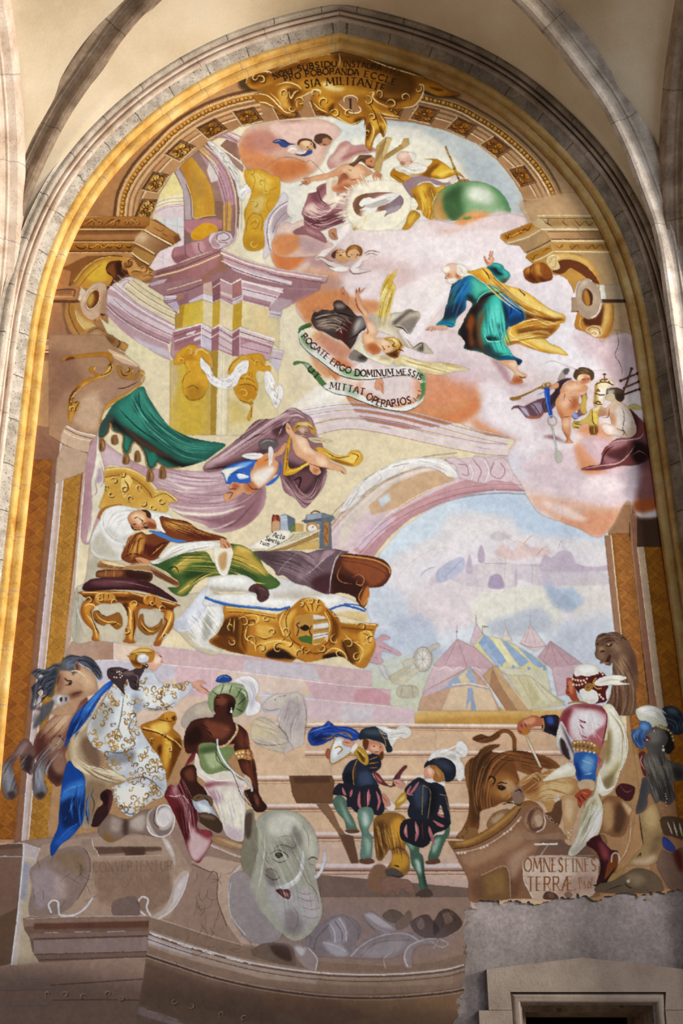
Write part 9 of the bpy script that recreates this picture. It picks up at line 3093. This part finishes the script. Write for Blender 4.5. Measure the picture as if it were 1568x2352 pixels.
paint('''
% 1030 1500 2.0364
@ painted_person#staff|painted man in jewelled turban, rose tunic and white fur mantle sitting with a staff, seen from behind
q a88660 b3 830,380 +40+60+30+120-5+140-45+100-30-60+10-140
F 4a2028 780,640 +30-30+60+20-20+60-50-10
s 8a5458 w2 800,620 +30+30+30-10
F 8c6848 720,690 +60-20+40+20+40+50-20+60-20+50-40+10-60-20-30+10
f 5e4230 b6 790,700 +40+60-30+80-30-20
f b8946c b5 720,720 +40-20+10+100-40+30
f d0b08c b4 810,690 +50+40-10+30-20-20
F 2a2238 430,300 +40-10+45+10+5+90-40-10-40-20
f 3c58a0 b3 460,300 +25+0+5+30-25+0
f 12101c b3 460,350 +50+0+5+35
K c8985c w3 440,305 +5+35-5+25
K b8a888 w6 355,370 +35+80+40+85
s f0ece0 w2.5 362,390 +38+80+32+65
F b07434 335,355 +25-10+20+15-10+20-25+2
F b06c50 320,345 +10-25+30-15+40-13+40+18-5+30-35+5-20+5-30+0-10+30-15-10
f d89c7c b3 350,315 +50-15+0+25-40+10
s 5a2c20 w2 335,330 +10+20
s 5a2c20 w2 355,325 +10+25
s 5a2c20 w2 325,360 +20+15
F c490a0 515,330 +15-50+40-35+70-10+80+15+25+30-5+60-20+80-30+100+30+0-30-40-90+0-30-40-40-40
f eadee6 b8 560,290 +80-30+80+40+0+80-80+50-60-40
f 8a3c50 b6 515,320 +25-50+40-10-20+70+0+70-30-10
f 7a2c3c b5 560,245 +80-5+90+15+10+35-40-25-80-10
f f4eef4 b6 600,300 +80-10+10+70-70+0
f a85468 b5 690,420 +30+10-10+90-20-10
f b06878 b4 640,410 +80-70+20-10-25+100
s 7a2c44 w3 605,310 +35+15-30-5
s 7a2c44 w3 610,335 +25+20
s 8a4058 w2.5 620,385 +30+15
s d8a0ac w2 690,330 +25+15
s 6b2438 w3 740,280 -5+70-20+90
F d8d0c8 500,410 +25-90+35+60+30+50-10+70-20+0-40-40
f 3c2c34 b3 520,400 +25+20+25+80-40-30
f 4a4468 b3 525,330 +25+70+40+90-15-60
s f0ece6 w2.5 510,420 +20-60
s 1c1418 w2 525,400 +25+30
F 3468ac 585,490 +15-25+90+5-2+90-8+40-70+0-20-60
f 7aa8d8 b5 640,480 +40+20-20+60-40-20
f 1c3c7c b4 590,500 +30+60-10+35-15-45
s a8ccec w2.5 620,500 +50+20
s a8ccec w2 630,570 +45-10
F a87c44 575,420 +25-12+60+2+45+30-5+28-50-8-60-5
D f0dca8 w5 588,420 602,416 618,415 634,417 650,420 666,424 682,432 586,448 602,452 620,454 640,458 660,462 680,466
D 4a5068 w5 595,434 612,435 630,436 650,440 670,446
F d0b494 605,605 +35-15+40+10+0+40-30+0-40-5
F b0583c 580,690 +15-30+25-20+35-5+13+20-18+25-20+20-15+25-15-20
s 5a2418 w2.5 600,670 +20+30
s 5a2418 w2.5 615,660 +25+30
s e09878 w2 620,650 +30+10
F dcd4bc 720,250 +40-10+40+60+30+80+5+90-35+90-10+40-30+50-40+20-20-10+20+60-5+80-25+60-50+40-40+40-30+10-10-20+40-80+20-90+30-70+30-35+20-95+20-40+20-100+5-120
f f2eedc b5 740,260 +30+0+30+70-10+110-30+60+0-120
f 9a8a60 b6 730,400 +30-40+0+120-30+40
f b0a470 b5 770,540 +40-50-20+70-50+0
f 8a7a58 b5 720,590 +60-30-20+70-40+10
f f8f6ea b5 690,560 +30+60+20+30-40-10
f a8a078 b5 620,780 +60-100+10+80-50+100
f f8f8f4 b5 680,720 +30+20-20+90-50+40+20-70
f b8b4a8 b5 570,930 +50-50+20+10-50+50
s fdfbf2 w4 800,310 +32+90-2+80-40+100
s fdfbf2 w4 700,560 +30+80+50-20
s fdfbf2 w3 590,900 +50-120+30-80
s fdfbf2 w3 650,880 +50-80+10-70
s 7a7050 w2.5 640,840 +30-100+20-50
F e4dcc4 440,600 +40-40+60-40+40-5+10+55-70+15
f faf6e6 b4 490,560 +70-35+10+25-70+25
F c8a078 530,680 +40-20+30+30+0+50-20+80-10+60-20-20-15-80
f e0c09c b4 550,690 +30+10-10+90-20-30
D e8d8c0 w4 560,840 570,850 560,865 575,830 560,880
F 4a1c28 640,890 +60-40+20+30+40+40+30+10-10+70-40+60-20+30-30-5+20-85-20-70
f 8a4454 b5 700,880 +40+30+10+50-30+0
f 26101a b5 700,960 +20+40-5+60-10-60
F 7a4a24 745,980 +30-50+15+20-5+60-35+40-25+30
F 2c1a1c 675,1085 +25-5+40-30+40-50-30+60-30+30-30+2
S c8bcc4 w3 760,980 +5-35+20-10+13+25-3+25
@ painted_person#staff/head
F a8543c 550,160 +2-40+23+0+15+30+10+50+10+25-30+0-15-20-17-15
f d08868 b3 560,130 +20+10+0+50-15-10
s 4a1810 w2 550,155 +12+3
s 4a1810 w2 552,185 +14+0
F 5a1c28 580,110 +20-20+50+20+50-20+30+10+15+50-5+70-40+15-40-5-40-30-30-40
f 7a3040 b4 590,110 +50+10+10+30-50+0
F ece6da 585,90 +15-30+50-10+40+15+10+30-10+5-40+10-30-5-25+5
f fbf8f0 b3 600,75 +50-15+30+20-40+15
F ece8e2 610,180 +30-15+50+15+10+40-30+18-40-13
f c8c4bc b3 620,215 +50+15+20-15-30+7
F e0dcd8 735,180 +25-30-10+50-10+15
D f0dcb4 w5 580,122 592,126 604,128 618,130 632,128 646,120 582,148 596,150 610,150 624,146 640,138 700,75 712,90 720,100 706,195 712,206 722,214
F a87c34 640,150 +25-10+10+20-20+20-20-10
D 5c6070 w6 650,160
K c89c48 w3 690,115 -15+25+15+25+25+0
F f0ece0 680,140 +30-25+50-12+60+5+10+12-30+15+50+10-50+5-50+0-50+5
s c8bc94 w2 700,140 +60-15+60+5
s fdfcf4 w2.5 700,125 +70-17+50+4
K b88434 w3 558,235 +42-7+50+7
% 1268 1600 5.227
@ painted_person#plumes|grey painted person with blue and white plumes and a pearl earring at the right edge
F c4c4b4 1000,200 +10-50+90-40+100+0+100+50+40+70+50+90-30+40-80-20-100+30-60-70-80-20
f f0f0ea b5 1040,170 +110-40+110+50-80+40
F 2c3440 1310,150 +110-40+100+50+48+100+0+170-88+30-80-40-20-100-40-100
f 5c646c b6 1380,140 +100+10+20+60-100-10
F 3f5f8c 950,480 +20-80+70-20+0-60+70-30+70+40+10+70-60+80-20+100-30+50-70-30
f 6c90c0 b5 1060,330 +70-10+30+70-80+10
f 2a4268 b5 980,440 +100+40+0+100-80-10
F 5a5654 1110,560 +20-60-10-70+60-30+50-30+90+10+70+60+30+100-20+80-50+70+20+60+80+40+118+50+0+160-108+20-20+80+40+100-80+100-100-50-60+30-70-120-30+60+0+80-60+90-60+20-20-50+30-120+30-160+20-100+50-20-30-110-20-150+70-20-20-60
f 7d7870 b7 1170,430 +130-30+0+120-100+40
f 7a756c b7 1160,720 +140+40+140+60-40+120-180+20
f 3c3a3c b7 1300,700 +100+80-100+40
f 46464c b7 1080,1000 +80+10-40+230-60+120-40-40
f 36322e b8 1440,860 +128+20+0+120-88-20
f 403c3a b8 1260,1050 +140+30+0+180-120-60
s 1c1816 w4 1120,480 +40+20
F e8e4dc 1215,410 +25-10+15+15-25+13
D 201814 w4 1240,412
F 6b2c30 1100,520 +40-30+40+10-40+40-40+0
s d8ccc8 w3 1120,525 +30-7
F 2c241e 1340,620 +50-120-50-110+80+40+30+110+10+80-60+70-50-30
D c8b080 w6 1240,345 1270,355 1300,365 1330,375 1360,390 1390,405 1420,440 1440,480 1450,520
D f0e8d0 w7 1332,640
D e8e0c8 w4 1330,600
F 5a2c28 1040,680 +70-10-20+110+40+100+30+70-60+0-40-130
s b08078 w3 1080,700 -20+80+50+100
D d0c4b0 w3 1360,1170 1365,1200 1372,1230 1360,1270 1370,1310 1300,1290 1320,1340
F 9c8460 1040,1430 +60-50+100-100+50+30+60+170+10+120-10+120-10+140-50+120-150+60-200-10-40+60-100+110-100+30+60-100+140-80+80-90+60-80+90-100-20-140
f b8a078 b8 1100,1400 +120-80+40+180-100+100
f 7a664c b8 1200,1700 +100-50-20+200-100+70
f c0a890 b6 960,1960 +140-20+140-40-60+100-180+10
f b08c4c b5 700,2180 +160-100-40+60-120+70
s 4a3828 w3 1040,1420 +30+220+20+140
s 4a3828 w3 1010,1940 +50-60-10+50
F 5c4838 1310,1450 +258+30+0+220-128-20-110-40
s c0b4a0 w4 1380,1500 +60+160
s c0b4a0 w4 1450,1500 +50+180
s c0b4a0 w4 1520,1510 +40+170
F 3c4c8c 1330,1680 +90+60+60+100-60+20-90-60
F 7a6458 1310,1850 +110+30+148-40+0+512-168-52-120-200-30-100
f 5a2820 b5 1450,1860 +90+0+28+240-68-50
F 6b5c4c 560,2250 +140-30+160-90+140-70+150+20+110+70+60+110-60+92-700+0
f 8a7a64 b7 880,2160 +120-40+120+80-120+80
s 3c3024 w3 860,2240 +60+50+40+10
D b8b0a0 w8 910,2215
s 4a3c30 w3 640,2330 +140-50+80-20
F a88464 930,1420 +70-40-60+320-40+150-90+130-10+20+100-160
s d8b898 w3 940,1480 -10+220-50+160-70+120
''')
# ------------------------------------------------------------------ last pass with the small brush: hair, feathers, leaves, fold lines, carving
r30 = random.Random(30) if 'random' in globals() else __import__('random').Random(30)
def hair(path, guide, n, jit, cols, w=2., span=(.25, .6), a=.6):
    """n fine strokes that run with a guide line, each a stretch of it shifted sideways by up to jit"""
    part(path); paint('% 0 0 1'); c = catmull([tuple(map(float, p.split(','))) for p in guide.split()], 16); N = len(c)
    for i in range(n):
        L = r30.uniform(*span); s0 = r30.uniform(0, 1 - L); q = c[int(s0 * (N - 1)):int((s0 + L) * (N - 1)) + 2:4]
        if len(q) < 2: continue
        t = q[-1] - q[0]; t /= np.linalg.norm(t) + 1e-6; o = r30.uniform(-jit, jit); b = r30.uniform(-.22, .22) * jit
        q = [p + np.array((-t[1], t[0])) * (o + b * k / len(q)) for k, p in enumerate(q)]
        paint('h %s w%.1f a%.2f %s' % (cols[i % len(cols)], w * r30.uniform(.6, 1.3), a * r30.uniform(.6, 1.2), ' '.join('%.1f,%.1f' % tuple(p) for p in q)))
def carve(path, spots, lit='f2d088', dark='4a280a', w=3.):
    """C-scrolls of carved and gilded work: x, y, radius, turn in degrees (negative radius = curls the other way)"""
    part(path); paint('% 0 0 1')
    for sp in spots.split():
        x, y, r, a = map(float, sp.split(',')); f = 1 if r > 0 else -1; r = abs(r); a = math.radians(a)
        for col, off, ww in ((dark, 1.6, w * 1.15), (lit, -.6, w * .8)):
            q = []
            for k in range(13):
                th = a + f * k / 12 * 5.2; rr = r * (1 - .062 * k); q.append('%.1f,%.1f' % (x + off + rr * math.cos(th), y + off + rr * math.sin(th)))
            paint('h %s w%.1f a.85 %s' % (col, ww, ' '.join(q)))
W = ('fdfdfb', 'b8b2ac', 'e8e4e0'); G = ('f4d890', '5a340c', 'd8a850', '7a4a14')
# animals
hair('painted_lion', '1150,1690 1090,1730 1075,1800 1085,1880', 60, 26, ('3c2412', '9a6a3a', '5e3c1e'), 3)
hair('painted_lion', '1180,1720 1130,1760 1110,1830 1120,1880', 50, 22, ('3c2412', 'a87848', '6b4424'), 3)
hair('painted_lion', '1140,1730 1200,1740 1270,1760', 40, 18, ('4a2c16', '8f6034'), 3)
hair('painted_lion', '1170,1790 1190,1820 1160,1850', 40, 26, ('6b4424', 'c08c58'), 2)
hair('painted_lion', '1075,1880 1070,1900 1060,1915', 20, 12, ('4a2c16', 'a87c4c'), 2)
hair('painted_camel#brown', '1400,1510 1425,1560 1430,1620 1410,1680', 90, 30, ('4a3228', 'a08468', '7a5c48'), 2.4)
hair('painted_camel#brown', '1370,1470 1400,1460 1430,1475', 30, 16, ('4a3228', '9a7c62'), 2)
hair('painted_horse#brown', '100,1720 130,1690 170,1640', 40, 40, ('6b4838', 'b8947a', '8a6450'), 2.2)
hair('painted_horse#brown', '8,1820 30,1760 60,1720', 40, 26, ('4a3a3a', '94949c'), 2.2)
hair('painted_horse#brown', '90,1820 90,1760 130,1710', 40, 22, ('4a3a3a', '9c9ca4'), 2.2)
hair('painted_horse#brown/mane', '150,1530 190,1515 225,1540 232,1560', 50, 12, ('22242e', '70727c', '3c3e4a'), 2.2)
hair('painted_horse#brown/mane', '130,1545 95,1560 85,1600 75,1640', 70, 22, ('22242e', '6c7080', '3c3e4a'), 2.4)
hair('painted_elephant', '610,1890 640,1960 680,2050 690,2130', 50, 50, ('7d786e', 'd0d0c4'), 1.6, a=.4)
hair('painted_dog', '880,1880 890,1930 900,1980', 50, 26, ('5e3c14', 'e0b060'), 2)
hair('painted_pelt', '1200,1830 1250,1800 1320,1810', 40, 40, ('8a5c34', 'e0c498'), 2)
hair('painted_camel#resting', '570,1670 620,1690 670,1720', 40, 26, ('9a8c80', 'e4d8c4'), 1.8, a=.5)
hair('painted_camel#looking', '680,1610 660,1660 655,1720', 40, 26, ('9a8c88', 'dcd2c8'), 1.8, a=.5)
# feathers, garlands, fur
hair('painted_person#angel', '880,760 890,700 905,650', 40, 16, ('a8842c', 'f4e4a4'), 2)
hair('painted_person#angel', '920,820 1000,840 1070,860', 40, 12, ('b0944c', 'f8ecc8'), 2)
hair('painted_person#angel', '720,740 770,735 810,760', 40, 20, ('2a1e1e', 'a89888'), 2.4)
hair('painted_person#helmet/head', '870,1670 900,1680 940,1672', 26, 18, W, 2)
hair('painted_person#black_hat/head', '990,1735 1040,1715 1070,1730', 26, 14, W, 2)
hair('painted_person#turban', '545,1560 580,1580 590,1630', 30, 24, W, 2)
hair('painted_person#helmet', '710,1690 760,1670 820,1685', 40, 22, ('12286a', '6c90d4', '2a50a8'), 2.6)
hair('painted_person#plumes', '1465,1635 1500,1630 1530,1650', 30, 16, W, 2)
hair('painted_person#plumes', '1530,1640 1560,1660 1560,1690', 30, 20, ('1c2430', '6c7680'), 2)
hair('painted_person#plumes', '1470,1660 1460,1690 1475,1720', 30, 18, ('24406c', '7ca0cc'), 2)
hair('painted_person#plumes', '1500,1730 1520,1790 1540,1860', 60, 30, ('38342f', '857e74'), 2.4)
hair('painted_person#staff', '1405,1630 1435,1680 1435,1750 1410,1800', 60, 12, ('fffdf4', '9a8c60', 'd8d0b4'), 2.4)
hair('painted_person#staff', '1380,1840 1350,1900 1320,1950', 50, 16, ('fffdf4', '9a9478', 'dcd8c8'), 2.4)
hair('painted_person#staff', '1330,1640 1345,1690 1370,1720', 30, 26, ('fbf4f8', 'b8708a', 'e8c8d4'), 2.2, a=.5)
for g, pts in (('swag', '462,825 490,870 520,882 555,860 568,835'), ('drop', '612,858 625,900 640,930'), ('far', '790,1170 860,1085 960,1056 1060,1092'), ('tail', '545,425 570,430 580,420')):
    hair('painted_hall/plaster_garland#' + g, pts, 60, 9, ('fffdf8', 'a89c94', 'e8e0da'), 2.2, (.06, .14), .8)
hair('painted_hall/plaster_garland', '480,330 510,350 530,380 548,410', 40, 7, ('fffaf0', 'a09084'), 2, (.06, .14), .8)
# drapery
hair('painted_drape', '480,1065 560,1010 640,955 690,945', 60, 22, ('5a3c48', 'd8bcc0', '8a6470'), 3, (.3, .7), .5)
hair('painted_drape', '655,1090 690,1140 720,1140 745,1080', 40, 14, ('4a2c38', 'c4a0ac'), 3, a=.5)
hair('painted_curtain', '360,1110 450,1130 540,1120 610,1060', 70, 40, ('8a6478', 'e0c8c8', 'a88494'), 3, (.3, .7), .5)
hair('painted_canopy', '310,900 360,970 430,1020 500,1030', 80, 30, ('16403a', '5ca48e', '246052'), 3, (.25, .6), .5)
hair('painted_person#kneeling', '1130,690 1140,760 1160,820', 50, 22, ('1c6c6c', '7ce0cc'), 3, a=.4)
hair('painted_person#kneeling', '1080,640 1050,680 1030,730', 40, 22, ('0c2c4c', '3c84b8'), 3, a=.45)
hair('painted_person#kneeling', '1110,630 1190,700 1280,740', 40, 14, ('a8701c', 'f8dc94'), 3, a=.55)
hair('painted_person#kneeling', '1180,770 1240,760 1290,770', 40, 24, ('8a5c20', 'f0cc78'), 3, a=.5)
hair('painted_person#bare_chest', '700,480 740,500 790,480', 40, 24, ('6b404c', 'e0c0b8'), 2.4, a=.5)
hair('painted_person#god', '960,440 970,480 960,510', 40, 30, ('8a5c14', 'ecc864'), 2.4, a=.5)
hair('painted_person#god', '920,385 950,395 975,390', 40, 10, ('faf6ee', 'b8ac98'), 2)
hair('painted_blanket', '400,1290 470,1290 540,1300 600,1330', 80, 24, ('2c401e', 'd0bc60', '5a7438'), 2.8, (.25, .6), .5)
hair('painted_cover', '590,1270 680,1290 740,1330', 60, 28, ('4a3844', 'a08c98'), 2.6, a=.45)
hair('painted_bed/sheet', '370,1290 430,1262 500,1250', 30, 12, ('fdfcf4', 'a8a294'), 2.4)
hair('painted_bed', '440,1400 470,1440 500,1480', 40, 40, ('f6f4ee', 'a09a8c'), 2.4, a=.5)
hair('painted_bed', '190,1330 200,1380 185,1450', 30, 26, ('dcd6c8', '948c7a'), 2.2, a=.45)
hair('painted_bed/pillow', '240,1220 270,1180 330,1175', 30, 26, ('fbfaf8', 'b4b0a4'), 2.2, a=.45)
hair('painted_person#lying', '285,1280 310,1230 330,1225', 40, 18, ('4a1c14', 'd8a858', '6b2c20'), 2.2)
hair('painted_person#lying', '380,1195 440,1215 500,1240', 50, 14, ('4a1c14', 'd8a858', '6b2c20'), 2.2)
hair('painted_person#brocade', '190,1900 185,1850 200,1800', 30, 20, ('0c2450', '4c84cc'), 3, a=.5)
hair('painted_person#brocade', '160,1700 200,1630 240,1580', 30, 12, ('0c2450', '5c94d8'), 3, a=.5)
hair('painted_person#brocade', '180,1740 230,1775 280,1790', 40, 14, ('7a6248', 'e8dcc0'), 2.4)
hair('painted_person#turban', '520,1800 540,1860 550,1920', 40, 36, ('c4b4bc', 'fbf6ec'), 2.4, a=.5)
hair('painted_person#turban', '400,1780 430,1850 440,1930', 40, 20, ('3c101c', 'b88894'), 2.6, a=.5)
hair('painted_person#turban', '570,1660 580,1730 590,1800', 40, 16, ('24100a', '8a5440'), 2.2, a=.5)
# carving and gilding
carve('painted_bed/side_rail', '560,1430,14,200 575,1470,-12,40 600,1490,13,180 640,1490,-16,330 660,1478,16,200 690,1500,12,100 530,1440,9,90 535,1475,-9,200 830,1440,12,180 850,1470,-13,0 800,1480,14,200 780,1500,10,60 820,1510,-11,300 610,1420,8,0 625,1452,9,180 770,1440,9,90')
carve('painted_bed/shield', '655,1400,10,90 690,1388,12,180 735,1385,-12,0 770,1410,12,270 655,1450,-12,100 770,1470,-13,280 700,1490,12,0 740,1488,-12,180 712,1380,9,270')
carve('painted_stool', '205,1380,9,180 262,1385,-9,0 310,1388,9,180 372,1400,-9,0 195,1440,8,100 290,1450,9,260 380,1460,8,80 230,1375,7,0 350,1385,7,0')
carve('painted_headboard', '262,1105,9,200 285,1125,-9,0 300,1145,9,90 255,1135,8,10 330,1155,-9,180 370,1150,9,0 280,1090,8,270 320,1120,8,90 350,1165,8,0 245,1120,7,90')
carve('painted_cartouche', '600,185,12,200 650,215,-12,60 690,235,13,180 720,215,-11,30 745,235,15,90 770,262,12,180 800,262,-12,0 845,232,12,250 870,215,-11,90 900,240,13,180 930,225,-12,20 960,205,11,270 585,178,8,0 670,250,9,0 855,270,9,200 845,305,8,90', w=3.4)
carve('painted_bracket/gilded_leaf', '245,835,10,200 222,850,-8,20 160,860,8,90 170,920,9,200 165,940,-8,30 290,850,9,180 310,855,-8,0')
carve('painted_hall/gilded_console', '575,395,10,200 600,420,-11,30 582,470,12,180 585,510,-10,90 583,560,11,0 610,440,9,270', 'e4c268', 'a8842c')
carve('painted_hall/gilded_shell', '435,810,11,180 415,830,-9,30 445,885,12,200 440,905,-10,90 425,870,9,0', 'e6c068', 'a8802c')
carve('painted_hall/gilded_shell#right', '560,830,11,180 590,835,-9,30 560,905,12,200 575,925,-10,90 595,900,9,0 570,870,9,90', 'e6c068', 'a8802c')
carve('painted_entablature#left', '230,512,6,180 260,514,6,180 290,512,6,180 315,512,6,180 200,566,5,180 225,566,5,180 250,567,5,180 275,566,5,180 300,600,10,90 330,620,9,180 345,630,-8,0', 'dca860', '5a340e', 2.2)
carve('painted_vessel', '375,1690,7,180 390,1720,6,0 350,1700,6,90', w=2)
carve('painted_socle', '150,2285,8,180 190,2290,-8,0 250,2283,9,100 280,2292,-8,200 400,2300,8,0 440,2310,-9,180 510,2330,9,90 560,2340,-9,0 110,2283,7,90', '948070', '3c2a20', 2.4)
paint('''
% 1030 1500 2.0364
@ painted_lion
q 8a7264 b2 300,640 330,625 350,650 350,690 320,705 300,680
q b8946c b4 250,600 300,600 310,640 270,650
q 2c1810 b1 228,628 250,620 268,630 250,642
D e8d8b8 w2 245,628
s 2c1810 w3 222,615 245,605 275,612
s 3c2418 w3 305,650 330,640 345,655
s 2c1810 w3 250,708 290,700 330,712 345,700
D f0e8dc w3 262,712 275,708 290,706 304,706 316,710
s 2c1810 w3 180,600 196,575 218,592 206,625
s b08858 w2.5 190,600 200,588 208,605
% 0 1250 6.03
@ painted_horse#brown/head
s 2c1810 w2.5 930,1900 970,1890 1010,1915
s e0c8a8 w3 960,1760 1080,1760 1180,1840
''')
# ------------------------------------------------------------------ lay the canvas on the wall: one mesh for the ground, one per painted thing
CELL = 1.5
def value_noise(h, w, s, seed):
    r = np.random.RandomState(seed); g = r.rand(int(h / s) + 3, int(w / s) + 3).astype(np.float32)
    y = np.arange(h) / s; x = np.arange(w) / s; yi = y.astype(int); xi = x.astype(int); fy = (y - yi)[:, None]; fx = (x - xi)[None]
    fy = fy * fy * (3 - 2 * fy); fx = fx * fx * (3 - 2 * fx); a = g[yi][:, xi]; b = g[yi][:, xi + 1]; c = g[yi + 1][:, xi]; d = g[yi + 1][:, xi + 1]
    return (a * (1 - fx) + b * fx) * (1 - fy) + (c * (1 - fx) + d * fx) * fy - .5
def finish_canvas():
    # ragged brush edges, then the dry, chalky cast of old lime paint
    dx = value_noise(CH, CW, 7, 11) * .9 + value_noise(CH, CW, 2.5, 12) * 1.0; dy = value_noise(CH, CW, 7, 13) * .9 + value_noise(CH, CW, 2.5, 14) * 1.0
    jj = np.clip(np.arange(CH)[:, None] + np.round(dy).astype(int), 0, CH - 1); ii = np.clip(np.arange(CW)[None, :] + np.round(dx).astype(int), 0, CW - 1)
    CV[:] = CV[jj, ii]; ID[:] = ID[jj, ii]
    g = CV @ np.array([.3, .55, .15], np.float32)
    CV[:] = g[..., None] + (CV - g[..., None]) * .98
    v = np.clip(np.minimum(CV[..., 0], CV[..., 2]) - CV[..., 1], 0, 1); CV[..., 2] -= .42 * v; CV[..., 1] += .20 * v; CV[..., 0] += .10 * v      # earth violets, not mauve dye
    v = np.clip(CV, 0, 1); CV[:] = np.clip(v ** 1.05 - .024 * np.sin(2 * math.pi * v), 0, 1)
    # a thin drawn contour where one painted thing meets the next, and the mottle of dabbed brushwork
    e = np.zeros((CH, CW), np.float32); e[:, 1:] += ID[:, 1:] != ID[:, :-1]; e[1:] += ID[1:] != ID[:-1]
    CV[:] *= 1 - .16 * np.minimum(blur(np.minimum(e, 1), 1.2) * 1.6, 1)[..., None]
    s = value_noise(CH, CW, 22, 5) * .05 + value_noise(CH, CW, 9, 6) * .065 + value_noise(CH, CW, 5, 7) * .05
    CV[:] *= 1 + s[..., None] * np.array([1., 1., .9], np.float32)
    n = value_noise(CH, CW, 60, 1) * .03 + value_noise(CH, CW, 14, 2) * .02 + value_noise(CH, CW, 4, 3) * .025 + value_noise(CH, CW, 1.6, 4) * .03
    CV[:] = np.clip(CV * (1 + n[..., None]), 0, 1)
def daylight(px, py):
    """relative daylight on the wall face, from a survey of a plain grey wall under the same lamps; pigment = colour seen / daylight"""
    x = (px - 784) / 784; y = (py - 1176) / 1176
    B = [np.ones_like(x), x, y, x * x, x * y, y * y, x ** 3, x * x * y, x * y * y, y ** 3, x ** 4, x * x * y * y, y ** 4]
    return np.stack([sum(k * b for k, b in zip(row, B)) for row in LIGHT], -1)
def lay_fresco():
    finish_canvas()
    nx, ny = int(CW / CELL), int(CH / CELL)
    gx = X0 + np.arange(nx + 1) * CELL; gy = Y0 + np.arange(ny + 1) * CELL
    PX, PY = np.meshgrid(gx, gy)
    # colour at grid points: mean over the cell around each
    c = np.pad(np.cumsum(np.cumsum(CV, 0, dtype=np.float64), 1), ((1, 0), (1, 0), (0, 0)))
    h = CELL / 2; ia = np.clip(np.round(gx - X0 - h), 0, CW).astype(int); ib = np.clip(np.round(gx - X0 + h), 0, CW).astype(int)
    ja = np.clip(np.round(gy - Y0 - h), 0, CH).astype(int); jb = np.clip(np.round(gy - Y0 + h), 0, CH).astype(int)
    cnt = np.maximum((jb - ja)[:, None] * (ib - ia)[None, :], 1)[..., None]
    rgb = ((c[jb][:, ib] - c[ja][:, ib] - c[jb][:, ia] + c[ja][:, ia]) / cnt).astype(np.float32)
    ln = np.where(rgb > .04045, ((rgb + .055) / 1.055) ** 2.4, rgb / 12.92)
    pig = np.clip(ln / np.maximum(daylight(PX, PY), .05), 0, .92).astype(np.float32)
    u = (PX - 784) / FPX; v = (1176 - PY) / FPX; t = 8.0 / (_cp - v * _sp)
    Pt = np.stack([t * u, np.full_like(t, -.002), EYE[2] + t * (_sp + v * _cp)], -1).astype(np.float32)
    # which cells lie inside the arch and off the bare patch and the doorway
    cx, cy = PX[:-1, :-1] + CELL / 2, PY[:-1, :-1] + CELL / 2
    ci = ID[np.clip((cy - Y0).astype(int), 0, CH - 1), np.clip((cx - X0).astype(int), 0, CW - 1)].copy()
    wz = Pt[:-1, :-1, 2]; wx = Pt[:-1, :-1, 0]
    ins = (wx > np.interp(wz, ARCH_L[:, 1], ARCH_L[:, 0]) - .02) & (wx < np.interp(wz, ARCH_R[:, 1], ARCH_R[:, 0]) + .02) & (wz < APEX[1] + .02)
    bare, _ = raster_full(BARE)
    w = (value_noise(CH, CW, 26, 31) * 22 + value_noise(CH, CW, 7, 32) * 12).astype(int)      # the plaster was trowelled on with a ragged edge
    bare = bare[np.clip(np.arange(CH)[:, None] + w, 0, CH - 1), np.clip(np.arange(CW)[None] + np.roll(w, 40, 1), 0, CW - 1)]
    ins &= ~bare[np.clip((cy - Y0).astype(int), 0, CH - 1), np.clip((cx - X0).astype(int), 0, CW - 1)]
    m = NT('fresco_pigment'); at_ = m.n('ShaderNodeAttribute', _attribute_name='pigment'); o = m.obj()
    g = m.noise(o, 90, 4, .7); cc = m.mix(.10, at_.outputs['Color'], m.ramp(g, [(.3, (.2, .2, .2)), (.7, (.8, .8, .8))]), 'OVERLAY')
    m.l(cc, m.b.inputs['Base Color']); m.bump(m.noise(o, 30, 5, .6), .12, .006); mat = m.m
    def build(name, sel, parent=None, **kw):
        j, i = np.nonzero(sel)
        if len(i) == 0: return None
        q = np.stack([j * (nx + 1) + i, (j + 1) * (nx + 1) + i, (j + 1) * (nx + 1) + i + 1, j * (nx + 1) + i + 1], 1)
        used, inv = np.unique(q, return_inverse=True); inv = inv.reshape(q.shape).astype(np.int32)
        me = bpy.data.meshes.new(name); n = len(q)
        me.vertices.add(len(used)); me.vertices.foreach_set('co', Pt.reshape(-1, 3)[used].ravel())
        me.loops.add(n * 4); me.loops.foreach_set('vertex_index', inv.ravel())
        me.polygons.add(n); me.polygons.foreach_set('loop_start', np.arange(0, n * 4, 4, dtype=np.int32))
        me.update(calc_edges=True)
        a = me.color_attributes.new('pigment', 'FLOAT_COLOR', 'POINT')
        a.data.foreach_set('color', np.concatenate([pig.reshape(-1, 3)[used], np.ones((len(used), 1), np.float32)], 1).ravel())
        me.materials.append(mat)
        return link(bpy.data.objects.new(name, me), parent, **kw)
    root = build('fresco', ins & (ci == 0), None, label='tall painted fresco filling the pointed arch of the wall', category='wall painting')
    made = {}
    for k in sorted(range(1, len(PARTS)), key=lambda k: PARTS[k].count('/')):
        path = PARTS[k]; up, _, leaf = path.rpartition('/')
        par = made.get(up, root) if up else root
        leaf = leaf.split('#')[0]
        o = build(leaf, ins & (ci == k), par)
        if o is not None:
            made[path] = o
            if path in LABEL: o['label'] = LABEL[path]
def raster_full(pts):
    m, b = raster(np.array(pts, float), 0); r = np.zeros((CH, CW), bool); r[b[1]:b[3], b[0]:b[2]] = m > .5; return r, b
lay_fresco()
